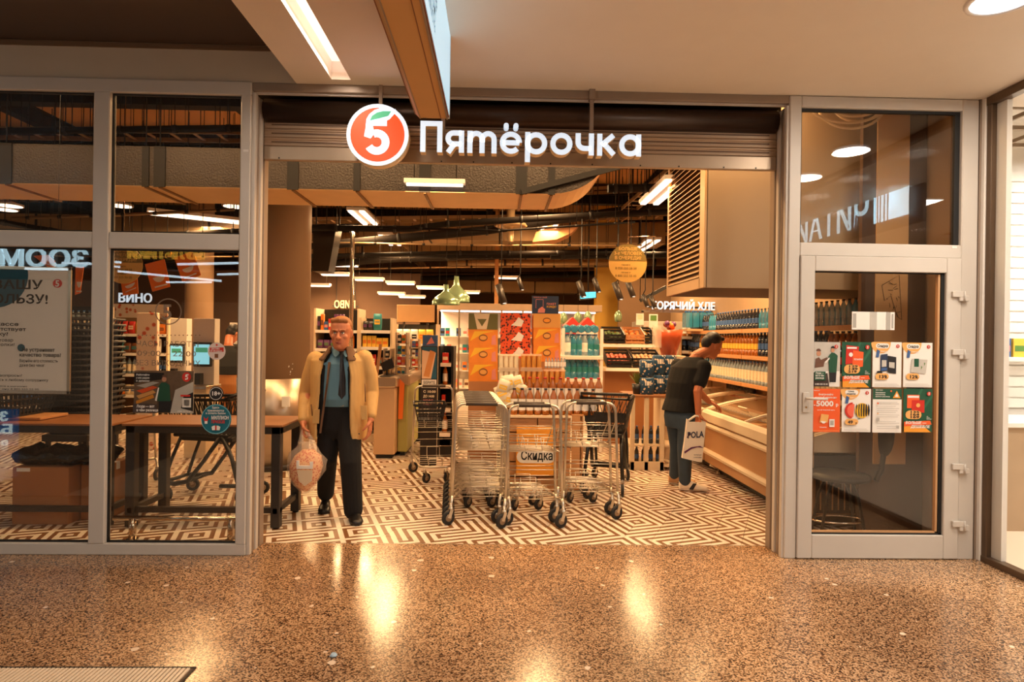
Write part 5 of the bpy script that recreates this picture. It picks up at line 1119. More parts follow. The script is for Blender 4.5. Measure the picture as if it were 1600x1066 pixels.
for x0_, x1_, rows in cols_:
    for pyb, pyt, lab, m, dc in rows: aa, c2 = pbox('display_box', lab, x0_, x1_, pyb, pyt, YB, .3, m, dc)
    zb_0 = min(P(x0_, r_[0], YB).z for r_ in rows); b = MB(); b.bbox((aa.x, YB, 0), (c2.x, YB + .3, zb_0), M_CARD); tag(b.build('pallet_box', loc=(aa.x, YB, 0)), 'plain tall carton under the %s' % rows[-1][2].split(',')[-1].replace('lowest in the ', '').replace('orange display box at the bottom of the ', '').strip(), 'box', 'base cartons of the stacks')
# blue sign on the top
ys = YB - .0; t = thing('blue_notice_sign', 'dark blue notice board standing on the beige box', 'sign', P(853, 490, ys)); a, c = P(831, 490, ys), P(873, 463, ys); b = MB(); b.box((a.x, ys, a.z), (c.x, ys + .01, c.z), M_NAVY); b.build('board', t)
b = MB(); w_, h = c.x - a.x, c.z - a.z
for q in rrect(0, 0, 1, 1, .2)[:0]: pass
b.bar((a.x + w_ * .15, ys - .002, a.z + h * .3), (a.x + w_ * .15, ys - .002, a.z + h * .8), .004, .004, PAL[9]); b.bar((a.x + w_ * .15, ys - .002, a.z + h * .8), (a.x + w_ * .42, ys - .002, a.z + h * .8), .004, .004, PAL[9]); b.bar((a.x + w_ * .42, ys - .002, a.z + h * .8), (a.x + w_ * .42, ys - .002, a.z + h * .3), .004, .004, PAL[9])
b.add([(a.x + w_ * x, ys - .002, a.z + h * z) for x, z in ((.22, .05), (.48, .05), (.5, .25), (.38, .4), (.24, .25))], [tuple(range(5))], PAL[9]); b.text('ПРИНЕСИ СВОЙ', .02, (a.x + w_ * .05, ys - .002, a.z + h * .88), PAL[9], width=w_ * .5); b.text('ПАКЕТ', .03, (a.x + w_ * .55, ys - .002, a.z + h * .5), PAL[9], bold=.02, width=w_ * .35); b.text('И СКИДКУ', .03, (a.x + w_ * .55, ys - .002, a.z + h * .34), M_YEL, bold=.02, width=w_ * .36); b.build('print', t)

# ---- water rack
YW = 8.3; a, c = P(877, 598, YW), P(943, 514, YW); t = thing('water_rack', 'white steel rack with large water bottles behind the black shopping cart', 'rack', ((a.x + c.x) / 2, YW, 0))
for x_ in (a.x, c.x - .04):
    for y_ in (YW, YW + .45): b = MB(); b.box((x_, y_, 0), (x_ + .04, y_ + .03, c.z), M_WHITE); b.build('upright', t)
sz = [P(900, 592, YW).z, P(900, 556, YW).z]; 
for z in sz + [.2]: b = MB(); b.bbox((a.x, YW - .01, z - .05), (c.x, YW + .47, z), M_WHITE, .004); b.build('shelf', t)
for z in sz:
    for j in range(2):
        n = 6
        for k in range(n): x_ = a.x + .05 + (c.x - a.x - .1) * (k + .5) / n; put(bot('big' if (k + j) % 3 else 'bigc') if z == sz[1] else bot('big'), 'water_bottle', (x_, YW + .09 + .2 * j, z), 'large water bottle on the %s shelf of the white rack' % ('upper' if z == sz[1] else 'lower'), 'bottle', 'large bottles on the %s shelf of the rack' % ('upper' if z == sz[1] else 'lower'), sc_=(.62, .62, .82))
for k in range(5): x_ = a.x + .08 + (c.x - a.x - .15) * k / 4.4; o = put(bot('big'), 'water_bottle', (x_, YW + .02, sz[1] + .36), 'large blue water bottle lying on top of the rack', 'bottle', 'lying bottles on the rack', sc_=(.62, .62, .82)); o.rotation_euler = (-math.pi / 2 + .1, 0, 0)
for k in range(2):
    b = MB(); p = P(895 + k * 24, 509, 8.6); b.prism([(p.x - .12, 8.6, p.z), (p.x + .12, 8.6, p.z), (p.x, 8.6, p.z + .12)], (0, .3, 0), PAL[0]); b.box((p.x - .01, 8.7, sz[1] + .0), (p.x + .01, 8.72, p.z), M_WHITE); tag(b.build('roof_display', loc=p), 'small red pointed topper above the water rack, %s' % ('left one' if k == 0 else 'right one'), 'display')

# ---- produce stand
YP = 8.9; a, c = P(946, 596, YP), P(1034, 505, YP); t = thing('produce_stand', 'tiered wooden produce stand with black crates of fruit', 'produce stand', ((a.x + c.x) / 2, YP, 0))
b = MB(); b.bbox((a.x, YP + .1, 0), (c.x, YP + .8, P(960, 580, YP).z), M_TOPW); b.build('plinth', t)
tiers = [(P(960, 575, YP).z, YP), (P(960, 538, YP).z, YP + .35)]
for z, y in tiers: b = MB(); b.bbox((a.x - .03, y - .03, z - .05), (c.x, y + .5, z), M_CREAM); b.build('tier', t); b = MB(); b.box((a.x, y - .036, z - .045), (c.x, y - .03, z - .005), M_PAP); b.build('price_rail', t)
for x_ in (a.x, c.x - .04): b = MB(); b.box((x_, YP + .75, 0), (x_ + .04, YP + .8, P(960, 508, YP).z), M_WOOD); b.build('upright', t)
def fruitcrate(x0, x1, y, z, label, col, big=False, seed=1):
    t = thing('fruit_crate', label, 'crate', ((x0 + x1) / 2, y, z), group='fruit crates'); R_ = random.Random(seed); tl = .35
    def T(x, yy, zz): return (x, y + yy * math.cos(tl) - zz * math.sin(tl) * 0, z + .01 + yy * math.sin(tl) + zz)
    b = MB(); m = M_BPL if seed % 3 else M_CARD
    for f in (((x0, 0, 0), (x1, 0, 0), (x1, .36, 0), (x0, .36, 0)), ): b.add([T(*q) for q in f], [(0, 1, 2, 3)], m)
    for p0, p1 in (((x0, 0), (x1, 0)), ((x1, 0), (x1, .36)), ((x1, .36), (x0, .36)), ((x0, .36), (x0, 0))): 
        for zz in (.02, .075, .12): b.bar(T(p0[0], p0[1], zz), T(p1[0], p1[1], zz), .012, .035, m)
    b.build('crate_body', t)
    r = .042 if big else .03
    fr = MB(); fr.sphere((0, 0, 0), (r, r, r * .92), mat('fruit_%s' % str(col), col, .45, var=.2, scale=20), 8, 5); fo = fr.build('fruit'); COL.objects.unlink(fo)
    k = 0; yy = .05
    while yy < .34:
        x = x0 + .05
        while x < x1 - .03: put(fo, 'fruit', T(x, yy, .045 + uni(0, .03)), 'round fruit in the ' + ' '.join(label.split()[:7]), 'fruit', 'fruit in the ' + label); x += r * 2.2
        yy += r * 2.2
w3 = (c.x - a.x) / 2.0
fruitcrate(a.x + .02, a.x + w3 - .03, YP, tiers[0][0], 'lower left crate of pink potatoes on the produce stand', (214, 120, 100), seed=1); fruitcrate(a.x + w3, c.x, YP, tiers[0][0], 'lower right crate of pale onions on the produce stand', (230, 180, 140), seed=2)
fruitcrate(a.x + .04, a.x + w3 * .85, YP + .35, tiers[1][0], 'upper left black crate on the produce stand', (90, 110, 60), seed=4); fruitcrate(a.x + w3 * .9, a.x + w3 * 1.6, YP + .35, tiers[1][0], 'upper middle carton of oranges on the produce stand', (220, 130, 60), seed=3, big=True); fruitcrate(a.x + w3 * 1.62, a.x + w3 * 1.98, YP + .35, tiers[1][0], 'upper right crate of yellow fruit on the produce stand', (214, 170, 70), seed=5, big=True)
for i, (x0_, x1_, y0_, y1_, s_) in enumerate(((994, 1006, 508, 490, ''), (1014, 1028, 512, 491, 'ЦЕНА'))): b = MB(); a_, c_ = P(x0_, y0_, 9.3), P(x1_, y1_, 9.3); b.box((a_.x, 9.3, a_.z), (c_.x, 9.31, c_.z), M_PAP); b.box((a_.x + .02, 9.298, (a_.z + c_.z) / 2), (c_.x - .02, 9.3, c_.z - .02), PAL[5] if i else PAL[3]); b.box((a_.x + .05, 9.31, 1.0), (a_.x + .06, 9.32, a_.z + .05), M_SS); tag(b.build('price_card', loc=a_), 'pale price card standing above the produce stand, %s' % ('right one with a green field' if i else 'left one'), 'price card')
# section sign ГОРЯЧИЙ ХЛЕБ and rails
letters('section_sign', 'ГОРЯЧИЙ ХЛЕБ', .17, 0, 1018, 1126, 483, 9.8, 'glowing white sign ГОРЯЧИЙ ХЛЕБ right of the mustard column')
b = MB(); a, c = P(1003, 486, 9.9), P(1126, 487, 9.9); b.box((a.x, 9.9, a.z - .02), (c.x, 9.94, a.z + .02), M_FR2); b.box((a.x, 9.9, 0), (a.x + .03, 9.94, a.z), M_FR2); b.box((c.x, 9.9, 0), (c.x + .03, 9.94, a.z), M_FR2); tag(b.build('bakery_gantry', loc=a), 'slim grey frame under the ГОРЯЧИЙ ХЛЕБ sign', 'frame')
b = MB(); a, c = P(966, 510, 12.3), P(1130, 460, 12.3); b.box((a.x, 12.3, 0), (c.x + 2, 12.38, c.z + .3), M_WBR); struct(b.build('wall_inner_right'))
t = thing('bakery_counter', 'pale bakery display counter under the ГОРЯЧИЙ ХЛЕБ sign', 'counter', P(1060, 520, 11)); a, c = P(1000, 560, 10.9), P(1076, 503, 10.9); b = MB(); b.bbox((a.x, 10.9, 0), (c.x, 11.6, c.z - .3), M_CREAM); b.build('body', t); b = MB(); b.bbox((a.x, 10.88, c.z - .3), (c.x, 11.6, c.z), M_FR); b.build('upper_case', t)
tp = MB(); tp.bar(P(1000, 470, 9.0), P(1042, 448, 9.0), .04, .05, M_BLACK); 
for q in (P(1000, 470, 9.0), P(1042, 448, 9.0)): tp.tube([q, (q.x, q.y, STORE_Z)], .006, M_BLACK, 4)
tag(tp.build('lighting_track', loc=P(1000, 470, 9.0)), 'dark slanting lighting track left of the louvred box', 'lighting track')
# ================================================================ RIGHT ZONE
M_FRZ = mat('freezer_panel', (186, 140, 96), .42, var=.05, metal=.1); M_FRZW = mat('freezer_trim', (236, 216, 186), .35, var=.03); M_GLF = glass_mat('freezer_glass', (.9, .92, .9), .06)
M_ICE = mat('frozen_pack', (214, 204, 190), .4, var=.3, scale=30)
FX = 2.455
def freezer(y0, y1, label, endpanel):
    t = thing('chest_freezer', label, 'freezer', (FX + .45, (y0 + y1) / 2, 0)); X1 = FX + .88
    def prof(pts, m, nm, ya=y0, yb=y1):
        b = MB(); b.rings([[(x, y, z) for x, z in pts] for y in (ya, yb)], m, True, False); b.build(nm, t)
    prof([(FX + .03, .11), (X1, .11), (X1, .62), (FX + .03, .62)][::-1], M_FRZ, 'body')
    prof([(FX - .005, .60), (FX + .03, .60), (FX + .07, .70), (FX + .05, .725), (FX + .01, .72), (FX - .012, .69)][::-1], M_FRZW, 'top_rim')
    prof([(FX, .525), (FX + .04, .52), (FX + .04, .575), (FX + .005, .578), (FX - .012, .55)][::-1], M_FRZW, 'upper_bumper')
    prof([(FX + .0, .215), (FX + .04, .21), (FX + .04, .27), (FX + .005, .272), (FX - .012, .245)][::-1], M_FRZW, 'lower_bumper', y0 + (.46 if endpanel else 0), y1)
    prof([(X1 - .06, .60), (X1 + .02, .60), (X1 + .02, .86), (X1 - .04, .86)][::-1], M_FRZW, 'back_rim')
    for ya in (y0, y1 - .03):
        pts = [(FX + .03, .6), (X1, .6), (X1, .86)] + [(X1 - (X1 - FX - .05) * u, .86 - .15 * u ** 2) for u in (.15, .3, .45, .6, .75, .9, 1)]
        b = MB(); b.rings([[(x, y, z) for x, z in pts] for y in (ya, ya + .03)], M_FRZW, True, False); b.build('end_frame', t)
    n = 8; ar = [(X1 - .05 - (X1 - FX - .1) * u, .855 - .145 * u ** 2) for u in [i / n for i in range(n + 1)]]
    for k in range(2):
        ya, yb = y0 + .03 + k * (y1 - y0 - .06) / 2, y0 + .03 + (k + 1) * (y1 - y0 - .06) / 2; dz = .012 * k
        b = MB()
        for (xa1, za1), (xb1, zb1) in zip(ar, ar[1:]): b.add([(xa1, ya, za1 + dz), (xb1, ya, zb1 + dz), (xb1, yb, zb1 + dz), (xa1, yb, za1 + dz)], [(0, 1, 2, 3)], M_GLF, True)
        g = b.build('sliding_glass', t)
        b = MB(); 
        for yy in (ya, yb): b.tube([(x, yy, z + dz + .004) for x, z in ar], .009, M_FRZW, 5)
        b.tube([(ar[-3][0], (ya + yb) / 2 - .12, ar[-3][1] + dz + .02), (ar[-3][0], (ya + yb) / 2 + .12, ar[-3][1] + dz + .02)], .01, M_FRZW, 6); b.build('glass_frame', g)
    b = MB(); b.box((FX + .06, y0 + .03, .45), (X1 - .02, y1 - .03, .47), M_WHITE); b.build('basket_floor', t)
    for i in range(int((y1 - y0) / .5)):
        yy = y0 + .3 + i * .5; b = MB(); b.box((FX + .08, yy, .47), (X1 - .06, yy + .006, .66), M_SS); b.build('divider', t)
    if endpanel:
        b = MB(); b.box((FX + .05, y0 - .012, .12), (X1 - .02, y0, .60), mat('dark_end_panel', (52, 38, 30), .5)); [b.box((FX + .12 + .05 * i, y0 - .016, .15), (FX + .13 + .05 * i, y0 - .012, .40), M_FRZ) for i in range(10)]; b.build('end_panel', t)
        b = MB(); b.box((FX + .022, y0 + .02, .12), (FX + .03, y0 + .42, .30), M_FRZ); 
        for i in range(9):
            for j in range(7): b.box((FX + .018, y0 + .045 + .042 * i, .135 + .022 * j), (FX + .023, y0 + .075 + .042 * i, .147 + .022 * j), M_BLACK)
        b.build('vent_grille', t)
        b = MB(); b.bbox((FX + .015, y0 + .16, .335), (FX + .03, y0 + .36, .40), M_BLACK, .003); b.box((FX + .013, y0 + .18, .35), (FX + .015, y0 + .30, .385), mat('lcd', (60, 110, 90), .3, em=.4)); b.box((FX + .013, y0 + .15, .33), (FX + .016, y0 + .37, .336), M_FRZW); b.build('control_panel', t)
    for yy in (y0 + .45, y1 - .2):
        b = MB(); b.lathe([(.02, 0), (.02, .02), (.008, .025), (.008, .11)], M_CREAM, (FX + .12, yy, 0), 8); b.tube([(FX + .02, yy, .10), (FX + .12, yy, .06)], .012, M_CREAM, 5); b.build('foot', t)
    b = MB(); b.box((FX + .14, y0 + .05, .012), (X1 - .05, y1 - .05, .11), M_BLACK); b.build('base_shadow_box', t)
    R_ = random.Random(int(y0 * 10))
    y = y0 + .1
    while y < y1 - .1:
        x = FX + .14
        while x < X1 - .1:
            c = R_.choice((4, 3, 6, 9, 5, 0, 10)); o = put(pack('frozen', .11, .13, .07, PAL[c] if R_.random() < .5 else M_ICE, PAL[(c + 3) % 12]), 'frozen_pack', (x, y, .471 + R_.random() * .05), '%s frozen food pack in the %s chest freezer' % (PN[c], label.split()[0]), 'packet', 'frozen packs in the %s freezer' % label.split()[0]); o.rotation_euler = (-.3, 0, R_.uniform(-.5, .5)); x += .15
        y += .17
    return t
freezer(5.0, 7.22, 'near chest freezer with a curved glass top at the right of the entrance', True); freezer(7.28, 8.8, 'far chest freezer behind the man in the black T-shirt', False)
# wall shelving above the freezers
SXF, SXB = 2.97, 3.40
t = thing('wall_shelving', 'long beige wall shelving with rows of bottles above the freezers', 'shelf unit', (3.2, 7.2, 0)); M_SHB = mat('shelf_beige', (196, 158, 118), .55, var=.05)
b = MB(); b.box((SXB, 4.85, .1), (SXB + .04, 9.6, 1.62), M_SHB); b.build('back_panel', t)
for k, y in enumerate((5.05, 6.2, 7.35, 8.5, 9.6)): b = MB(); b.box((SXB - .03, y - .02, .0), (SXB, y + .02, 1.7), M_SHB); b.build('upright', t)
for z in (1.03, 1.36, 1.675):
    for y0_, y1_ in ((5.05, 6.2), (6.2, 7.35), (7.35, 8.5), (8.5, 9.6)):
        b = MB(); b.box((SXF, y0_ + .004, z - .025), (SXB, y1_ - .004, z), M_SHB); s_ = b.build('shelf', t); b = MB(); b.box((SXF - .012, y0_ + .01, z - .04), (SXF, y1_ - .01, z + .004), M_FRZW if z < 1.1 and y0_ < 6 else M_WOOD); b.build('price_rail', s_)
R_ = random.Random(9)
def rowb(z, keys, grp, y0_=5.05, y1_=9.5, st=.092, sc_=1.0, jj=1):
    for j in range(jj):
        y = y0_ + .05; k = 0
        while y < y1_:
            key = keys(y); put(bot(key), 'bottle', (SXF + .05 + .09 * j, y, z), {'water': 'clear water bottle with a pale label', 'spark': 'blue bottle', 'dark': 'dark bottle with a blue cap', 'lemon': 'amber lemonade bottle with a yellow label', 'cola': 'dark cola bottle with a red label'}[key] + ' on the %s shelf' % grp, 'bottle', 'bottles on the %s shelf above the freezers' % grp, sc_=sc_); y += st
rowb(1.675, lambda y: 'dark' if y > 5.9 and int(y * 3) % 5 else 'spark', 'top', sc_=.86); rowb(1.36, lambda y: 'lemon' if 7.1 < y < 8.4 or y < 5.5 or int(y * 4) % 7 == 0 else 'dark', 'middle'); rowb(1.03, lambda y: 'water' if y < 8.6 else 'spark', 'lower')
for i in range(9): put(bot('cola'), 'cola_bottle', (3.31, 7.85 + .1 * i, .862), 'cola bottle on the back rim of the far freezer', 'bottle', 'cola bottles behind the freezer')
# blue water packs on top shelf end
for i in range(4):
    p = P(1077 + i * 11, 512, 8.9); t = thing('water_pack', 'blue shrink-wrapped water pack on the top shelf end, %s one' % ORD[i], 'bottle pack', p, group='blue water packs'); b = MB(); b.bbox((p.x - .045, 8.9, p.z), (p.x + .05, 9.1, p.z + .22), M_PETB, .01); b.build('wrap', t)
    for k in range(2): b = MB(); b.lathe([(.02, p.z + .22), (.02, p.z + .25)], M_CAPB, (p.x - .02 + .045 * k, 9.0, 0), 8); b.build('cap', t)
b = MB(); p = P(1072, 514, 8.9); q = P(1122, 514, 8.9); b.box((p.x, 8.85, p.z - .03), (q.x, 9.3, p.z), M_SHB); b.box((p.x, 9.2, 0), (p.x + .03, 9.25, p.z), M_SHB); b.box((q.x - .03, 9.2, 0), (q.x, 9.25, p.z), M_SHB); tag(b.build('end_shelf', loc=p), 'short beige shelf carrying the blue water packs', 'shelf')
# end shelf of dark bottles left of the man's head
gondola('bottle_shelf', 'small bottle shelf between the pumpkin bucket and the head of the man in black', P(1062, 560, 9.4).x, P(1094, 560, 9.4).x, 9.4, 9.7, [1.05, 1.38, 1.6], 1.62, M_SHB, ['bot', 'bot'], seed=41)
# blue paper-roll packs on a wooden stand
YR = 7.4; M_ROLL = mat('navy_floral_wrap', (30, 72, 104), .4, var=.2, scale=20)
def rollm():
    vor(M_ROLL, 26, (232, 204, 174), (28, 70, 104), .26, .32)
rollm()
def roll(x, y, z, r, h, lab):
    t = thing('paper_roll_pack', lab, 'roll pack', (x, y, z), group='navy paper roll packs'); b = MB(); b.lathe([(r * .9, z), (r, z + .015), (r, z + h - .015), (r * .9, z + h)], M_ROLL, (x, y, 0), 14); b.build('wrap', t)
    b = MB(); b.add([(x + r * 1.01 * math.sin(a_), y - r * 1.01 * math.cos(a_), zz) for zz in (z + h * .55, z + h * .8) for a_ in (-.4, 0, .4)], [(0, 1, 4, 3), (1, 2, 5, 4)], M_PAP); b.build('label', t)
zst = P(1010, 617, YR - .2).z; sx0, sx1 = P(984, 690, YR - .2).x, P(1030, 690, YR - .2).x
t = thing('wooden_stand', 'small wooden display stand with bottles below, carrying navy roll packs', 'stand', ((sx0 + sx1) / 2, YR, 0))
b = MB(); b.bbox((sx0 - .03, YR - .25, zst - .03), (sx1 + .25, YR + .3, zst), M_TOPW); b.build('top', t); 
for z in (.06, .30): b = MB(); b.box((sx0, YR - .22, z - .02), (sx1 + .2, YR + .27, z), M_CREAM); b.build('shelf', t)
for x_ in (sx0, (sx0 + sx1) / 2 - .01, sx1): b = MB(); b.bbox((x_, YR - .24, 0), (x_ + .05, YR - .19, zst - .03), M_CREAM, .004); b.build('leg', t)
b = MB(); b.box((sx0, YR - .24, 0), (sx1 + .05, YR - .2, .1), M_CREAM); b.build('plinth', t)
for i in range(4):
    for z in (.06, .30): put(bot('dark'), 'bottle', (sx0 + .1 + (.085 * i), YR - .12, z), 'dark bottle on the small wooden stand', 'bottle', 'bottles in the wooden stand', sc_=.75)
rr_ = .085
pos = [(1019, 0, 0), (1040, 0, 0), (1019, .22, 0), (1040, .22, 0), (1003 + 8, 0, -.15), (1008, .17, -.1)]
for i, (px_, dz_, dy_) in enumerate(((1029, 0, 0), (1045, 0, 0.02), (1029, .235, 0), (1045, .235, .02), (1010, 0, -.13), (1010, .21, -.1))):
    p = P(px_, 600, YR + dy_); roll(p.x, YR + dy_, zst + dz_, rr_ * (1 if i < 4 else 1.05), .23 if i < 4 else .2, 'navy floral paper roll pack, %s on the wooden stand' % ('lower middle', 'lower right beside the man', 'upper middle', 'upper right beside the man', 'lower left', 'upper left')[i])
# ornamental pineapple-like plant left
p = P(996, 606, YR - .1); t = thing('potted_plant', 'small spiky green plant in a dark pot left of the navy rolls', 'plant', p); b = MB(); b.lathe([(.05, zst), (.07, zst + .12), (.06, zst + .12)], M_BPL, (p.x, YR - .1, 0), 10); b.build('pot', t)
for i in range(22): b = MB(); a_ = i * 2.4; tl = .25 + .7 * rnd(); c = Vector((p.x, YR - .1, zst + .11)); d = Vector((math.cos(a_) * tl, math.sin(a_) * tl, 1)).normalized(); s_ = d.cross(Vector((0, 0, 1))).normalized() * .012; b.add([c - s_, c + s_, c + d * .1 + s_ * 1.2, c + d * .17, c + d * .1 - s_ * 1.2], [(0, 1, 2, 3, 4)], mat('spiky_leaf', (110, 120, 50), .5, var=.2)); b.build('leaf', t)
# orange plastic wrapped bouquet/pumpkin bucket
p = P(1045, 556, 7.6); z0_ = zst + .47
t = thing('flower_bucket', 'orange translucent bucket of dark flowers left of the man in black', 'bucket', (p.x, 7.6, zst + .46)); b = MB(); b.lathe([(.09, p.z), (.15, p.z + .22), (.17, p.z + .32)], mat('orange_film', (206, 92, 52), .3, alpha=.9, var=.2), (p.x, 7.6, 0), 16, cap=True); b.build('bucket_body', t)
for i in range(14): b = MB(); a_ = i * 2.4; b.sphere((p.x + .12 * math.cos(a_) * (i % 4) / 3, 7.6 + .12 * math.sin(a_) * (i % 4) / 3, p.z + .34 + .06 * rnd()), .035, PAL[(8, 10, 1)[i % 3]], 7, 4); b.build('flower', t)
b = MB(); b.add([(p.x + .2 * math.cos(a_), 7.62 + .2 * math.sin(a_), z) for z in (p.z + .1, p.z + .38 + .0) for a_ in [2 + k * .25 for k in range(9)]], [(k, k + 1, k + 10, k + 9) for k in range(8)], M_WRAP, True); b.build('film_wrap', t)
b = MB(); b.bbox((p.x - .12, 7.55, 0), (p.x + .2, 7.85, p.z), M_CREAM); tag(b.build('display_plinth', loc=(p.x, 7.6, 0)), 'pale plinth carrying the flower bucket behind the roll packs', 'plinth')

# ---- louvred box hanging behind the shutter
LX, LY0, LY1 = 1.69, 5.0, 6.1; zb0 = P(1150, 450, LY0).z; M_LV = mat('louvre_beige', (206, 168, 122), .5, var=.04); M_LVD = mat('louvre_dark', (70, 40, 24), .6)
t = thing('louvred_air_unit', 'large beige hanging box with a louvred side at the upper right of the doorway', 'air unit', (2.5, 5.5, zb0))
b = MB(); b.box((LX + .02, LY0, zb0), (XR + .04, LY0 + .03, 3.6), mat('unit_beige', (178, 152, 120), .7, var=.03)); b.build('front_panel', t)
b = MB(); b.box((LX + .02, LY0 + .03, zb0), (XR + .04, LY1, zb0 + .03), M_LVD); b.build('underside', t)
b = MB(); b.box((LX + .03, LY0 + .03, zb0 + .03), (LX + .05, LY1, 3.6), M_LVD); b.build('side_panel', t)
b = MB(); b.bbox((LX, LY0, zb0), (LX + .03, LY0 + .12, 3.6), M_LV, .004); b.bbox((LX, LY1 - .05, zb0), (LX + .03, LY1, 3.6), M_LV, .004); b.bbox((LX, LY0 + .1, zb0), (LX + .03, LY1 - .04, zb0 + .09), M_LV, .004); b.build('grille_frame', t)
z = zb0 + .10
while z < 3.5: b = MB(); b.add([(LX - .005, LY0 + .12, z), (LX - .005, LY1 - .05, z), (LX + .03, LY1 - .05, z + .032), (LX + .03, LY0 + .12, z + .032), (LX - .005, LY0 + .12, z - .006), (LX - .005, LY1 - .05, z - .006), (LX + .03, LY1 - .05, z + .026), (LX + .03, LY0 + .12, z + .026)], [(0, 1, 2, 3), (7, 6, 5, 4), (0, 4, 5, 1), (2, 6, 7, 3)], M_LV); b.build('louvre', t); z += .046
b = MB()
for q in ((LX + .1, LY0 + .1), (LX + .1, LY1 - .1), (XR - .1, LY0 + .1), (XR - .1, LY1 - .1)): b.tube([(q[0], q[1], 3.5), (q[0], q[1], STORE_Z)], .012, M_BEAM, 5)
b.build('hanger', t, kind='stuff')

# ---- behind the glazed door: back wall, beige strip, chair, cables
b = MB(); b.box((3.43, F1 + .1, 0), (XR + .04, 5.0, STORE_Z), M_WBR); struct(b.build('wall_side_panel'))
a, c = P(1370, 425, 5.6), P(1418, 700, 5.6)
b = MB(); b.box((SXB + .0, F1 + .0, 0), (XR + .05, F1 + .4, STORE_Z), M_WBR); struct(b.build('wall_side_pier'))
# partition standing behind the right half of the door
YQ = 4.80; q0 = P(1345, 500, YQ).x
b = MB(); b.box((q0, YQ, 0), (SXB + .04, YQ + .04, STORE_Z), mat('partition_brown', (84, 60, 42), .7, var=.05)); 
struct(b.build('partition_1'))['label'] = 'brown partition behind the right half of the glazed door'
a, c = P(1369, 300, YQ), P(1419, 300, YQ); b = MB(); b.box((a.x, YQ - .012, P(1380, 725, YQ).z), (c.x, YQ, STORE_Z), mat('partition_beige', (200, 158, 108), .6, var=.04)); struct(b.build('trim_5'))['label'] = 'beige vertical board with pen drawings behind the glazed door'
sk = MB(); R_ = random.Random(3); pts = [P(x, y, YQ - .015) for x, y in ((1378, 446), (1405, 430), (1409, 500), (1402, 495), (1392, 462), (1382, 470), (1378, 446))]
sk.tube(pts, .002, M_INK, 4)
for i in range(16): q = P(R_.uniform(1382, 1404), R_.uniform(442, 490), YQ - .015); sk.tube([q, q + Vector((R_.uniform(-.04, .04), 0, R_.uniform(-.04, .04)))], .0015, M_INK, 4)
tag(sk.build('wall_drawing', loc=pts[0], kind=None), 'thin black line drawing on the beige board behind the glazed door', 'drawing')
# cable coil at the top of the door's upper pane
t = thing('cable_coil', 'pale coiled cable hanging at the top of the upper pane over the glazed door', 'cable', P(1330, 190, 4.75))
for k, (cx_, cy_, rx_, ry_) in enumerate(((1325, 160, 62, 32), (1330, 165, 52, 36), (1335, 158, 44, 24), (1340, 160, 40, 30))):
    b = MB(); b.tube([P(cx_ + rx_ * math.cos(a_), cy_ + ry_ * math.sin(a_), 4.72 + .015 * k) for a_ in [6.283 * i / 28 for i in range(28)]], .011, M_CREAM, 6, closed=True); b.build('cable_loop', t)
b = MB(); p = P(1330, 150, 4.75); b.tube([p, (p.x, p.y, STORE_Z)], .008, M_BLACK, 5); b.build('hook', t)
# bar chair behind the door
YK = 4.66; sp_ = P(1321, 747, YK); rs_ = 48 / F_PX * YK
t = thing('bar_chair', 'black round-seated metal chair with a curved back behind the glazed door', 'chair', (sp_.x, YK, 0)); zs_ = sp_.z
b = MB(); b.lathe([(.02, zs_ - .02), (rs_ * .96, zs_ - .02), (rs_, zs_ - .005), (rs_ * .98, zs_ + .012), (rs_ * .6, zs_ + .022), (.01, zs_ + .025)], mat('black_seat', (16, 14, 14), .5), (sp_.x, YK + .1, 0), 24); b.build('seat', t)
for k, a_ in enumerate((.7, 2.3, 3.9, 5.5)): b = MB(); dx, dy = math.cos(a_), math.sin(a_); b.tube([(sp_.x + dx * .04, YK + .1 + dy * .04, zs_ - .03), (sp_.x + dx * .11, YK + .1 + dy * .08, zs_ - .05), (sp_.x + dx * .17, YK + .1 + dy * .1, zs_ - .16), (sp_.x + dx * .25, YK + .1 + dy * .12, .0)], .012, M_BPL, 7); b.build('leg', t)
b = MB(); b.tube([(sp_.x + .2 * math.cos(a_), YK + .1 + .11 * math.sin(a_), .14) for a_ in [6.283 * i / 24 for i in range(24)]], .008, M_CHR, 6, closed=True); b.build('foot_ring', t)
b = MB(); b.lathe([(.03, zs_ - .09), (.03, zs_ - .02)], M_BPL, (sp_.x, YK + .1, 0), 10); b.build('swivel', t)
q = [P(x, y, YK + .1) for x, y in ((1368, 752), (1377, 735), (1382, 700), (1388, 660))]; b = MB(); b.tube(q, .02, M_BPL, 8); b.build('back_post', t); 
qa, qb = P(1371, 712, YK + .05), P(1384, 640, YK + .2); b = MB(); b.sphere(((qa.x + qb.x) / 2, YK + .1, (qa.z + qb.z) / 2), (.03, .13, .19), M_BPL, 12, 8); b.build('backrest', t)
# dark cabinet with vent grid behind the chair
YV = 4.98; a, c = P(1262, 815, YV), P(1372, 700, YV)
# red-topped bottles and a bottle + cone on a ledge
for i in range(11): p = P(1288 + i * 8, 545, 4.92); put(bot('cola'), 'cola_bottle', (p.x, 4.92, p.z - .2), 'bottle with a bright red cap behind the glazed door', 'bottle', 'red-capped bottles behind the door', sc_=.86)
b = MB(); a, c = P(1270, 590, 4.9), P(1378, 588, 4.9); zsh = P(1288, 545, 4.92).z - .2; b.box((a.x, 4.86, zsh - .02), (min(c.x, SXB), 5.0, zsh), M_SHB); b.box((a.x + .02, 4.96, 0), (a.x + .05, 5.0, zsh), M_SHB); b.box((c.x - .05, 4.96, 0), (c.x - .02, 5.0, zsh), M_SHB); tag(b.build('door_side_shelf', loc=a), 'small shelf behind the door carrying red-capped bottles', 'shelf')
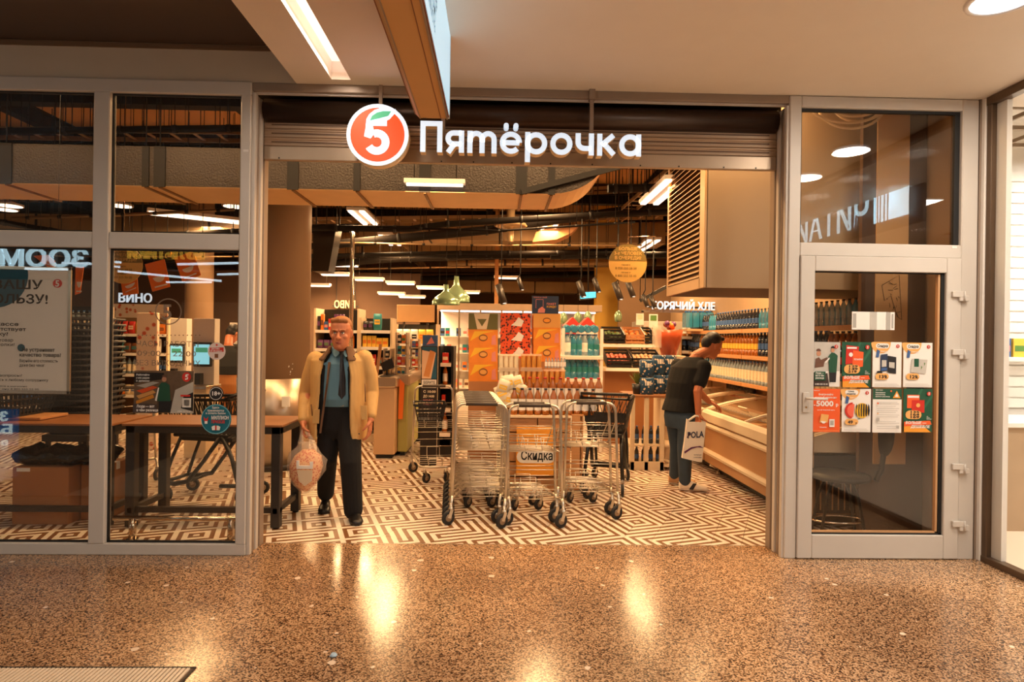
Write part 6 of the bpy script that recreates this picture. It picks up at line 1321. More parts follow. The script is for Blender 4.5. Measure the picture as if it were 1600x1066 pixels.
# ---- neighbouring shop
for k in range(22): b = MB(); z = .95 + k * .1; b.box((XR + .3, 5.58, z), (8.9, 5.6, z + .085), M_NB); o = b.build('slat_board'); struct(o)
M_TBAR = mat('ceiling_grid', (150, 130, 108), .5); 
t = struct(thing('ceiling_grid', 'open metal grid ceiling of the neighbouring shop', 'x', (5, 3, 3.3))); del t['category']
for k in range(12): b = MB(); b.box((XR + .08 + .45 * k, -1, 3.28), (XR + .1 + .45 * k, 5.58, 3.31), M_TBAR); b.build('grid_bar', t)
for k in range(16): b = MB(); b.box((XR + .08, -1 + .42 * k, 3.28), (8.8, -.98 + .42 * k, 3.31), M_TBAR); b.build('grid_bar', t)
for i, (x, y, px_) in enumerate(((5.0, 4.6, 0), (6.2, 4.6, 0), (5.0, 3.0, 0), (6.8, 3.0, 0), (5.0, 1.2, 0))):
    t = thing('ceiling_panel_light', 'square white panel light in the neighbouring shop, %s of five' % ORD[i], 'ceiling light', (x, y, 3.25), group='panel lights next door'); b = MB(); b.bbox((x - .3, y - .3, 3.25), (x + .3, y + .3, 3.28), M_WHITE); b.build('frame', t); b = MB(); b.box((x - .28, y - .28, 3.247), (x + .28, y + .28, 3.25), mat('panel_light', (255, 250, 242), .4, em=3.0)); b.build('diffuser', t)
    area_light('panel_light_light', (x, y, 3.24), .55, .55, 30, (1, .93, .84))
t = thing('display_counter', 'white display counter inside the neighbouring shop', 'counter', (4.4, 4.9, 0)); b = MB(); b.bbox((XR + .5, 4.9, 0), (6, 5.4, .86), mat('counter_stone', (176, 150, 120), .6)); b.build('body', t); b = MB(); b.bbox((XR + .46, 4.86, .86), (6.04, 5.44, .9), M_WHITE); b.build('top', t)
b = MB(); b.bbox((XR + .3, 5.4, 1.38), (8.5, 5.58, 1.42), M_WHITE); tag(b.build('wall_shelf', loc=(5, 5.5, 1.38)), 'white wall shelf with colourful packs in the neighbouring shop', 'shelf')
for i in range(9): q = (0, 1, 9, 7, 4, 6, 2, 10, 3)[i]; put(pack('book', .12, .06, .17, PAL[q], PAL[(q + 3) % 12]), 'gift_pack', (XR + .45 + .14 * i, 5.49, 1.42), '%s pack on the white wall shelf next door' % PN[q], 'box', 'packs on the shelf next door')
b = MB(); p = Vector((XR + .62, 5.0, .9)); b.lathe([(.07, .9), (.09, .93), (.09, 1.02), (.06, 1.05)], M_CREAM, (p.x, p.y, 0), 12); tag(b.build('round_box', loc=p), 'small cream round box on the counter next door', 'box')
# floor grate bottom left, crumpled cap
g0, g1 = G(-40, 1045), G(303, 1045); t = struct(thing('floor_grate', 'ribbed metal floor grate at the bottom left', 'x', (g1.x, g1.y, 0))); del t['category']
b = MB(); b.box((-5, g1.y - 2.2, 0), (g1.x, g1.y, .002), mat('grate_dark', (90, 66, 48), .5)); b.build('grate_bed', t); b = MB(); x = g1.x - .012
while x > -4: b.box((x - .013, g1.y - 2.2, .002), (x, g1.y - .01, .009), mat('grate_rib', (222, 204, 180), .35)); x -= .02
b.build('rib', t, kind='stuff'); b = MB(); b.box((g1.x, g1.y - 2.2, 0), (g1.x + .008, g1.y + .008, .005), M_BLACK); b.box((-5, g1.y, 0), (g1.x + .008, g1.y + .008, .005), M_BLACK); b.build('grate_edge', t)
p = G(521, 1026); b = MB(); b.rings([[(p.x + r * math.cos(k * .785) * (1 + .3 * math.sin(k * 3)), p.y + r * math.sin(k * .785), z) for k in range(8)] for r, z in ((.012, .001), (.019, .006), (.013, .014), (.005, .012))], mat('foil_scrap', (170, 196, 226), .3, var=.5, scale=80)); tag(b.build('crumpled_wrapper', loc=p), 'tiny crumpled bluish wrapper lying on the terrazzo floor', 'litter')
# ================================================================ TROLLEYS
M_CT = mat('zinc_chrome', (214, 204, 188), .3, metal=.95, var=.08); M_GRIP = mat('dark_grip', (70, 58, 48), .5); M_TYRE = mat('rubber_tyre', (30, 28, 28), .6); M_HUB = mat('hub', (150, 128, 104), .4, metal=.6)
def caster(b, x, y, z0, r, a, mt=M_TYRE):
    """fork + wheel under pivot (x,y), heading a"""
    dx, dy = math.cos(a), math.sin(a); cx, cy = x + dx * .02, y + dy * .02; sx, sy = -dy, dx
    return cx, cy, sx, sy
def wheel(parent, x, y, r, a, ztop):
    dx, dy = math.cos(a), math.sin(a); sx, sy = -dy, dx; cx, cy = x - dx * .025, y - dy * .025
    b = MB(); 
    for s_ in (-1, 1): b.bar((x + sx * s_ * .017, y + sy * s_ * .017, ztop), (cx + sx * s_ * .017, cy + sy * s_ * .017, r), .004, .03, M_CT, up=(dx, dy, 0))
    b.lathe([(.02, ztop - .006), (.02, ztop + .012), (.010, ztop + .02), (.010, ztop + .05)], M_CT, (x, y, 0), 8); fk = b.build('caster', None); fk.parent = parent
    b = MB(); n = 18; prof = [(r * .55, -.012), (r * .86, -.014), (r, -.008), (r, .008), (r * .86, .014), (r * .55, .012)]
    rs = [[(cx + sx * h + dx * q * math.cos(6.2832 * k / n), cy + sy * h + dy * q * math.cos(6.2832 * k / n), r + q * math.sin(6.2832 * k / n)) for k in range(n)] for q, h in prof]
    b.rings(rs, M_TYRE); rs = [[(cx + sx * h + dx * q * math.cos(6.2832 * k / n), cy + sy * h + dy * q * math.cos(6.2832 * k / n), r + q * math.sin(6.2832 * k / n)) for k in range(n)] for q, h in ((.001, -.016), (r * .4, -.016), (r * .55, -.011), (r * .55, .011), (r * .4, .016), (.001, .016))]
    b.rings(rs, M_HUB); o = b.build('wheel', None); o.parent = fk
def basket_trolley(label, group, wz=(.95, .5)):
    """two-level basket trolley; handle at y=0, nose towards +y; local coordinates"""
    t = thing('basket_trolley', label, 'trolley', (0, 0, 0), group=group); w_ = .21; H = .98
    def part(b, nm): o = b.build(nm, None); o.parent = t; return o
    b = MB(); r = .0115
    arch = [(-w_ - .02, -.02, .22)] + [(-w_ - .01, .0, .6)] + [(-w_, .02, H - .07)] + [(-w_ + .07 - .07 * math.cos(a_), .02, H - .07 + .07 * math.sin(a_)) for a_ in (.4, .8, 1.2, 1.57)]
    arch2 = [(-x, y, z) for x, y, z in reversed(arch)]
    b.tube(arch + arch2, r, M_CT, 8); part(b, 'handle_frame')
    b = MB(); b.tube([(-w_ + .08, .02, H), (w_ - .08, .02, H)], .016, M_GRIP, 8); part(b, 'grip')
    b = MB(); b.tube([(-w_ - .02, -.02, .23), (-w_ - .03, -.03, .16), (-w_ - .03, -.035, .13)], .013, M_CT, 8); b.tube([(w_ + .02, -.02, .23), (w_ + .03, -.03, .16), (w_ + .03, -.035, .13)], .013, M_CT, 8); part(b, 'rear_foot')
    b = MB(); zb = .20; b.tube([(-w_ - .02, -.01, zb + .02), (-w_ + .0, .10, zb), (-w_ + .05, .52, zb - .02), (-w_ + .09, .56, zb - .02), (w_ - .09, .56, zb - .02), (w_ - .05, .52, zb - .02), (w_, .10, zb), (w_ + .02, -.01, zb + .02)], r, M_CT, 8); part(b, 'base_frame')
    b = MB()
    for k in range(5): y = .06 + k * .11; ww = w_ - .012 - .008 * k; b.tube([(-ww, y, zb + .006), (ww, y, zb + .006)], .0034, M_CT, 5)
    for x in (-.07, .07): b.tube([(x, .03, zb + .1), (x, .035, zb + .01), (x, .54, zb - .01), (x, .56, zb + .07)], .0034, M_CT, 5)
    b.tube([(-.07, .03, zb + .1), (.07, .03, zb + .1)], .0034, M_CT, 5); b.tube([(-.07, .56, zb + .07), (.07, .56, zb + .07)], .0034, M_CT, 5); part(b, 'lower_rack')
    b = MB(); zu = .60
    for k in range(5): y = .04 + k * .085; b.tube([(-w_ + .005, y, zu - .02 * k * .4), (w_ - .005, y, zu - .02 * k * .4)], .0034, M_CT, 5)
    for x in (-.09, .05): b.tube([(x, .02, zu + .12), (x + .02, .04, zu + .01), (x + .06, .38, zu - .03), (x + .07, .40, zu + .05)], .0034, M_CT, 5)
    b.tube([(-.09, .02, zu + .12), (.05, .02, zu + .12)], .0034, M_CT, 5); b.tube([(-w_, .02, zu + .08), (w_, .02, zu + .08)], .0034, M_CT, 5)
    for s_ in (-1, 1): b.tube([(s_ * w_, .02, zu + .0), (s_ * (w_ - .01), .40, zu - .03)], .005, M_CT, 5); b.tube([(s_ * w_, .02, zu + .22), (s_ * (w_ - .01), .38, zu - .02)], .005, M_CT, 5)
    for k in range(3): b.tube([(-w_, .02, zu + .05 + .07 * k), (w_, .02, zu + .05 + .07 * k)], .0034, M_CT, 5); b.tube([(-w_ - .01, 0, .30 + .08 * k), (w_ + .01, 0, .30 + .08 * k)], .0034, M_CT, 5)
    part(b, 'upper_rack')
    for x, y, a_ in ((-w_ - .03, -.035, wz[0] - .3), (w_ + .03, -.035, wz[1])): wheel(t, x, y, .058, a_, .125)
    for x, y, a_ in ((-w_ + .1, .5, wz[0]), (w_ - .1, .5, wz[1] + .2)): wheel(t, x, y, .052, a_, .12)
    return t
tr = basket_trolley('frontmost basket trolley of the long nested row, black grip', 'nested basket trolleys, left row')
pf = G(748, 822); pf = Vector((P(752, 700, 5.06).x, 5.06, 0)); tr.location = pf
bk2 = G(746, 750)
N_ = 8
for k in range(1, N_): dup(tr, (pf.x - .012 * k, pf.y + .155 * k, 0), rz=.005 * k, label='basket trolley nested in the left row, %s behind the frontmost' % ORD[k - 1])
m0 = Vector((P(835, 700, 5.0).x, 4.99, 0))
t2 = dup(tr, m0, rz=.03, label='frontmost basket trolley of the middle pair, before the discount sign', group='nested basket trolleys, middle pair'); dup(tr, (m0.x - .04, m0.y + .15, 0), rz=.04, label='basket trolley nested behind the frontmost one of the middle pair', group='nested basket trolleys, middle pair')
r0_ = Vector((P(925, 700, 5.2).x - .0, 5.25, 0))
dup(tr, r0_, rz=-.02, label='frontmost basket trolley of the right pair beside the black plastic cart', group='nested basket trolleys, right pair'); dup(tr, (r0_.x - .03, r0_.y + .15, 0), rz=-.01, label='basket trolley nested behind the frontmost one of the right pair', group='nested basket trolleys, right pair')
ls = G(672, 752); single = dup(tr, (P(674, 700, 6.45).x, 6.65, 0), rz=.12, label='lone basket trolley left of the rows, holding a black basket')
del single['group']
# rotate the lone one so its nose points to the viewer
single.rotation_euler = (0, 0, math.pi + .15); single.location = (P(676, 700, 6.9).x, 6.95, 0)
b2 = dup(bk, (single.location.x - .02, single.location.y - .24, .63), rz=.15, label='black plastic basket sitting in the lone trolley', scale=(.86, .72, .9)); del b2['group']
b3 = dup(tr, (P(200, 760, 6.2).x, 6.3, 0), rz=1.2, label='basket trolley seen behind the table in the left window'); del b3['group']
# black plastic cart
def plastic_cart(label, loc, rz, sc_=1.0):
    t = thing('plastic_shopping_cart', label, 'shopping cart', (0, 0, 0), group='black plastic shopping carts')
    def part(b, nm): o = b.build(nm, None); o.parent = t; return o
    zt, zb, L0, L1 = .97, .60, -.02, .68   # handle side y=L0, nose y=L1
    def cor(z, u): # half width, y at u(0..1 along length)
        f = (z - zb) / (zt - zb); hw = .17 + .07 * f; y0 = L0 + .06 * (1 - f); y1 = L1 - .12 * (1 - f); return hw, y0, y1
    b = MB(); n = 13
    for k in range(n + 1):
        for s_ in (-1, 1):
            for up in (0, 1):
                pts = []
                h0, a0, c0_ = cor(zb, 0); h1, a1, c1 = cor(zt, 0); u0 = k / n; u1 = (k + (1.5 if up else -1.5)) / n; u1 = min(1, max(0, u1))
                b.bar((s_ * h0, a0 + (c0_ - a0) * u0, zb), (s_ * h1, a1 + (c1 - a1) * u1, zt - .05), .009, .006, M_BPL, up=(1, 0, 0))
    for k in range(7):
        for up in (0, 1):
            h0, a0, c0_ = cor(zb, 0); h1, a1, c1 = cor(zt, 0); u0 = -1 + 2 * k / 6; u1 = min(1, max(-1, u0 + (.4 if up else -.4)))
            for ya, yb in ((a0, a1), (c0_, c1)): b.bar((h0 * u0, ya, zb), (h1 * u1, yb, zt - .05), .009, .006, M_BPL, up=(0, 1, 0))
    for k in range(10): h0, a0, c0_ = cor(zb, 0); y = a0 + (c0_ - a0) * k / 9; b.bar((-h0, y, zb), (h0, y, zb), .012, .008, M_BPL)
    for k in range(5): h0, a0, c0_ = cor(zb, 0); x = -h0 + 2 * h0 * k / 4; b.bar((x, a0, zb), (x, c0_, zb), .012, .008, M_BPL)
    part(b, 'basket')
    b = MB(); h1, a1, c1 = cor(zt, 0); b.tube([(-h1, a1, zt - .03), (h1, a1, zt - .03), (h1 - .02, c1, zt - .05), (-h1 + .02, c1, zt - .05)], .016, M_BPL, 6, closed=True)
    h0, a0, c0_ = cor(zb, 0); b.tube([(-h0, a0, zb), (h0, a0, zb), (h0, c0_, zb), (-h0, c0_, zb)], .018, M_BPL, 6, closed=True); hm, am, cm = cor((zt + zb) / 2, 0); b.bbox((-hm, am, zb + .1), (hm, am + .008, zb + .2), M_BPL); part(b, 'rim')
    b = MB(); b.tube([(-h1, a1 + .05, zt - .03), (-h1 + .01, a1 - .06, zt + .02), (h1 - .01, a1 - .06, zt + .02), (h1, a1 + .05, zt - .03)], .016, M_BPL, 8); part(b, 'handle')
    b = MB()
    for s_ in (-1, 1):
        b.tube([(s_ * .16, .10, zb), (s_ * .17, .0, .40), (s_ * .19, -.08, .16)], [.024, .018, .02], M_BPL, 8)
        b.tube([(s_ * .16, .12, zb - .01), (s_ * .17, .28, .36), (s_ * .18, .42, .18), (s_ * .18, .55, .15), (s_ * .17, .66, .16)], [.022, .018, .022, .024, .022], M_BPL, 8)
        b.tube([(s_ * .16, .5, zb), (s_ * .17, .6, .35), (s_ * .17, .66, .17)], .016, M_BPL, 8); b.tube([(s_ * .19, -.08, .16), (s_ * .185, .1, .15)], .02, M_BPL, 8)
    b.tube([(-.17, .66, .16), (.17, .66, .16)], .018, M_BPL, 8); b.tube([(-.18, .42, .18), (.18, .42, .18)], .016, M_BPL, 8); b.bbox((-.17, -.0, zb - .05), (.17, .5, zb - .012), M_BPL); part(b, 'undercarriage')
    for x, y, a_ in ((-.19, -.08, 1.4), (.19, -.08, 1.7), (-.17, .64, 1.2), (.17, .64, 1.9)): wheel(t, x, y, .06, a_, .13)
    t.location = loc; t.rotation_euler = (0, 0, rz); t.scale = (sc_,) * 3; return t
pc = plastic_cart('black plastic shopping cart behind the right pair of basket trolleys', (P(935, 700, 6.3).x, 6.1, 0), -.05)
pc.location = (P(945, 700, 6.1).x, 6.12, 0); pc.rotation_euler = (0, 0, -.3)
c2 = dup(pc, (P(378, 760, 5.8).x, 5.8, 0), rz=1.42, label='black plastic shopping cart standing behind the packing table in the left window')
for k in range(2): o = dup(pc, (P(590, 640, 9.9).x - .6 * k, 10.3, 0), rz=.3 + k, label='black plastic shopping cart far back near the checkouts, %s' % ('hidden behind the counters' if k else 'behind the beige counter'))
# ================================================================ PEOPLE
def skin_mat(n, c): return mat(n, c, .5, var=.06, scale=12)
def fuse(mb, name, voxel, parent, smooth=4, m=None, smooth_fac=.5):
    me = bpy.data.meshes.new(name); me.from_pydata(mb.v, [], mb.f); me.update()
    o = bpy.data.objects.new(name, me); COL.objects.link(o)
    r = o.modifiers.new('r', 'REMESH'); r.mode = 'VOXEL'; r.voxel_size = voxel; r.use_smooth_shade = True
    s = o.modifiers.new('s', 'SMOOTH'); s.iterations = smooth; s.factor = smooth_fac
    bpy.context.view_layer.update(); ev = o.evaluated_get(bpy.context.evaluated_depsgraph_get()); nm = bpy.data.meshes.new_from_object(ev)
    bpy.data.objects.remove(o); bpy.data.meshes.remove(me)
    off = parent_world(parent); nm.transform(Matrix.Translation(-off)); nm.materials.clear(); nm.materials.append(m)
    for p in nm.polygons: p.use_smooth = True
    q = bpy.data.objects.new(name, nm); nm.name = name; COL.objects.link(q); q.parent = parent; return q
def cap(b, pts, rr, n=14):
    pts = [Vector(p) for p in pts]; b.tube(pts, rr, M_BLACK, n)
    b.sphere(pts[0], rr[0], M_BLACK, n, 8); b.sphere(pts[-1], rr[-1], M_BLACK, n, 8)
    for p, r in zip(pts[1:-1], rr[1:-1]): b.sphere(p, r * .995, M_BLACK, n, 8)
class Fr:
    """local frame: r = person's right... x to the side, f forward, u up"""
    def __init__(s, o, f, u=(0, 0, 1)):
        s.o = Vector(o); s.f = Vector(f).normalized(); s.x = s.f.cross(Vector(u)).normalized(); s.u = s.x.cross(s.f).normalized()
    def __call__(s, x, y, z): return s.o + s.x * x + s.f * y + s.u * z
def head_geo(b, F, h=.245, wide=1.0):
    prof = [(0, .028, .02, .062), (.05, .044, -.03, .080), (.16, .058, -.055, .089), (.30, .066, -.078, .090), (.42, .071, -.090, .084), (.52, .074, -.095, .080), (.64, .077, -.098, .088), (.78, .074, -.094, .082), (.9, .058, -.074, .058), (.98, .03, -.04, .02)]
    rs = []
    for z, w_, yb, yf in prof:
        ring = []
        for k in range(20):
            a = 6.2832 * k / 20; c, s_ = math.cos(a), math.sin(a); cy = (yb + yf) / 2; hy = (yf - yb) / 2
            ring.append(F(w_ * wide * math.copysign(abs(c) ** .85, c), cy + hy * math.copysign(abs(s_) ** .85, s_), z * h))
        rs.append(ring)
    b.rings(rs, M_BLACK)
    cap(b, [F(0, .086, h * .53), F(0, .100, h * .44), F(0, .108, h * .385)], [.008, .011, .0145]); 
    for s_ in (-1, 1):
        b.sphere(F(s_ * .012, .098, h * .375), .0095, M_BLACK); cap(b, [F(s_ * .012, .084, h * .60), F(s_ * .045, .074, h * .60)], [.010, .009])
        cap(b, [F(s_ * .076 * wide, -.012, h * .56), F(s_ * .080 * wide, -.015, h * .46), F(s_ * .074 * wide, -.006, h * .37)], [.013, .014, .009]); b.sphere(F(s_ * .045, .062, h * .40), .022, M_BLACK)
    b.sphere(F(0, .072, h * .10), .022, M_BLACK)
def face_parts(F, h, par, brow, lips, eyec=M_INK):
    for s_ in (-1, 1):
        b = MB(); b.sphere(F(s_ * .031, .0745, h * .525), (.0125, .0125, .009), M_PAP, 10, 6); b.sphere(F(s_ * .031, .0835, h * .525), .0055, eyec, 8, 5); cap(b, [F(s_ * .018, .085, h * .548), F(s_ * .031, .088, h * .560), F(s_ * .045, .080, h * .548)], [.002, .003, .002], 6)
        b.build('eye', par)
        b = MB(); b.tube([F(s_ * .016, .093, h * .60), F(s_ * .032, .092, h * .625), F(s_ * .050, .079, h * .605)], [.003, .0045, .002], brow, 6); b.build('eyebrow', par)
    b = MB(); b.tube([F(-.026, .086, h * .225), F(-.010, .0955, h * .235), F(0, .0965, h * .230), F(.010, .0955, h * .235), F(.026, .086, h * .225)], [.002, .005, .0045, .005, .002], lips, 6); b.tube([F(-.018, .089, h * .205), F(0, .0955, h * .198), F(.018, .089, h * .205)], [.002, .0055, .002], lips, 6); b.build('mouth', par)
def hand_geo(b, w_, d, n, side, curl=.5, sz=1.0, spread=.05):
    """w_ wrist, d finger direction, n palm normal (curl towards n), side = direction of the thumb"""
    w_ = Vector(w_); d = Vector(d).normalized(); n = Vector(n); n = (n - d * n.dot(d)).normalized(); s_ = Vector(side); s_ = (s_ - d * s_.dot(d) - n * s_.dot(n)).normalized()
    L = .088 * sz
    for k in range(4): t = (-1 + 2 * k / 3) * .030 * sz; cap(b, [w_ + d * .01 + s_ * t * .6, w_ + d * L + s_ * t], [.015 * sz, .0115 * sz], 8)
    for k, fl in enumerate((.034, .044, .048, .043)):
        t = (-1 + 2 * k / 3) * .032 * sz; p = w_ + d * L + s_ * t; pts = [p]; a = curl * .5
        for seg in (1.0, .62, .5):
            v = d * math.cos(a) + n * math.sin(a) + s_ * (t / .03 * spread * .2); p = p + v.normalized() * fl * sz * seg; pts.append(p); a += curl
        cap(b, pts, [.0092 * sz, .0088 * sz, .008 * sz, .0066 * sz], 8)
    p0 = w_ + d * .022 * sz + s_ * .026 * sz; p1 = p0 + (d * .6 + s_ * .75 + n * .2).normalized() * .036 * sz; p2 = p1 + (d * .9 + s_ * .25 + n * (.3 + curl * .5)).normalized() * .030 * sz; p3 = p2 + (d * .8 + n * (.4 + curl)).normalized() * .024 * sz
    cap(b, [p0, p1, p2, p3], [.016 * sz, .0125 * sz, .0105 * sz, .0085 * sz], 8)
def loft(b, lv, n=24, e=.8):
    """closed torso-like loft: levels (centre, side vec, half side, front vec, half front)"""
    rs = []
    for c, sv, hs, fv, hf in lv:
        rs.append([Vector(c) + Vector(sv) * (hs * math.copysign(abs(math.cos(a)) ** e, math.cos(a))) + Vector(fv) * (hf * math.copysign(abs(math.sin(a)) ** e, math.sin(a))) for a in [6.2832 * k / n for k in range(n)]])
    b.rings(rs, M_BLACK)
def openloft(b, lv, th=.02, n=28, e=.85):
    """coat-like loft open at the front (+fv); each level also gives the gap half widths (left,right) along sv"""
    rs = []
    for c, sv, hs, fv, hf, gl, gr in lv:
        c, sv, fv = Vector(c), Vector(sv), Vector(fv)
        def pt(a, k): return c + sv * ((hs - k) * math.copysign(abs(math.cos(a)) ** e, math.cos(a))) + fv * ((hf - k) * math.copysign(abs(math.sin(a)) ** e, math.sin(a)))
        aR = math.acos(min(.999, max(-.999, gr / hs)) if gr < hs else .999); aL = math.pi - math.acos(min(.999, gl / hs))
        # from right gap edge going clockwise round the back to the left gap edge
        tot = 2 * math.pi - (aL - aR); an = [aR - tot * k / n for k in range(n + 1)]
        rs.append([pt(a, 0) for a in an] + [pt(a, th) for a in reversed(an)])
    b.rings(rs, M_BLACK, True, True)
def shoe(b, heel, toe, m=None, w_=.046, h=.07):
    heel = Vector(heel); toe = Vector(toe); d = (toe - heel); L = d.length; d.normalize(); s_ = Vector((-d.y, d.x, 0)).normalized(); rs = []
    for u, ww, hh in ((0, .6, .9), (.06, .85, 1.0), (.25, .85, 1.1), (.45, .85, 1.0), (.62, 1.05, .75), (.8, 1.08, .62), (.93, .85, .5), (1, .4, .32)):
        c = heel + d * (L * u); rs.append([c + s_ * (w_ * ww * math.cos(a)) + Vector((0, 0, max(0.0, h * hh * (.45 + .62 * math.sin(a))))) for a in [6.2832 * k / 14 for k in range(14)]])
    b.rings(rs, m or M_BLACK)

# ---------------- man in the beige coat
SK1 = skin_mat('skin_ruddy', (198, 122, 84)); M_COAT = mat('beige_coat', (204, 162, 100), .65, var=.12, scale=5, bump=.25, aniso=(6, 6, 1.5)); M_COLL = mat('brown_collar', (104, 72, 48), .8, var=.1, scale=30)
M_SUIT = mat('black_suit', (15, 13, 14), .9, var=.2, scale=9, bump=.2, aniso=(8, 8, 1)); M_SHIRT = mat('blue_shirt', (92, 136, 160), .6, var=.08, scale=6, bump=.2); M_TIE = mat('dark_tie', (26, 22, 28), .45, var=.2, scale=40)
M_HAIR1 = mat('sandy_hair', (160, 104, 58), .6, var=.35, scale=60, bump=.4, aniso=(3, 1, 1)); M_SHOE = mat('black_shoe', (20, 18, 18), .35); M_LIP1 = mat('lips', (168, 84, 66), .5)
YM = 5.2
def A(x, y, Y=YM): return P(x, y, Y)
m1 = thing('person', 'man in a beige open coat, blue shirt and dark tie walking with a carrier bag', 'person', (A(532, 800).x, YM, 0))
U = A(0, 0).x * 0 + YM / F_PX    # metres per pixel at his depth
Fh = Fr(A(533, 545, 5.08), (.03, -1, -.10)); hh = .26
neckb = A(533, 556, 5.2); b = MB(); head_geo(b, Fh, hh, 1.06)
cap(b, [A(533, 530, 5.16), neckb, A(533, 566, 5.22)], [.058, .066, .08])
loft(b, [(A(530, 556, 5.22), (1, 0, 0), .13, (0, 1, 0), .09), (A(530, 575, 5.22), (1, 0, 0), .185, (0, 1, 0), .11), (A(530, 620, 5.22), (1, 0, 0), .17, (0, 1, 0), .12), (A(529, 650, 5.22), (1, 0, 0), .165, (0, 1, 0), .12)])
Rw, Lw = A(474, 662, 5.08), A(579, 656, 5.1)
cap(b, [A(494, 560, 5.24), A(480, 612, 5.27), Rw], [.055, .042, .028]); cap(b, [A(568, 558, 5.22), A(580, 610, 5.24), Lw], [.055, .042, .028])
cap(b, [A(518, 655, 5.24), A(510, 718, 5.18), A(508, 778, 5.5)], [.085, .058, .042]); cap(b, [A(545, 655, 5.2), A(549, 722, 5.08), A(553, 796, 5.16)], [.085, .058, .042])
hand_geo(b, Rw + Vector((0, 0, .01)), (.02, -.15, -1), (.95, .2, 0), (.1, -1, 0), curl=1.35, sz=1.0); hand_geo(b, Lw, (-.03, -.1, -1), (-1, .1, 0), (-.1, -1, 0), curl=.42, sz=1.0)
fuse(b, 'body', .0048, m1, 3, SK1); face_parts(Fh, hh, m1, M_HAIR1, M_LIP1, mat('grey_eye', (60, 56, 54), .3))
b = MB(); b.sphere(Fh(0, -.026, hh * .74), (.086, .098, .078), M_BLACK, 18, 12); b.sphere(Fh(0, -.05, hh * .5), (.078, .062, .09), M_BLACK, 16, 10); cap(b, [Fh(-.05, .045, hh * .90), Fh(.0, .062, hh * .93), Fh(.055, .040, hh * .90)], [.022, .024, .022]); fuse(b, 'hair', .005, m1, 4, M_HAIR1)
# trousers
b = MB(); cap(b, [A(517, 652, 5.24), A(511, 715, 5.19), A(509, 770, 5.45)], [.108, .085, .072], 16); cap(b, [A(544, 652, 5.2), A(548, 722, 5.09), A(552, 797, 5.13)], [.108, .088, .078], 16)
loft(b, [(A(530, 628, 5.22), (1, 0, 0), .165, (0, 1, 0), .12), (A(530, 645, 5.22), (1, 0, 0), .18, (0, 1, 0), .125), (A(530, 668, 5.22), (1, 0, 0), .185, (0, 1, 0), .12), (A(530, 684, 5.22), (1, 0, 0), .15, (0, 1, 0), .09)]); fuse(b, 'trousers', .0075, m1, 4, M_SUIT)
b = MB(); b.rings([[A(530, y, 5.22) + Vector((.168 * math.cos(a), .124 * math.sin(a), 0)) for a in [6.283 * k / 24 for k in range(24)]] for y in (634, 628.5)], M_BPL); b.box((A(533, 632, 5.09).x - .022, 5.088, A(533, 635, 5.1).z), (A(533, 632, 5.09).x + .022, 5.1, A(533, 628, 5.1).z), M_SS); b.build('belt', m1)
for hl, to in (((509, 5.50), (506, 5.28)), ((552, 5.22), (559, 4.96))):
    b = MB(); p0 = Vector((P(hl[0], 780, hl[1]).x, hl[1], .0)); p1 = Vector((P(to[0], 800, to[1]).x, to[1], .0)); shoe(b, p0, p1, w_=.05, h=.085); sh_ = fuse(b, 'shoe', .006, m1, 3, M_SHOE)
    b = MB(); d = (p1 - p0).normalized(); s_ = Vector((-d.y, d.x, 0)); b.add([p0 + s_ * .04, p0 - s_ * .04, p0 + d * .2 - s_ * .05, p1 - s_ * .015, p1 + s_ * .015, p0 + d * .2 + s_ * .05] + [v + Vector((0, 0, .014)) for v in (p0 + s_ * .04, p0 - s_ * .04, p0 + d * .2 - s_ * .05, p1 - s_ * .015, p1 + s_ * .015, p0 + d * .2 + s_ * .05)], [(5, 4, 3, 2, 1, 0), (6, 7, 8, 9, 10, 11)] + [(k, (k + 1) % 6, 6 + (k + 1) % 6, 6 + k) for k in range(6)], M_BLACK); b.build('sole', sh_)
# shirt
b = MB(); loft(b, [(A(533, 550, 5.2), (1, 0, 0), .075, (0, 1, 0), .07), (A(532, 557, 5.2), (1, 0, 0), .10, (0, 1, 0), .085), (A(531, 568, 5.2), (1, 0, 0), .17, (0, 1, 0), .125), (A(531, 600, 5.21), (1, 0, 0), .165, (0, 1, 0), .145), (A(531, 622, 5.21), (1, 0, 0), .165, (0, 1, 0), .15), (A(531, 634, 5.22), (1, 0, 0), .16, (0, 1, 0), .13)]); fuse(b, 'shirt', .006, m1, 3, M_SHIRT)
b = MB(); yc = 5.105
for s_ in (-1, 1):
    q = [A(533 + s_ * x, y, Y_) for x, y, Y_ in ((1.0, 551, 5.105), (9, 546, 5.14), (14, 541, 5.18), (15, 549, 5.15), (11, 556, 5.085), (8, 558, 5.075))]; b.prism(q if s_ > 0 else q[::-1], (0, -.006, 0), M_SHIRT)
b.build('shirt_collar', m1)
b = MB(); 
pts = [(529.5, 549), (536.5, 549), (535, 556), (539.5, 594), (539, 617), (533.5, 624), (528, 617), (530, 594), (531, 556)]
q = [A(x + .8, y, 5.088 - .05 * min(1, max(0, (y - 549) / 30))) for x, y in pts]; b.prism(q, (0, -.01, 0), M_TIE); b.sphere(A(533.5, 553, 5.08), (.018, .014, .022), M_TIE, 10, 6); b.build('tie', m1)
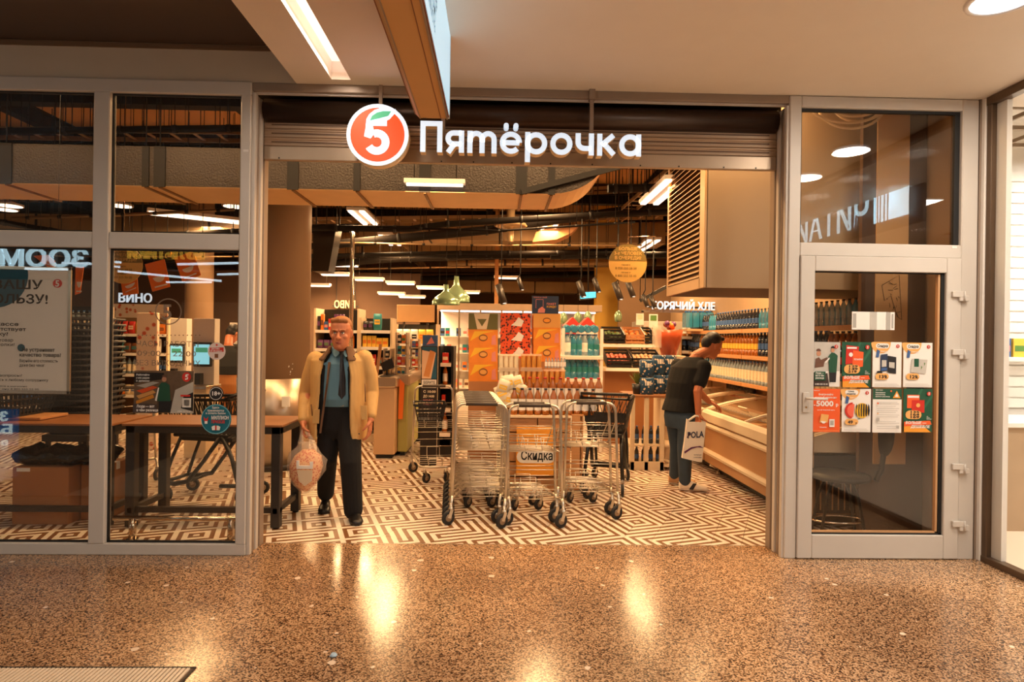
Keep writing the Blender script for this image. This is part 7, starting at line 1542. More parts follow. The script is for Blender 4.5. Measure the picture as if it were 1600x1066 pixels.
# dark suit jacket between shirt and coat
def lvl(x, y, hs, hf, gl, gr, Y_=5.22): return (A(x, y, Y_), (1, 0, 0), hs, (0, -1, 0), hf, gl, gr)
b = MB(); openloft(b, [lvl(533, 547, .085, .085, .05, .05), lvl(532, 556, .15, .115, .06, .065), lvl(531, 572, .19, .15, .075, .085), lvl(530, 600, .19, .165, .085, .10), lvl(530, 632, .195, .165, .09, .105), lvl(530, 668, .20, .16, .11, .12)], th=.018); fuse(b, 'suit_jacket', .0065, m1, 3, M_SUIT)
# coat
b = MB(); openloft(b, [lvl(532, 549, .10, .10, .06, .065), lvl(531, 555, .18, .13, .075, .08), lvl(530, 563, .225, .155, .085, .10), lvl(529, 585, .225, .185, .105, .13), lvl(529, 620, .225, .20, .115, .13), lvl(528, 650, .24, .205, .125, .135), lvl(528, 672, .245, .20, .13, .14), lvl(528, 684, .24, .195, .135, .145)], th=.026)
cap(b, [A(493, 562, 5.24), A(484, 590, 5.26), A(478, 618, 5.27), A(474.5, 655, 5.11)], [.072, .068, .060, .046], 18); cap(b, [A(569, 560, 5.22), A(578, 588, 5.24), A(581, 615, 5.24), A(580, 648, 5.12)], [.072, .068, .060, .046], 18)
fuse(b, 'coat', .0075, m1, 3, M_COAT)
b = MB(); openloft(b, [lvl(532, 541, .095, .09, .055, .06, 5.2), lvl(532, 549, .115, .12, .065, .07, 5.2), lvl(531, 560, .17, .165, .085, .095, 5.2), lvl(531, 563, .175, .17, .09, .10, 5.2)], th=.014); fuse(b, 'coat_collar', .005, m1, 2, M_COLL)
b = MB()
for s_, pts in ((0, ((513, 566), (510, 600), (504, 640), (499, 677), (502, 677), (507, 640), (513, 600), (517, 566))), ):
    q = [A(x, y, 5.07 - .065 * min(1, (y - 560) / 40)) for x, y in pts]; b.prism(q, (0, -.008, 0), M_COLL)
b.build('zip_facing', m1); b = MB()
for s_ in (((490, 640), (499, 640), (498, 662), (488, 662)), ((563, 634), (573, 634), (574, 656), (565, 656))): b.prism([A(x, y, 5.035) for x, y in s_], (0, .012, 0), M_COAT)
b.build('pocket_flap', m1, kind='stuff')
b = MB()
for l in (((486, 632), (488, 650)), ((570, 600), (571, 628))): b.tube([A(l[0][0], l[0][1], 5.06), A(l[1][0], l[1][1], 5.06)], .004, M_COLL, 5)
for x, y in ((496, 682), (561, 678), (553, 557)): b.sphere(A(x, y, 5.03 if y > 600 else 5.04), .006, M_BPL, 6, 4)
b.build('coat_buttons', m1, kind='stuff')
# carrier bag
bgY = 5.03; bg = thing('carrier_bag', 'translucent white carrier bag with orange net goods held by the man in the beige coat', 'bag', A(478, 770, bgY)); M_FILM = mat('bag_film', (240, 226, 208), .25, alpha=.24, var=.05, spec=.6); M_NET = mat('orange_net', (232, 104, 34), .5); vor(M_NET, 60, (214, 84, 24), (250, 190, 130), .3, .5)
def brings(lv, m, b, n=20, wob=.12): b.rings([[A(x, y, bgY) + Vector((h * U * math.cos(a) * (1 + wob * math.sin(3 * a + y)), h * U * dp * math.sin(a), 0)) for a in [6.283 * k / n for k in range(n)]] for x, y, h, dp in lv], m)
b = MB(); brings([(478, 771, 2, .8), (478, 766, 11, .7), (477, 752, 21, .6), (478, 735, 28, .55), (478, 718, 29, .5), (479, 708, 24, .45), (479, 698, 15, .4), (480, 690, 11, .35)], M_FILM, b); b.build('bag_body', bg)
b = MB()
for x0, x1 in ((470, 472.5), (489, 476.5)): 
    b.tube([A(x0, 693, bgY), A(x0 * .6 + x1 * .4, 682, bgY + .0), A(x1, 672, bgY), A((x0 + x1) / 2 * .2 + 474.5 * .8, 667, bgY + .02)], [.026, .016, .008, .007], M_FILM, 8)
b.build('bag_handle', bg)
b = MB(); brings([(477, 768, 3, .8), (476, 760, 13, .7), (477, 745, 22, .6), (479, 728, 25, .55), (481, 712, 20, .45), (482, 702, 8, .4)], M_NET, b, wob=.05); b.build('net_contents', bg)
b = MB(); q = [A(x, y, bgY - .095) for x, y in ((463, 733), (488, 733), (489, 722), (484, 722), (484, 728), (467, 728), (467, 720), (463, 720))]; b.prism(q, (0, .012, 0), M_PAP); q = [A(x, y, bgY - .085) for x, y in ((464, 735), (488, 735), (487, 752), (476, 760), (467, 752))]; b.prism(q, (0, .01, 0), M_CREAM); b.build('paper_label', bg)

# ---------------- man in the black T-shirt
SK2 = skin_mat('skin_tan', (190, 112, 72)); M_TEE = mat('black_tshirt', (13, 11, 11), .95, var=.2, scale=6, bump=.25); M_JEAN = mat('blue_jeans', (52, 68, 84), .8, var=.35, scale=8, bump=.3); M_HAIR2 = mat('black_hair', (24, 17, 14), .5, var=.3, scale=60, bump=.3)
Y2 = 6.25; m2 = thing('person', 'man in a black T-shirt and jeans bending over the chest freezers with a white bag', 'person', (P(1065, 760, Y2).x, Y2, 0))
def B(x, y, Y=Y2): return P(x, y, Y)
fw = Vector((.86, .5, 0)).normalized(); sd = Vector((fw.y, -fw.x, 0))    # sd = his right side, towards the viewer
def S(p, k): return p + sd * k
Fh2 = Fr(B(1106, 557, 6.25), (.84, .32, -.45)); h2 = .245
b = MB(); head_geo(b, Fh2, h2); cap(b, [Fh2(0, -.03, .05), B(1090, 556, 6.24), B(1082, 568, 6.24)], [.056, .06, .07])
tor = [(B(1083, 562, 6.25), .10, .08), (B(1077, 574, 6.25), .19, .105), (B(1071, 598, 6.25), .185, .115), (B(1066, 622, 6.25), .165, .105), (B(1063, 648, 6.25), .165, .105)]
loft(b, [(c, sd, hs, fw, hf) for c, hs, hf in tor])
shR = S(B(1079, 573, 6.25), .17); elR = B(1090, 612, 6.02); wrR = B(1091, 646, 6.0); shL = S(B(1079, 573, 6.25), -.17); elL = B(1092, 612, 6.5); wrL = B(1108, 628, 6.55)
cap(b, [shR, elR, wrR], [.05, .042, .029]); cap(b, [shL, elL, wrL], [.05, .042, .029]); hand_geo(b, wrR, (.0, -.05, -1), (.9, .3, 0), (.3, -1, 0), curl=1.3); hand_geo(b, wrL, (.8, .2, -.4), (0, 0, -1), (0, -1, 0), curl=.4)
hR, hL = S(B(1064, 650, 6.25), .09), S(B(1064, 650, 6.25), -.09)
kR, kL = B(1070, 702, 6.17), B(1058, 700, 6.4); aR, aL = Vector((B(1071, 755, 6.2).x, 6.22, .07)), Vector((B(1056, 748, 6.45).x, 6.5, .07))
cap(b, [hR, kR, aR], [.08, .055, .042]); cap(b, [hL, kL, aL], [.08, .055, .042]); fuse(b, 'body', .0048, m2, 3, SK2); face_parts(Fh2, h2, m2, M_HAIR2, M_LIP1)
b = MB(); b.sphere(Fh2(0, -.028, h2 * .76), (.087, .100, .080), M_BLACK, 18, 12); b.sphere(Fh2(0, -.052, h2 * .52), (.079, .062, .085), M_BLACK, 16, 10); cap(b, [Fh2(-.045, .05, h2 * .92), Fh2(0, .066, h2 * .95), Fh2(.045, .05, h2 * .92)], [.024, .026, .024]); fuse(b, 'hair', .005, m2, 3, M_HAIR2)
b = MB(); loft(b, [(c, sd, hs + .018, fw, hf + .02) for c, hs, hf in [(B(1085, 558, 6.25), .062, .062)] + tor[:-1] + [(B(1062, 642, 6.25), .175, .125)]]); cap(b, [shR, shR.lerp(elR, .62)], [.078, .070]); cap(b, [shL, shL.lerp(elL, .62)], [.078, .070]); fuse(b, 'tshirt', .007, m2, 3, M_TEE)
b = MB(); loft(b, [(B(1063, 638, 6.25), sd, .17, fw, .115), (B(1063, 652, 6.25), sd, .18, fw, .125), (B(1063, 668, 6.25), sd, .165, fw, .11)]); cap(b, [hR, kR, aR + Vector((0, 0, .03))], [.098, .076, .060], 16); cap(b, [hL, kL, aL + Vector((0, 0, .03))], [.098, .074, .058], 16); fuse(b, 'jeans', .007, m2, 3, M_JEAN)
M_SNW = mat('white_sneaker', (226, 208, 184), .6, var=.1)
for a_, tod in ((aR, Vector((.95, -.28, 0))), (aL, Vector((.6, -.3, 0)))):
    b = MB(); p0 = Vector((a_.x, a_.y, .012)) - tod.normalized() * .06; p1 = p0 + tod.normalized() * .29; shoe(b, p0, p1, w_=.048, h=.085); s_o = fuse(b, 'sneaker', .006, m2, 3, M_SNW if a_ is aR else mat('tan_sneaker', (196, 150, 104), .6))
    b = MB(); d = tod.normalized(); q = Vector((d.y, -d.x, 0)); c = p0 + d * .12 + q * .046
    if q.y > 0: c = p0 + d * .12 - q * .046; q = -q
    b.prism([c + Vector((0, 0, .012)) - d * .02, c + Vector((0, 0, .012)) + d * .02, c + Vector((0, 0, .075)) + d * .055 - q * .01, c + Vector((0, 0, .075)) + d * .02 - q * .01], q * .006, M_INK); b.prism([p0 + q * .03, p0 + d * .27 + q * .03, p0 + d * .3, p0 + d * .27 - q * .03, p0 - q * .03], (0, 0, .02), M_SNW); b.build('stripe', s_o)
b = MB(); b.tube([S(B(1086, 553, 6.22), .055), B(1080, 552, 6.25) - fw * .04, S(B(1086, 553, 6.26), -.055)], .003, M_SS, 5); b.build('neck_chain', m2)
# his bag
yb_ = 5.95; g2 = thing('white_shop_bag', 'white printed plastic bag hanging from the hand of the man in black', 'bag', B(1085, 722, yb_)); ow = [(1074, 655), (1078, 660), (1098, 660), (1102, 654), (1103, 662), (1097, 722), (1090, 722), (1066, 716), (1070, 690)]
M_WB = mat('white_bag', (238, 228, 214), .4, var=.05, scale=5, bump=.3); b = MB()
fr_ = [B(x, y, yb_) for x, y in ow]; b.prism(fr_, (0, .035, 0), M_WB); b.build('bag_body', g2)
b = MB(); b.tube([B(1076, 657, yb_ + .01), B(1086, 650, yb_ + .03), B(1090, 650, yb_ + .03), B(1100, 656, yb_ + .01)], .01, M_WB, 6); b.build('bag_handle', g2)
M_PUR = mat('purple_print', (96, 40, 92), .5); b = MB(); o_ = B(1074, 685, yb_ - .003); b.text('POLA', .085, o_, M_NAVY, ux=(1, 0, .08), bold=.03, width=.16); 
q = [B(x, y, yb_ - .003) for x, y in ((1069, 706), (1080, 699), (1094, 697), (1099, 700), (1090, 699), (1080, 702), (1070, 709))]; b.add(q, [tuple(range(7))], M_PUR)
q = [B(x, y, yb_ - .003) for x, y in ((1073, 684), (1077, 676), (1080, 680), (1077, 679), (1075, 685))]; b.add(q, [tuple(range(5))], M_PUR)
for k in range(2): b.text(('торговый дом', 'и магазины')[k], .022, B(1084, 712 + k * 4, yb_ - .003), M_NAVY, width=.075)
b.build('print', g2)

# ---------------- person bending behind the right window stile
Y3 = 8.7; m3 = thing('person', 'person in a black top and tan trousers bending over behind the window edge', 'person', (P(356, 620, Y3).x, Y3, 0))
def C(x, y, Y=Y3): return P(x, y, Y)
SK3 = SK2; f3 = Vector((.25, .97, 0)); s3 = Vector((.97, -.25, 0)); F3 = Fr(C(358, 533, 9.05), (.3, .8, -.6)); b = MB(); head_geo(b, F3, .24); cap(b, [F3(0, -.03, .04), C(357, 540, 8.95)], [.055, .06])
loft(b, [(C(357, 540, 8.92), s3, .12, f3, .08), (C(357, 550, 8.85), s3, .19, f3, .1), (C(356, 575, 8.7), s3, .17, f3, .11), (C(356, 592, 8.65), s3, .17, f3, .12)])
cap(b, [C(341, 545, 8.85), C(334, 570, 8.95), C(334, 572, 9.2)], [.05, .04, .03]); cap(b, [C(374, 545, 8.85), C(380, 570, 8.95), C(378, 572, 9.2)], [.05, .04, .03]); hand_geo(b, C(334, 572, 9.2), (0, 1, -.1), (0, 0, -1), (1, 0, 0), .4); hand_geo(b, C(378, 572, 9.2), (0, 1, -.1), (0, 0, -1), (-1, 0, 0), .4)
for x in (347, 365): cap(b, [C(x, 598, 8.68), C(x, 645, 8.66), Vector((C(x, 600, 8.7).x, 8.72, .07))], [.085, .058, .042])
fuse(b, 'body', .006, m3, 3, SK3); b = MB(); b.sphere(F3(0, -.03, .19), (.086, .1, .08), M_BLACK, 16, 10); b.sphere(F3(0, -.05, .12), (.08, .06, .085), M_BLACK, 14, 9); fuse(b, 'hair', .006, m3, 3, M_HAIR2)
b = MB(); loft(b, [(C(357, 540, 8.92), s3, .14, f3, .1), (C(357, 550, 8.85), s3, .21, f3, .12), (C(356, 572, 8.7), s3, .20, f3, .14), (C(356, 585, 8.66), s3, .19, f3, .14)]); cap(b, [C(341, 545, 8.85), C(334, 570, 8.95)], [.07, .06]); cap(b, [C(374, 545, 8.85), C(380, 570, 8.95)], [.07, .06]); fuse(b, 'black_top', .009, m3, 3, M_TEE)
b = MB(); loft(b, [(C(356, 583, 8.66), s3, .17, f3, .12), (C(356, 600, 8.66), s3, .19, f3, .135), (C(356, 612, 8.66), s3, .17, f3, .11)])
for x in (347, 365): cap(b, [C(x, 600, 8.68), C(x, 645, 8.66), Vector((C(x, 600, 8.7).x, 8.72, .1))], [.1, .075, .06])
fuse(b, 'tan_trousers', .009, m3, 3, mat('tan_cloth', (206, 140, 80), .75, var=.1))
for x in (347, 365): b = MB(); q = Vector((C(x, 600, 8.7).x, 8.66, 0)); shoe(b, q, q + f3 * .27, w_=.045); fuse(b, 'shoe', .007, m3, 2, M_SHOE)
# ================================================================ POSTERS, STICKERS, REFLECTED SIGNS
def wr(body, mw=None): return body
def poster(name, label, px0, py0, px1, py1, Y, base, fn, cat='poster', th=.003, grp=None):
    a, c = P(px0, py1, Y), P(px1, py0, Y); t = thing(name, label, cat, ((a.x + c.x) / 2, Y, a.z), group=grp); b = MB(); b.box((a.x, Y, a.z), (c.x, Y + th, c.z), base); b.build('sheet', t)
    W_, H_ = c.x - a.x, c.z - a.z; b = MB(); cnt = [0]
    def poly(pts, m): cnt[0] += 1; y = Y - .0006 * cnt[0]; b.add([(a.x + W_ * x, y, a.z + H_ * z) for x, z in pts], [tuple(range(len(pts)))], m)
    def txt(s_, x, z, h, m, w_=None, bold=.02, shear=0.0, align='LEFT'): cnt[0] += 1; b.text(s_, H_ * h, (a.x + W_ * x, Y - .0006 * cnt[0], a.z + H_ * z), m, bold=bold, width=W_ * w_ if w_ else None, shear=shear, align=align)
    fn(poly, txt); b.build('print', t); return t
def circ2(cx, cz, r, asp, a0=0, a1=360, n=20): return [(cx + r * math.cos(math.radians(a0 + (a1 - a0) * i / n)), cz + r * asp * math.sin(math.radians(a0 + (a1 - a0) * i / n))) for i in range(n)]
def mini_logo(poly, cx, cz, r, asp, m1=None, m2=None): poly(circ2(cx, cz, r, asp), m1 or M_RED); poly([(cx - r * .3, cz), (cx - r * .2, cz + r * asp * .55), (cx + r * .45, cz + r * asp * .6), (cx + r * .4, cz + r * asp * .35), (cx, cz + r * asp * .3), (cx + r * .35, cz - r * asp * .05), (cx + r * .3, cz - r * asp * .5), (cx - r * .3, cz - r * asp * .6), (cx - r * .35, cz - r * asp * .35), (cx + .0, cz - r * asp * .3), (cx + .02, cz - .0)], m2 or M_PAP)
def pill(x0, z0, x1, z1, asp):
    r = (x1 - x0) * .5 if (z1 - z0) / asp > (x1 - x0) else (z1 - z0) / asp / 2; return [(cx + r * math.cos(math.radians(t)), cz + r * asp * math.sin(math.radians(t))) for cx, cz, q in ((x1 - r, z1 - r * asp, 0), (x0 + r, z1 - r * asp, 90), (x0 + r, z0 + r * asp, 180), (x1 - r, z0 + r * asp, 270)) for t in (q, q + 30, q + 60, q + 90)]
YD = F0 - .012 + .030    # just in front of the leaf glass
M_DG = mat('dark_green_print', (26, 82, 58), .5, var=.06); M_GL = mat('grey_line_print', (176, 170, 162), .7); M_PK = mat('peach_print', (238, 176, 100), .5); M_OR2 = mat('bright_orange_print', (240, 96, 40), .5, var=.03); M_SKP = mat('photo_skin', (196, 140, 108), .6); M_GRYP = mat('photo_grey', (196, 190, 180), .6, var=.15, scale=14); M_BRP = mat('photo_brown', (110, 74, 56), .6, var=.2)
ASP = 47 / 68
def lines(poly, x0, x1, zs_, m=M_GL, h=.008):
    for k, z in enumerate(zs_): poly([(x0, z), (x1 - .06 * (k % 3), z), (x1 - .06 * (k % 3), z + h), (x0, z + h)], m)
def po1(p, t):
    p([(0, .35), (1, .35), (1, 1), (0, 1)], M_GRYP); p([(0, 0), (.62, 0), (.55, .3), (0, .32)], mat('photo_dark', (66, 50, 44), .6))
    p(circ2(.22, .74, .085, ASP), M_SKP); p(circ2(.21, .79, .09, ASP, 0, 180), M_BRP); p([(.08, .42), (.4, .45), (.42, .55), (.55, .62), (.52, .66), (.3, .6), (.22, .66), (.1, .62)], M_BRP)
    p(circ2(.72, .82, .07, ASP), M_SKP); p(circ2(.72, .86, .075, ASP, 0, 180), M_INK); p([(.6, .3), (.86, .3), (.9, .7), (.78, .76), (.66, .76), (.56, .68)], M_DG); p([(.62, .1), (.84, .1), (.86, .32), (.6, .32)], M_INK); p([(.44, .56), (.6, .66), (.6, .62), (.46, .52)], M_PAP)
    mini_logo(p, .84, .9, .065, ASP); p([(.06, .14), (.46, .14), (.46, .34), (.06, .34)], M_DG)
    for k, s_ in enumerate(('Люди —', 'вот в чём', 'разница')): t(s_, .09, .285 - k * .055, .06, M_PAP, .3)
    t('8 800 555 55 05', .08, .04, .045, M_PAP, .45); lines(p, .62, .92, (.06, .09), M_PAP)
def promo(price, pack1):
    def f(p, t):
        p([(.02, .3), (.6, 1), (.68, 1), (.1, .24)], mat('green_pattern', (44, 104, 76), .5)); p([(.5, .3), (1, .8), (1, .9), (.5, .4)], mat('green_pattern', (44, 104, 76), .5))
        if pack1: p([(.12, .5), (.55, .55), (.58, .9), (.14, .93)], M_RED); p([(.35, .42), (.72, .46), (.74, .78), (.38, .82)], M_OR2); p(circ2(.3, .72, .07, ASP), M_PAP); t('ПЕЛЬМЕНИ', .4, .6, .05, M_PAP, .3); p([(.16, .85), (.5, .85), (.5, .89), (.16, .89)], M_PAP)
        else: p([(.12, .55), (.55, .55), (.55, .86), (.12, .86)], M_OR2); p([(.28, .45), (.72, .45), (.72, .74), (.28, .74)], M_RED); p([(.14, .79), (.53, .79), (.53, .84), (.14, .84)], M_PAP); p(circ2(.5, .62, .07, ASP), M_PK)
        p(pill(.06, .30, .62, .50, ASP), M_PK); 
        for k, s_ in enumerate(price): t(s_, .2, .44 - .058 * k, .07, M_INK, .3, .03)
        mini_logo(p, .86, .89, .07, ASP, M_RED); lines(p, .78, .95, (.3, .33, .36), M_PAP); p([(0, .0), (.93, 0), (.72, .12), (0, .15)], M_YO); p([(0, .13), (.95, .18), (.9, .27), (0, .24)], M_OR2)
        t('БОЛЬШЕ —', .04, .19, .085, M_PAP, .72, .03, .2); t('ДЕШЕВЛЕ', .22, .10, .085, M_PAP, .68, .03, .2)
    return f
def sk(price, kind, head='Скидка'):
    def f(p, t):
        p([(0, 1)] + circ2(.28, .98, .34, ASP, 180, 360, 16) + [(.62, 1)], M_PK); p(pill(.10, .86, .56, .97, ASP), M_PAP); 
        if head == 'Скидка': t(head, .15, .885, .085, M_INK, .36, .03)
        else: t('Цена', .2, .925, .05, M_INK, .2, .02); t('недели', .15, .87, .05, M_INK, .3, .02)
        mini_logo(p, .86, .91, .06, ASP, M_RED); p([(.10, .66), (.2, .66), (.24, .8), (.14, .84)], PAL[6]); t('Совет дня', .26, .78, .04, M_PAP, .25)
        if kind == 'box': 
            p([(.26, .34), (.5, .37), (.5, .74), (.26, .72)], M_NAVY); p([(.5, .33), (.8, .30), (.8, .67), (.5, .70)], M_INK); p([(.3, .45), (.46, .46), (.46, .6), (.3, .6)], M_GRYP); p([(.55, .44), (.74, .42), (.74, .55), (.55, .56)], M_GRYP); p([(.28, .36), (.48, .38), (.48, .43), (.28, .42)], PAL[6]); p(pill(.12, .30, .32, .36, ASP), M_INK)
        if kind == 'bag': p([(.24, .34), (.76, .30), (.82, .62), (.28, .64)], M_GRYP); p([(.36, .46), (.52, .46), (.52, .64), (.36, .64)], M_DG); p([(.6, .4), (.64, .46), (.6, .48)], PAL[5]); p([(.7, .48), (.74, .54), (.7, .56)], PAL[5])
        if kind == 'melon':
            p(circ2(.36, .5, .27, ASP, 90, 270) + [(.36, .35)], M_RED); p(circ2(.38, .5, .22, ASP, 80, 280), mat('melon_flesh', (236, 104, 80), .5)); p(circ2(.68, .5, .24, ASP * 1.05), M_YEL)
            for k in range(6): x = .48 + k * .08; p([(x, .36 + .02 * abs(k - 2.5)), (x + .035, .36), (x + .03 + .01 * (k - 2), .5), (x + .04, .66 - .02 * abs(k - 2.5)), (x, .66), (x - .01, .5)], M_INK)
            p([(.52, .3), (.6, .3), (.6, .32), (.52, .32)], M_DG)
        p(pill(.08, .17, .54, .31, ASP), M_PK); t(price, .18, .2, .10, M_INK, .26 if len(price) > 2 else .18, .04); t('₽' if 0 else 'р', .44, .2, .05, M_INK, .05); lines(p, .04, .95, (.03, .05, .075), h=.006)
    return f
def po5(p, t):
    t('Приложение', .08, .95, .03, M_PAP, .2); t('Выигрывайте', .25, .85, .06, M_PAP, .5); t('каждый апельсин', .12, .78, .06, M_PAP, .75); t('5000', .16, .60, .17, M_PAP, .6, .035); t('р', .84, .60, .1, M_PAP, .08, .03); p([(.08, .61), (.13, .61), (.13, .63), (.08, .63)], M_PAP); t('на счёт бонусной карты', .2, .5, .035, M_PAP, .6)
    p([(.28, .22), (.56, .22), (.6, .4), (.34, .42)], M_PK); p(circ2(.42, .26, .09, ASP, 180, 360, 12), M_PAP); p([(.62, .12), (.8, .12), (.8, .3), (.62, .3)], M_PAP); p([(.65, .16), (.77, .16), (.77, .27), (.65, .27)], M_GL); t('Узнать', .28, .1, .04, M_PAP, .25); lines(p, .06, .95, (.03,), M_PK)
def po7(p, t):
    p([(0, .76), (1, .76), (1, 1), (0, 1)], M_DG); 
    for k in range(3): t(('Уважаемые', 'покупатели,', 'обратитесь в центр помощи')[k], .08, .90 - k * .045, .04, M_PAP, (.35, .35, .5)[k])
    t('ЗДЕСЬ РЯДОМ', .08, .96, .03, M_PAP, .25); p([(.68, .79), (.95, .79), (.82, .96)], M_YO); p([(.75, .82), (.88, .82), (.82, .91)], M_PAP); p(circ2(.62, .95, .03, ASP), M_OR2)
    lines(p, .12, .9, (.66, .69, .60, .55, .50, .46, .40, .36, .26, .22, .14, .10)); p([(.10, .27), (.2, .27), (.2, .34), (.10, .34)], M_GL); p(circ2(.14, .67, .03, ASP), M_OR2); p(circ2(.14, .44, .025, ASP), M_PK); p([(.78, .1), (.88, .1), (.88, .17), (.78, .17)], M_GL)
PO = [('poster photo of staff in a dark green apron, upper row, first from the handle side', 1269, 535, 1313, 604, M_PAP, po1), ('green poster БОЛЬШЕ ДЕШЕВЛЕ with red packs in the upper row', 1315, 535, 1361, 605, M_DG, promo(('129', '149', '219'), True)),
      ('white Скидка poster with navy boxes priced 139', 1363, 535, 1409, 605, M_PAP, sk('139', 'box')), ('white Скидка poster with a pale sack priced 129', 1411, 536, 1457, 605, M_PAP, sk('129', 'bag')),
      ('orange poster with a large 5000 in the lower row', 1267, 608, 1313, 675, M_OR2, po5), ('white poster with watermelons priced 49', 1315, 608, 1361, 675, M_PAP, sk('49', 'melon', 'Цена недели')),
      ('white notice with a dark green header and orange triangle', 1363, 608, 1409, 676, M_PAP, po7), ('green poster БОЛЬШЕ ДЕШЕВЛЕ with orange packs in the lower row', 1411, 608, 1457, 675, M_DG, promo(('135', '164', '169'), False))]
for lab, x0, y0, x1, y1, m, fn in PO: poster('wall_poster', lab, x0, y0, x1, y1, YD, m, fn, grp='posters on the glazed door')
def tape(p, t): p([(.02, .1), (.10, .1), (.10, .9), (.02, .9)], M_GL); p([(.42, 0), (.58, 0), (.58, 1), (.42, 1)], M_GRYP); p([(.8, .0), (.9, 0), (.9, 1), (.8, 1)], M_GL); p([(.93, .1), (.97, .1), (.97, .9), (.93, .9)], M_GL)
poster('blank_note', 'blank white strip of paper taped to the glazed door above the posters', 1331, 488, 1398, 515, YD, M_PAP, tape, 'note')
# left glass: framed notice
YG = F0 + .055; a, c = P(-150, 613, YG), P(113, 418, YG); t = thing('framed_notice', 'large white framed notice with a teal circle behind the left edge window', 'poster', ((a.x + c.x) / 2, YG, a.z)); b = MB(); b.box((a.x, YG, a.z), (c.x, YG + .006, c.z), M_PAP); b.build('sheet', t)
b = MB(); f = .022
for q in (((a.x, a.z), (a.x + f, c.z)), ((c.x - f, a.z), (c.x, c.z)), ((a.x, a.z), (c.x, a.z + f)), ((a.x, c.z - f), (c.x, c.z))): b.bbox((q[0][0], YG - .010, q[0][1]), (q[1][0], YG + .008, q[1][1]), M_SS, .002)
b.build('snap_frame', t); b = MB(); M_TL = mat('petrol_print', (16, 84, 104), .5)
def gp(x, y, k=1): return P(x, y, YG - .001 * k)
cc_ = gp(-8, 430); r = 50 / F_PX * YG; zt_ = c.z - f
b.add([(cc_.x + r * math.cos(a_), YG - .001, min(zt_, cc_.z + r * math.sin(a_))) for a_ in [6.283 * k / 40 for k in range(40)]], [tuple(range(40))], M_TL); p = gp(33, 543.5); b.add([(p.x + .026 * math.cos(a_), YG - .001, p.z + .026 * math.sin(a_)) for a_ in [6.283 * k / 20 for k in range(20)]], [tuple(range(20))], M_TL)
for s_, x, y, sz, m, bd in (('НА ВАШУ', -60, 450, .085, M_INK, .02), ('ПОЛЬЗУ!', -30, 473, .085, M_INK, .02), ('Цена на кассе', -58, 508, .033, M_INK, .02), ('не соответствует', -52, 516, .033, M_INK, .02), ('ценнику?', -34, 524, .033, M_INK, .02), ('Отдадим вам товар', -56, 533, .03, M_INK, 0), ('по цене с полки!', -48, 540, .03, M_INK, 0),
        ('Не устраивает', 34, 549, .034, M_INK, .02), ('качество товара?', 30, 557, .034, M_INK, .02), ('Вернём его стоимость', 30, 566, .03, M_INK, 0), ('даже без чека!', 30, 573, .03, M_INK, 0), ('Остались все вопросы?', -56, 588, .026, M_INK, 0), ('Обратитесь к любому сотруднику', -30, 595, .026, M_INK, 0), ('Подробности уточняйте в магазине', -60, 604, .015, M_INK, 0), ('или по телефону 8 800 555 55 05', -40, 608.5, .015, M_INK, 0)):
    x1_ = {'НА ВАШУ': 65, 'ПОЛЬЗУ!': 73, 'Цена на кассе': 28, 'не соответствует': 40, 'ценнику?': 12, 'Отдадим вам товар': 20, 'по цене с полки!': 22, 'Не устраивает': 85, 'качество товара?': 95, 'Вернём его стоимость': 90, 'даже без чека!': 69, 'Остались все вопросы?': 34, 'Обратитесь к любому сотруднику': 75, 'Подробности уточняйте в магазине': 42, 'или по телефону 8 800 555 55 05': 60}[s_]
    o_ = gp(x, y, 2); b.text(s_, sz, o_, m, bold=bd, width=gp(x1_, y, 2).x - o_.x)
p = gp(90, 443); b.add([(p.x + .032 * math.cos(a_), YG - .002, p.z + .030 * math.sin(a_)) for a_ in [6.283 * k / 24 for k in range(24)]], [tuple(range(24))], M_RED); b.text('5', .062, (p.x - .016, YG - .003, p.z - .022), M_PAP, bold=.03); b.build('print', t)
b = MB()
for px_ in (-120, 90):
    q = P(px_, 418, YG); b.tube([(q.x, YG + .002, q.z - .01), (q.x, YG + .002, zt0 + .02)], .0015, M_BLACK, 4)
b.build('hanging_wire', t)
# glass stickers on the second left pane (outer face)
YS_ = F0 + .033
M_ETCH = mat('grey_vinyl', (132, 112, 92), .6, alpha=.85)
t = thing('opening_hours_vinyl', 'grey vinyl lettering with round logo and opening hours on the left window', 'window lettering', P(263, 540, YS_)); b = MB(); c0_ = P(263, 487, YS_); R1, R2 = .092, .083
b.add([(c0_.x + r * math.cos(6.2832 * k / 40), YS_, c0_.z + r * math.sin(6.2832 * k / 40)) for r in (R1, R2) for k in range(40)], [(k, (k + 1) % 40, 40 + (k + 1) % 40, 40 + k) for k in range(40)], M_ETCH)
b.text('5', .15, (c0_.x - .045, YS_, c0_.z - .055), M_ETCH, bold=.02); b.build('logo', t)
b = MB(); 
for k in range(16): q = P(216 + k * 6.4, 524, YS_); b.add([(q.x + .005 * math.cos(a_), YS_, q.z + .005 * math.sin(a_)) for a_ in [6.283 * i / 8 for i in range(8)]], [tuple(range(8))], M_ETCH)
for s_, x0_, x1_, y in (('ЧАСЫ РАБОТЫ', 212, 309, 541), ('09:00 – 22:00', 214, 306, 556), ('БЕЗ ВЫХОДНЫХ', 209, 312, 571)): q = P(x0_, y, YS_); b.text(s_, .052, q, M_ETCH, bold=.008, width=P(x1_, y, YS_).x - q.x)
b.build('lettering', t)
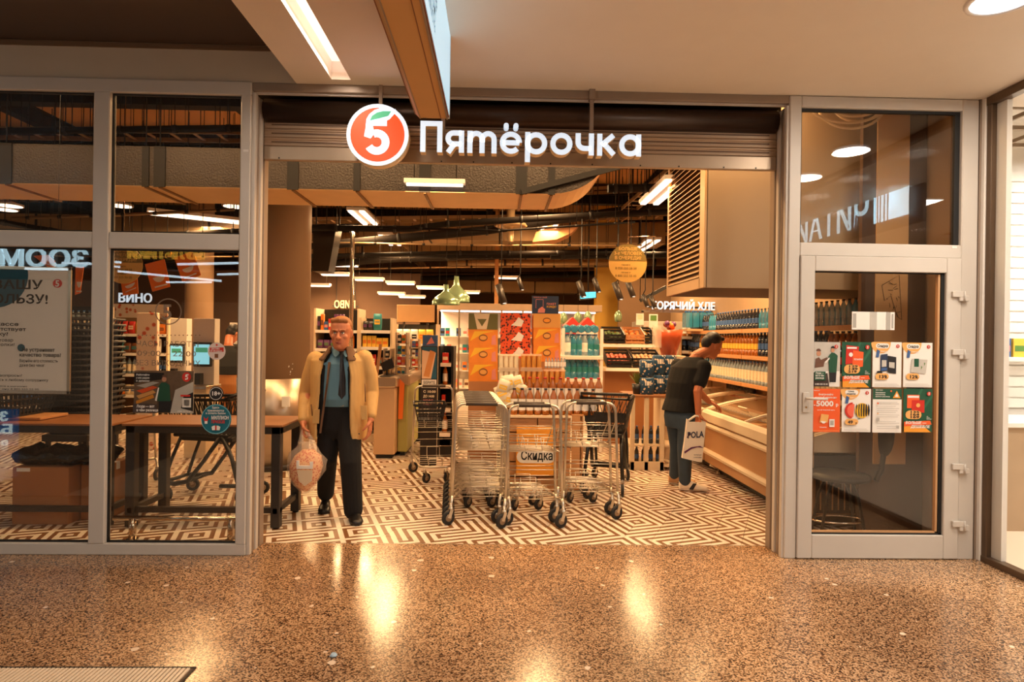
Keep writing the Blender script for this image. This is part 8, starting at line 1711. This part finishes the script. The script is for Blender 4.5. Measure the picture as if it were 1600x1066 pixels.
def po_staff(p, t):
    p([(0, .0), (1, .0), (1, 1), (0, 1)], mat('photo_shop', (120, 96, 76), .6, var=.45, scale=26)); p([(.0, .7), (.5, .8), (.5, .95), (0, .95)], M_INK); 
    for k in range(4): p([(.04 + .05 * k, .2 + .13 * k), (.34 + .03 * k, .36 + .12 * k), (.32, .44 + .1 * k), (.04, .28 + .12 * k)], (M_YO, M_PK, M_OR2, M_GRYP)[k])
    p([(.42, .02), (.62, .02), (.64, .3), (.42, .3)], M_INK); p([(.40, .28), (.62, .28), (.60, .66), (.54, .72), (.46, .72), (.41, .62)], M_DG); p(circ2(.51, .80, .04, 1.5), M_SKP); p(circ2(.51, .84, .042, 1.5, 0, 180, 10), M_BRP); p([(.36, .3), (.41, .6), (.43, .6), (.39, .28)], M_PAP)
    p([(.62, .0), (1, .0), (1, .75), (.7, .55)], M_GRYP); p([(.8, .12), (1, .05), (1, .5), (.84, .4)], M_INK); p([(.82, .14), (.97, .14), (.97, .36), (.82, .36)], M_PAP); p([(.85, .18), (.94, .18), (.94, .32), (.85, .32)], M_GL); mini_logo(p, .89, .86, .075, 1.5); p([(.0, .0), (.4, .0), (.4, .2), (0, .22)], mat('photo_dark', (66, 50, 44), .6))
    t('Люди — вот', .06, .13, .085, M_PAP, .3, .03); t('в чём разница', .06, .04, .085, M_PAP, .36, .03); t('8 800 555 55 05', .75, .03, .05, M_PAP, .22)
    for k in range(3): t(('Работайте', 'у нас рядом', 'с домом'), .0, 0, 0, M_PAP) if 0 else t(('Работайте', 'у нас рядом', 'с домом')[k], .05, .88 - .07 * k, .06, M_PAP, .22)
    p([(.8, .4), (.96, .4), (.96, .44), (.8, .44)], M_RED)
poster('window_poster', 'wide photo poster of a shop assistant in a green apron on the left window', 209, 580, 303, 645, F0 + .043, M_PAP, po_staff)
def sticker(cx, cy, rpx, m, label, fn):
    Y = YS_ - .001; c = P(cx, cy, Y); r = rpx / F_PX * Y; t = thing('round_sticker', label, 'sticker', c); b = MB(); b.prism([(c.x + r * math.cos(6.2832 * k / 32), Y, c.z + r * math.sin(6.2832 * k / 32)) for k in range(32)], (0, .0008, 0), m); b.build('disc', t); b = MB(); cnt = [0]
    def txt(s_, x, z, h, mm, w_, bold=.02): cnt[0] += 1; b.text(s_, r * h, (c.x + r * x, Y - .0005 * cnt[0], c.z + r * z), mm, bold=bold, width=r * w_)
    def poly(pts, mm): cnt[0] += 1; b.add([(c.x + r * x, Y - .0005 * cnt[0], c.z + r * z) for x, z in pts], [tuple(range(len(pts)))], mm)
    fn(poly, txt); b.build('print', t)
ring_ = lambda p, r0, r1, m: [p([(r0 * math.cos(a), r0 * math.sin(a)), (r0 * math.cos(b_), r0 * math.sin(b_)), (r1 * math.cos(b_), r1 * math.sin(b_)), (r1 * math.cos(a), r1 * math.sin(a))], m) for a, b_ in [(6.2832 * k / 24, 6.2832 * (k + 1) / 24) for k in range(24)]]
sticker(338, 615, 11, M_INK, 'small round black sticker reading 18+ on the left window', lambda p, t: (ring_(p, .82, .88, M_PAP), t('18+', -.6, -.25, .8, M_PAP, 1.15, .03)))
def st_mil(p, t):
    ring_(p, .94, .99, mat('pale_blue_print', (120, 190, 205), .5)); t('Здесь', -.25, .72, .2, M_PAP, .5); t('принимаются', -.55, .52, .2, M_PAP, 1.1); t('к оплате баллы', -.65, .34, .2, M_PAP, 1.3); t('МИЛЛИОН', -.28, .0, .32, M_PAP, 1.15, .03); t('ПРИЗОВ', -.28, -.26, .28, M_RED, .9, .03)
    p([(-.78, .18), (-.62, .0), (-.46, .18), (-.5, -.12), (-.74, -.12)], M_RED); p([(-.7, -.3), (-.52, -.3), (-.52, -.12), (-.7, -.12)], M_PAP); p([(-.2, -.72), (.3, -.72), (.34, -.5), (.2, -.42), (-.1, -.42), (-.24, -.5)], M_PAP); p([(0, -.72), (.1, -.72), (.1, -.42), (0, -.42)], M_RED)
sticker(338, 655, 23, mat('petrol_sticker', (20, 112, 130), .5), 'round petrol sticker reading МИЛЛИОН on the left window', st_mil)
def st_del(p, t): p(circ2(0, .72, .12, 1), M_RED); p([(-.8, -.1), (.8, -.05), (.8, .45), (-.75, .4)], M_RED); t('ДОСТАВКА', -.6, .2, .25, M_PAP, .95, .03); t('от 30 минут', -.7, -.04, .24, M_PAP, 1.35, .03); p([(-.2, -.75), (.2, -.75), (.2, -.3), (-.2, -.3)], M_CARD2)
sticker(338.5, 549, 13.5, mat('pale_sticker', (226, 206, 196), .5), 'round pale sticker with red delivery banner on the left window', st_del)
b = MB(); p = P(365, 700, YS_); 
# ---- real signs across the passage that mirror in the glazing (behind the viewer)
YMIR = 2 * (F0 + .034)
def behind(x, y, D):   # world point whose mirror image in the glazing plane stands at pixel (x, y), virtual depth D
    p = P(x, y, D); return Vector((p.x, YMIR - D, p.z))
D_ = 10.5; t = thing('opposite_shop_sign', 'lit white shop sign across the passage, seen mirrored in the left window', 'sign', behind(70, 400, D_))
def mtext(s_, x0, x1, ybase, ytop, D, m, t, bold=.02):
    a_, c_ = behind(x0, ybase, D), behind(x1, ybase, D); h = behind(x0, ytop, D).z - a_.z; b = MB()
    # text faces the shop (+y), so read from the shop side it runs towards -x
    b.text(s_, h * 1.35, (c_.x, a_.y, a_.z), m, ux=(-1, 0, 0), uy=(0, 0, 1), bold=bold, ext=.02, width=abs(c_.x - a_.x)); b.build('lettering', t)
M_LITM = mat('lit_sign_white', (225, 238, 250), .4, em=6.0, emc=(190, 226, 240)); 
mtext('ЗООМАГАЗИН', -190, 139, 412, 384, D_, M_LITM, t)
p0, p1 = behind(-260, 430, D_), behind(160, 376, D_); b = MB(); b.box((p0.x, p0.y - .3, p0.z), (p1.x, p0.y - .03, p1.z), M_DARKC); b.build('sign_board', t)
t = thing('opposite_toy_sign', 'lit yellow shop sign across the passage, mirrored in the left window', 'sign', behind(250, 400, D_)); mtext('МУЛЬТИКИ', 200, 320, 403, 388, D_, mat('lit_sign_yellow', (240, 190, 70), .4, em=2.2), t, .05); p0, p1 = behind(196, 420, D_), behind(330, 384, D_); b = MB(); b.box((p0.x, p0.y - .3, p0.z), (p1.x, p0.y - .03, p1.z), M_DARKC); b.build('sign_board', t)
t = thing('blue_banner', 'tall blue banner with white lettering across the passage, mirrored at the left edge', 'banner', behind(0, 700, 8.4)); D2 = 8.4
p0, p1 = behind(-90, 775, D2), behind(27, 640, D2); b = MB(); b.box((p0.x, p0.y - .03, 0), (p1.x, p0.y, p1.z), mat('banner_blue_glow', (14, 92, 150), .5, em=2.0, emc=(10, 80, 130))); b.build('board', t)  # board and lettering given a glow to strengthen their mirror image
for s_, x0, x1, yb, yt in (('ЗОЛОТО', -80, 13, 657, 642), ('БАНК', -60, 21, 677, 662), ('В КРЕДИТ', -80, 13, 702, 687), ('РЕМОНТ', -80, 19, 750, 735), ('БРАСЛЕТ', -80, 21, 772, 757)): mtext(s_, x0, x1, yb, yt, D2, mat('banner_white_glow', (200, 220, 220), .5, em=4), t)
# bright linear lamps across the passage (their mirror images cross the upper glass)
for i, (x0, y0, x1, y1, D) in enumerate(((168, 389, 198, 390, 9), (168, 409, 188, 410, 9.4), (278, 413, 372, 411, 9), (168, 416, 186, 417, 10), (185, 424, 345, 439, 9.2), (260, 441, 330, 441, 11), (340, 429, 372, 428, 10), (98, 411, 142, 412, 9.6), (40, 420, 104, 421, 8.6))):
    a_, c_ = behind(x0, y0, D), behind(x1, y1, D); m_ = (a_ + c_) / 2; t = thing('passage_lamp', 'slim white linear lamp across the passage, %s mirrored streak in the left window' % ORD[i], 'ceiling lamp', m_, group='linear lamps across the passage'); b = MB(); b.bar(a_, c_, .05, .03, mat('passage_tube', (240, 248, 255), .4, em=7, emc=(210, 236, 250))); b.build('tube', t); b = MB(); b.tube([m_, (m_.x, m_.y, CEIL_Z if m_.x > CX0 else DZ)], .004, M_BLACK, 4); b.build('suspension', t)
# bookshop sign mirrored in the upper pane of the door unit: runs along a side wall, at an angle
t = thing('bookshop_sign', 'lit white bookshop sign across the passage, mirrored over the glazed door', 'sign', behind(1330, 340, 6.5))
Q0, Q1 = behind(1246, 384, 9.0), behind(1425, 333, 6.6); ux = (Q0 - Q1); zt_q = behind(1425, 277, 6.6).z; zb_q = Q1.z; ux.z = 0; Lq = ux.length; ux.normalize()
b = MB(); hq = (zt_q - zb_q)
o_ = Vector((Q1.x, Q1.y, zb_q)); up = Vector((0, 0, 1))
for k, (u0, u1) in enumerate(((.02, .16), (.17, .185), (.195, .215), (.225, .235), (.245, .27))):
    b.add([o_ + ux * Lq * u0, o_ + ux * Lq * u1, o_ + ux * Lq * u1 + up * hq, o_ + ux * Lq * u0 + up * hq], [(0, 1, 2, 3), (3, 2, 1, 0)], M_LITM)
b.build('book_emblem', t)
b = MB(); b.text('ЧИТАЙ', hq * 1.25, o_ + ux * Lq * .30 + up * .02, M_LITM, ux=ux, uy=(0, 0, 1), bold=.02, width=Lq * .7); b.text('ЧИТАЙ', hq * 1.25, o_ + ux * Lq * .30 + up * .02 + ux.cross(up) * -.002, M_LITM, ux=ux, uy=(0, 0, 1), bold=.02, width=Lq * .7); b.build('lettering', t)
b = MB(); nq = ux.cross(up); b.prism([o_ - ux * .1 - nq * .05 - up * .1, o_ + ux * (Lq + .1) - nq * .05 - up * .1, o_ + ux * (Lq + .1) - nq * .05 + up * (hq + .1), o_ - ux * .1 - nq * .05 + up * (hq + .1)], -nq * .04, M_DARKC); b.build('sign_board', t)
# opposite shop fronts closing the passage
b = MB(); b.box((-9, -6.3, 0), (9, -6.2, 3.65), M_WBR); struct(b.build('wall_passage_back'))
for k in range(4):
    b = MB(); x = -7.5 + 4.2 * k; b.box((x, -6.19, .3), (x + 3.2, -6.17, 2.3), mat('far_shop_window', (150, 120, 96), .4, em=.12, emc=(255, 214, 160), var=.35, scale=2)); tag(b.build('shop_window', loc=(x, -6.2, .3)), 'warm lit shop window across the passage behind the viewer, %s along the wall' % ORD[k], 'shop window', 'lit shop windows across the passage')
for o in [o for o in bpy.data.objects if not o.users_collection]: bpy.data.objects.remove(o)
# ---- look-alikes: say which one by its place in its row or stack
U_ = ['', 'first', 'second', 'third', 'fourth', 'fifth', 'sixth', 'seventh', 'eighth', 'ninth'] + ORD[9:19]
C_ = ['', '', 'twenty', 'thirty', 'forty', 'fifty', 'sixty', 'seventy', 'eighty', 'ninety']; T_ = ['', '', 'twentieth', 'thirtieth', 'fortieth', 'fiftieth', 'sixtieth', 'seventieth', 'eightieth', 'ninetieth']
def nth(n): return U_[n] if n < 20 else (T_[n // 10] if n % 10 == 0 else C_[n // 10] + '-' + U_[n % 10])
RI = RC.transposed(); same = {}
for o in bpy.data.objects:
    if o.parent is None and 'category' in o and 'label' in o and o.get('group'): same.setdefault(o['label'], []).append(o)
for lab, L in same.items():
    if len(L) < 2 or len(L) > 99 or 'fruit in' in lab: continue
    q = [(RI @ (o.location - Vector((0, 0, H_CAM))), o) for o in L]; sx = [p.x / max(.1, -p.z) for p, o in q]; sz = [p.y / max(.1, -p.z) for p, o in q]
    hor = max(sx) - min(sx) >= (max(sz) - min(sz)) * .8
    q.sort(key=lambda t: (t[0].x if hor else t[0].y) / max(.1, -t[0].z))
    for k, (p, o) in enumerate(q): o['label'] = lab + ', ' + nth(k + 1) + (' from the left' if hor else ' from the bottom')
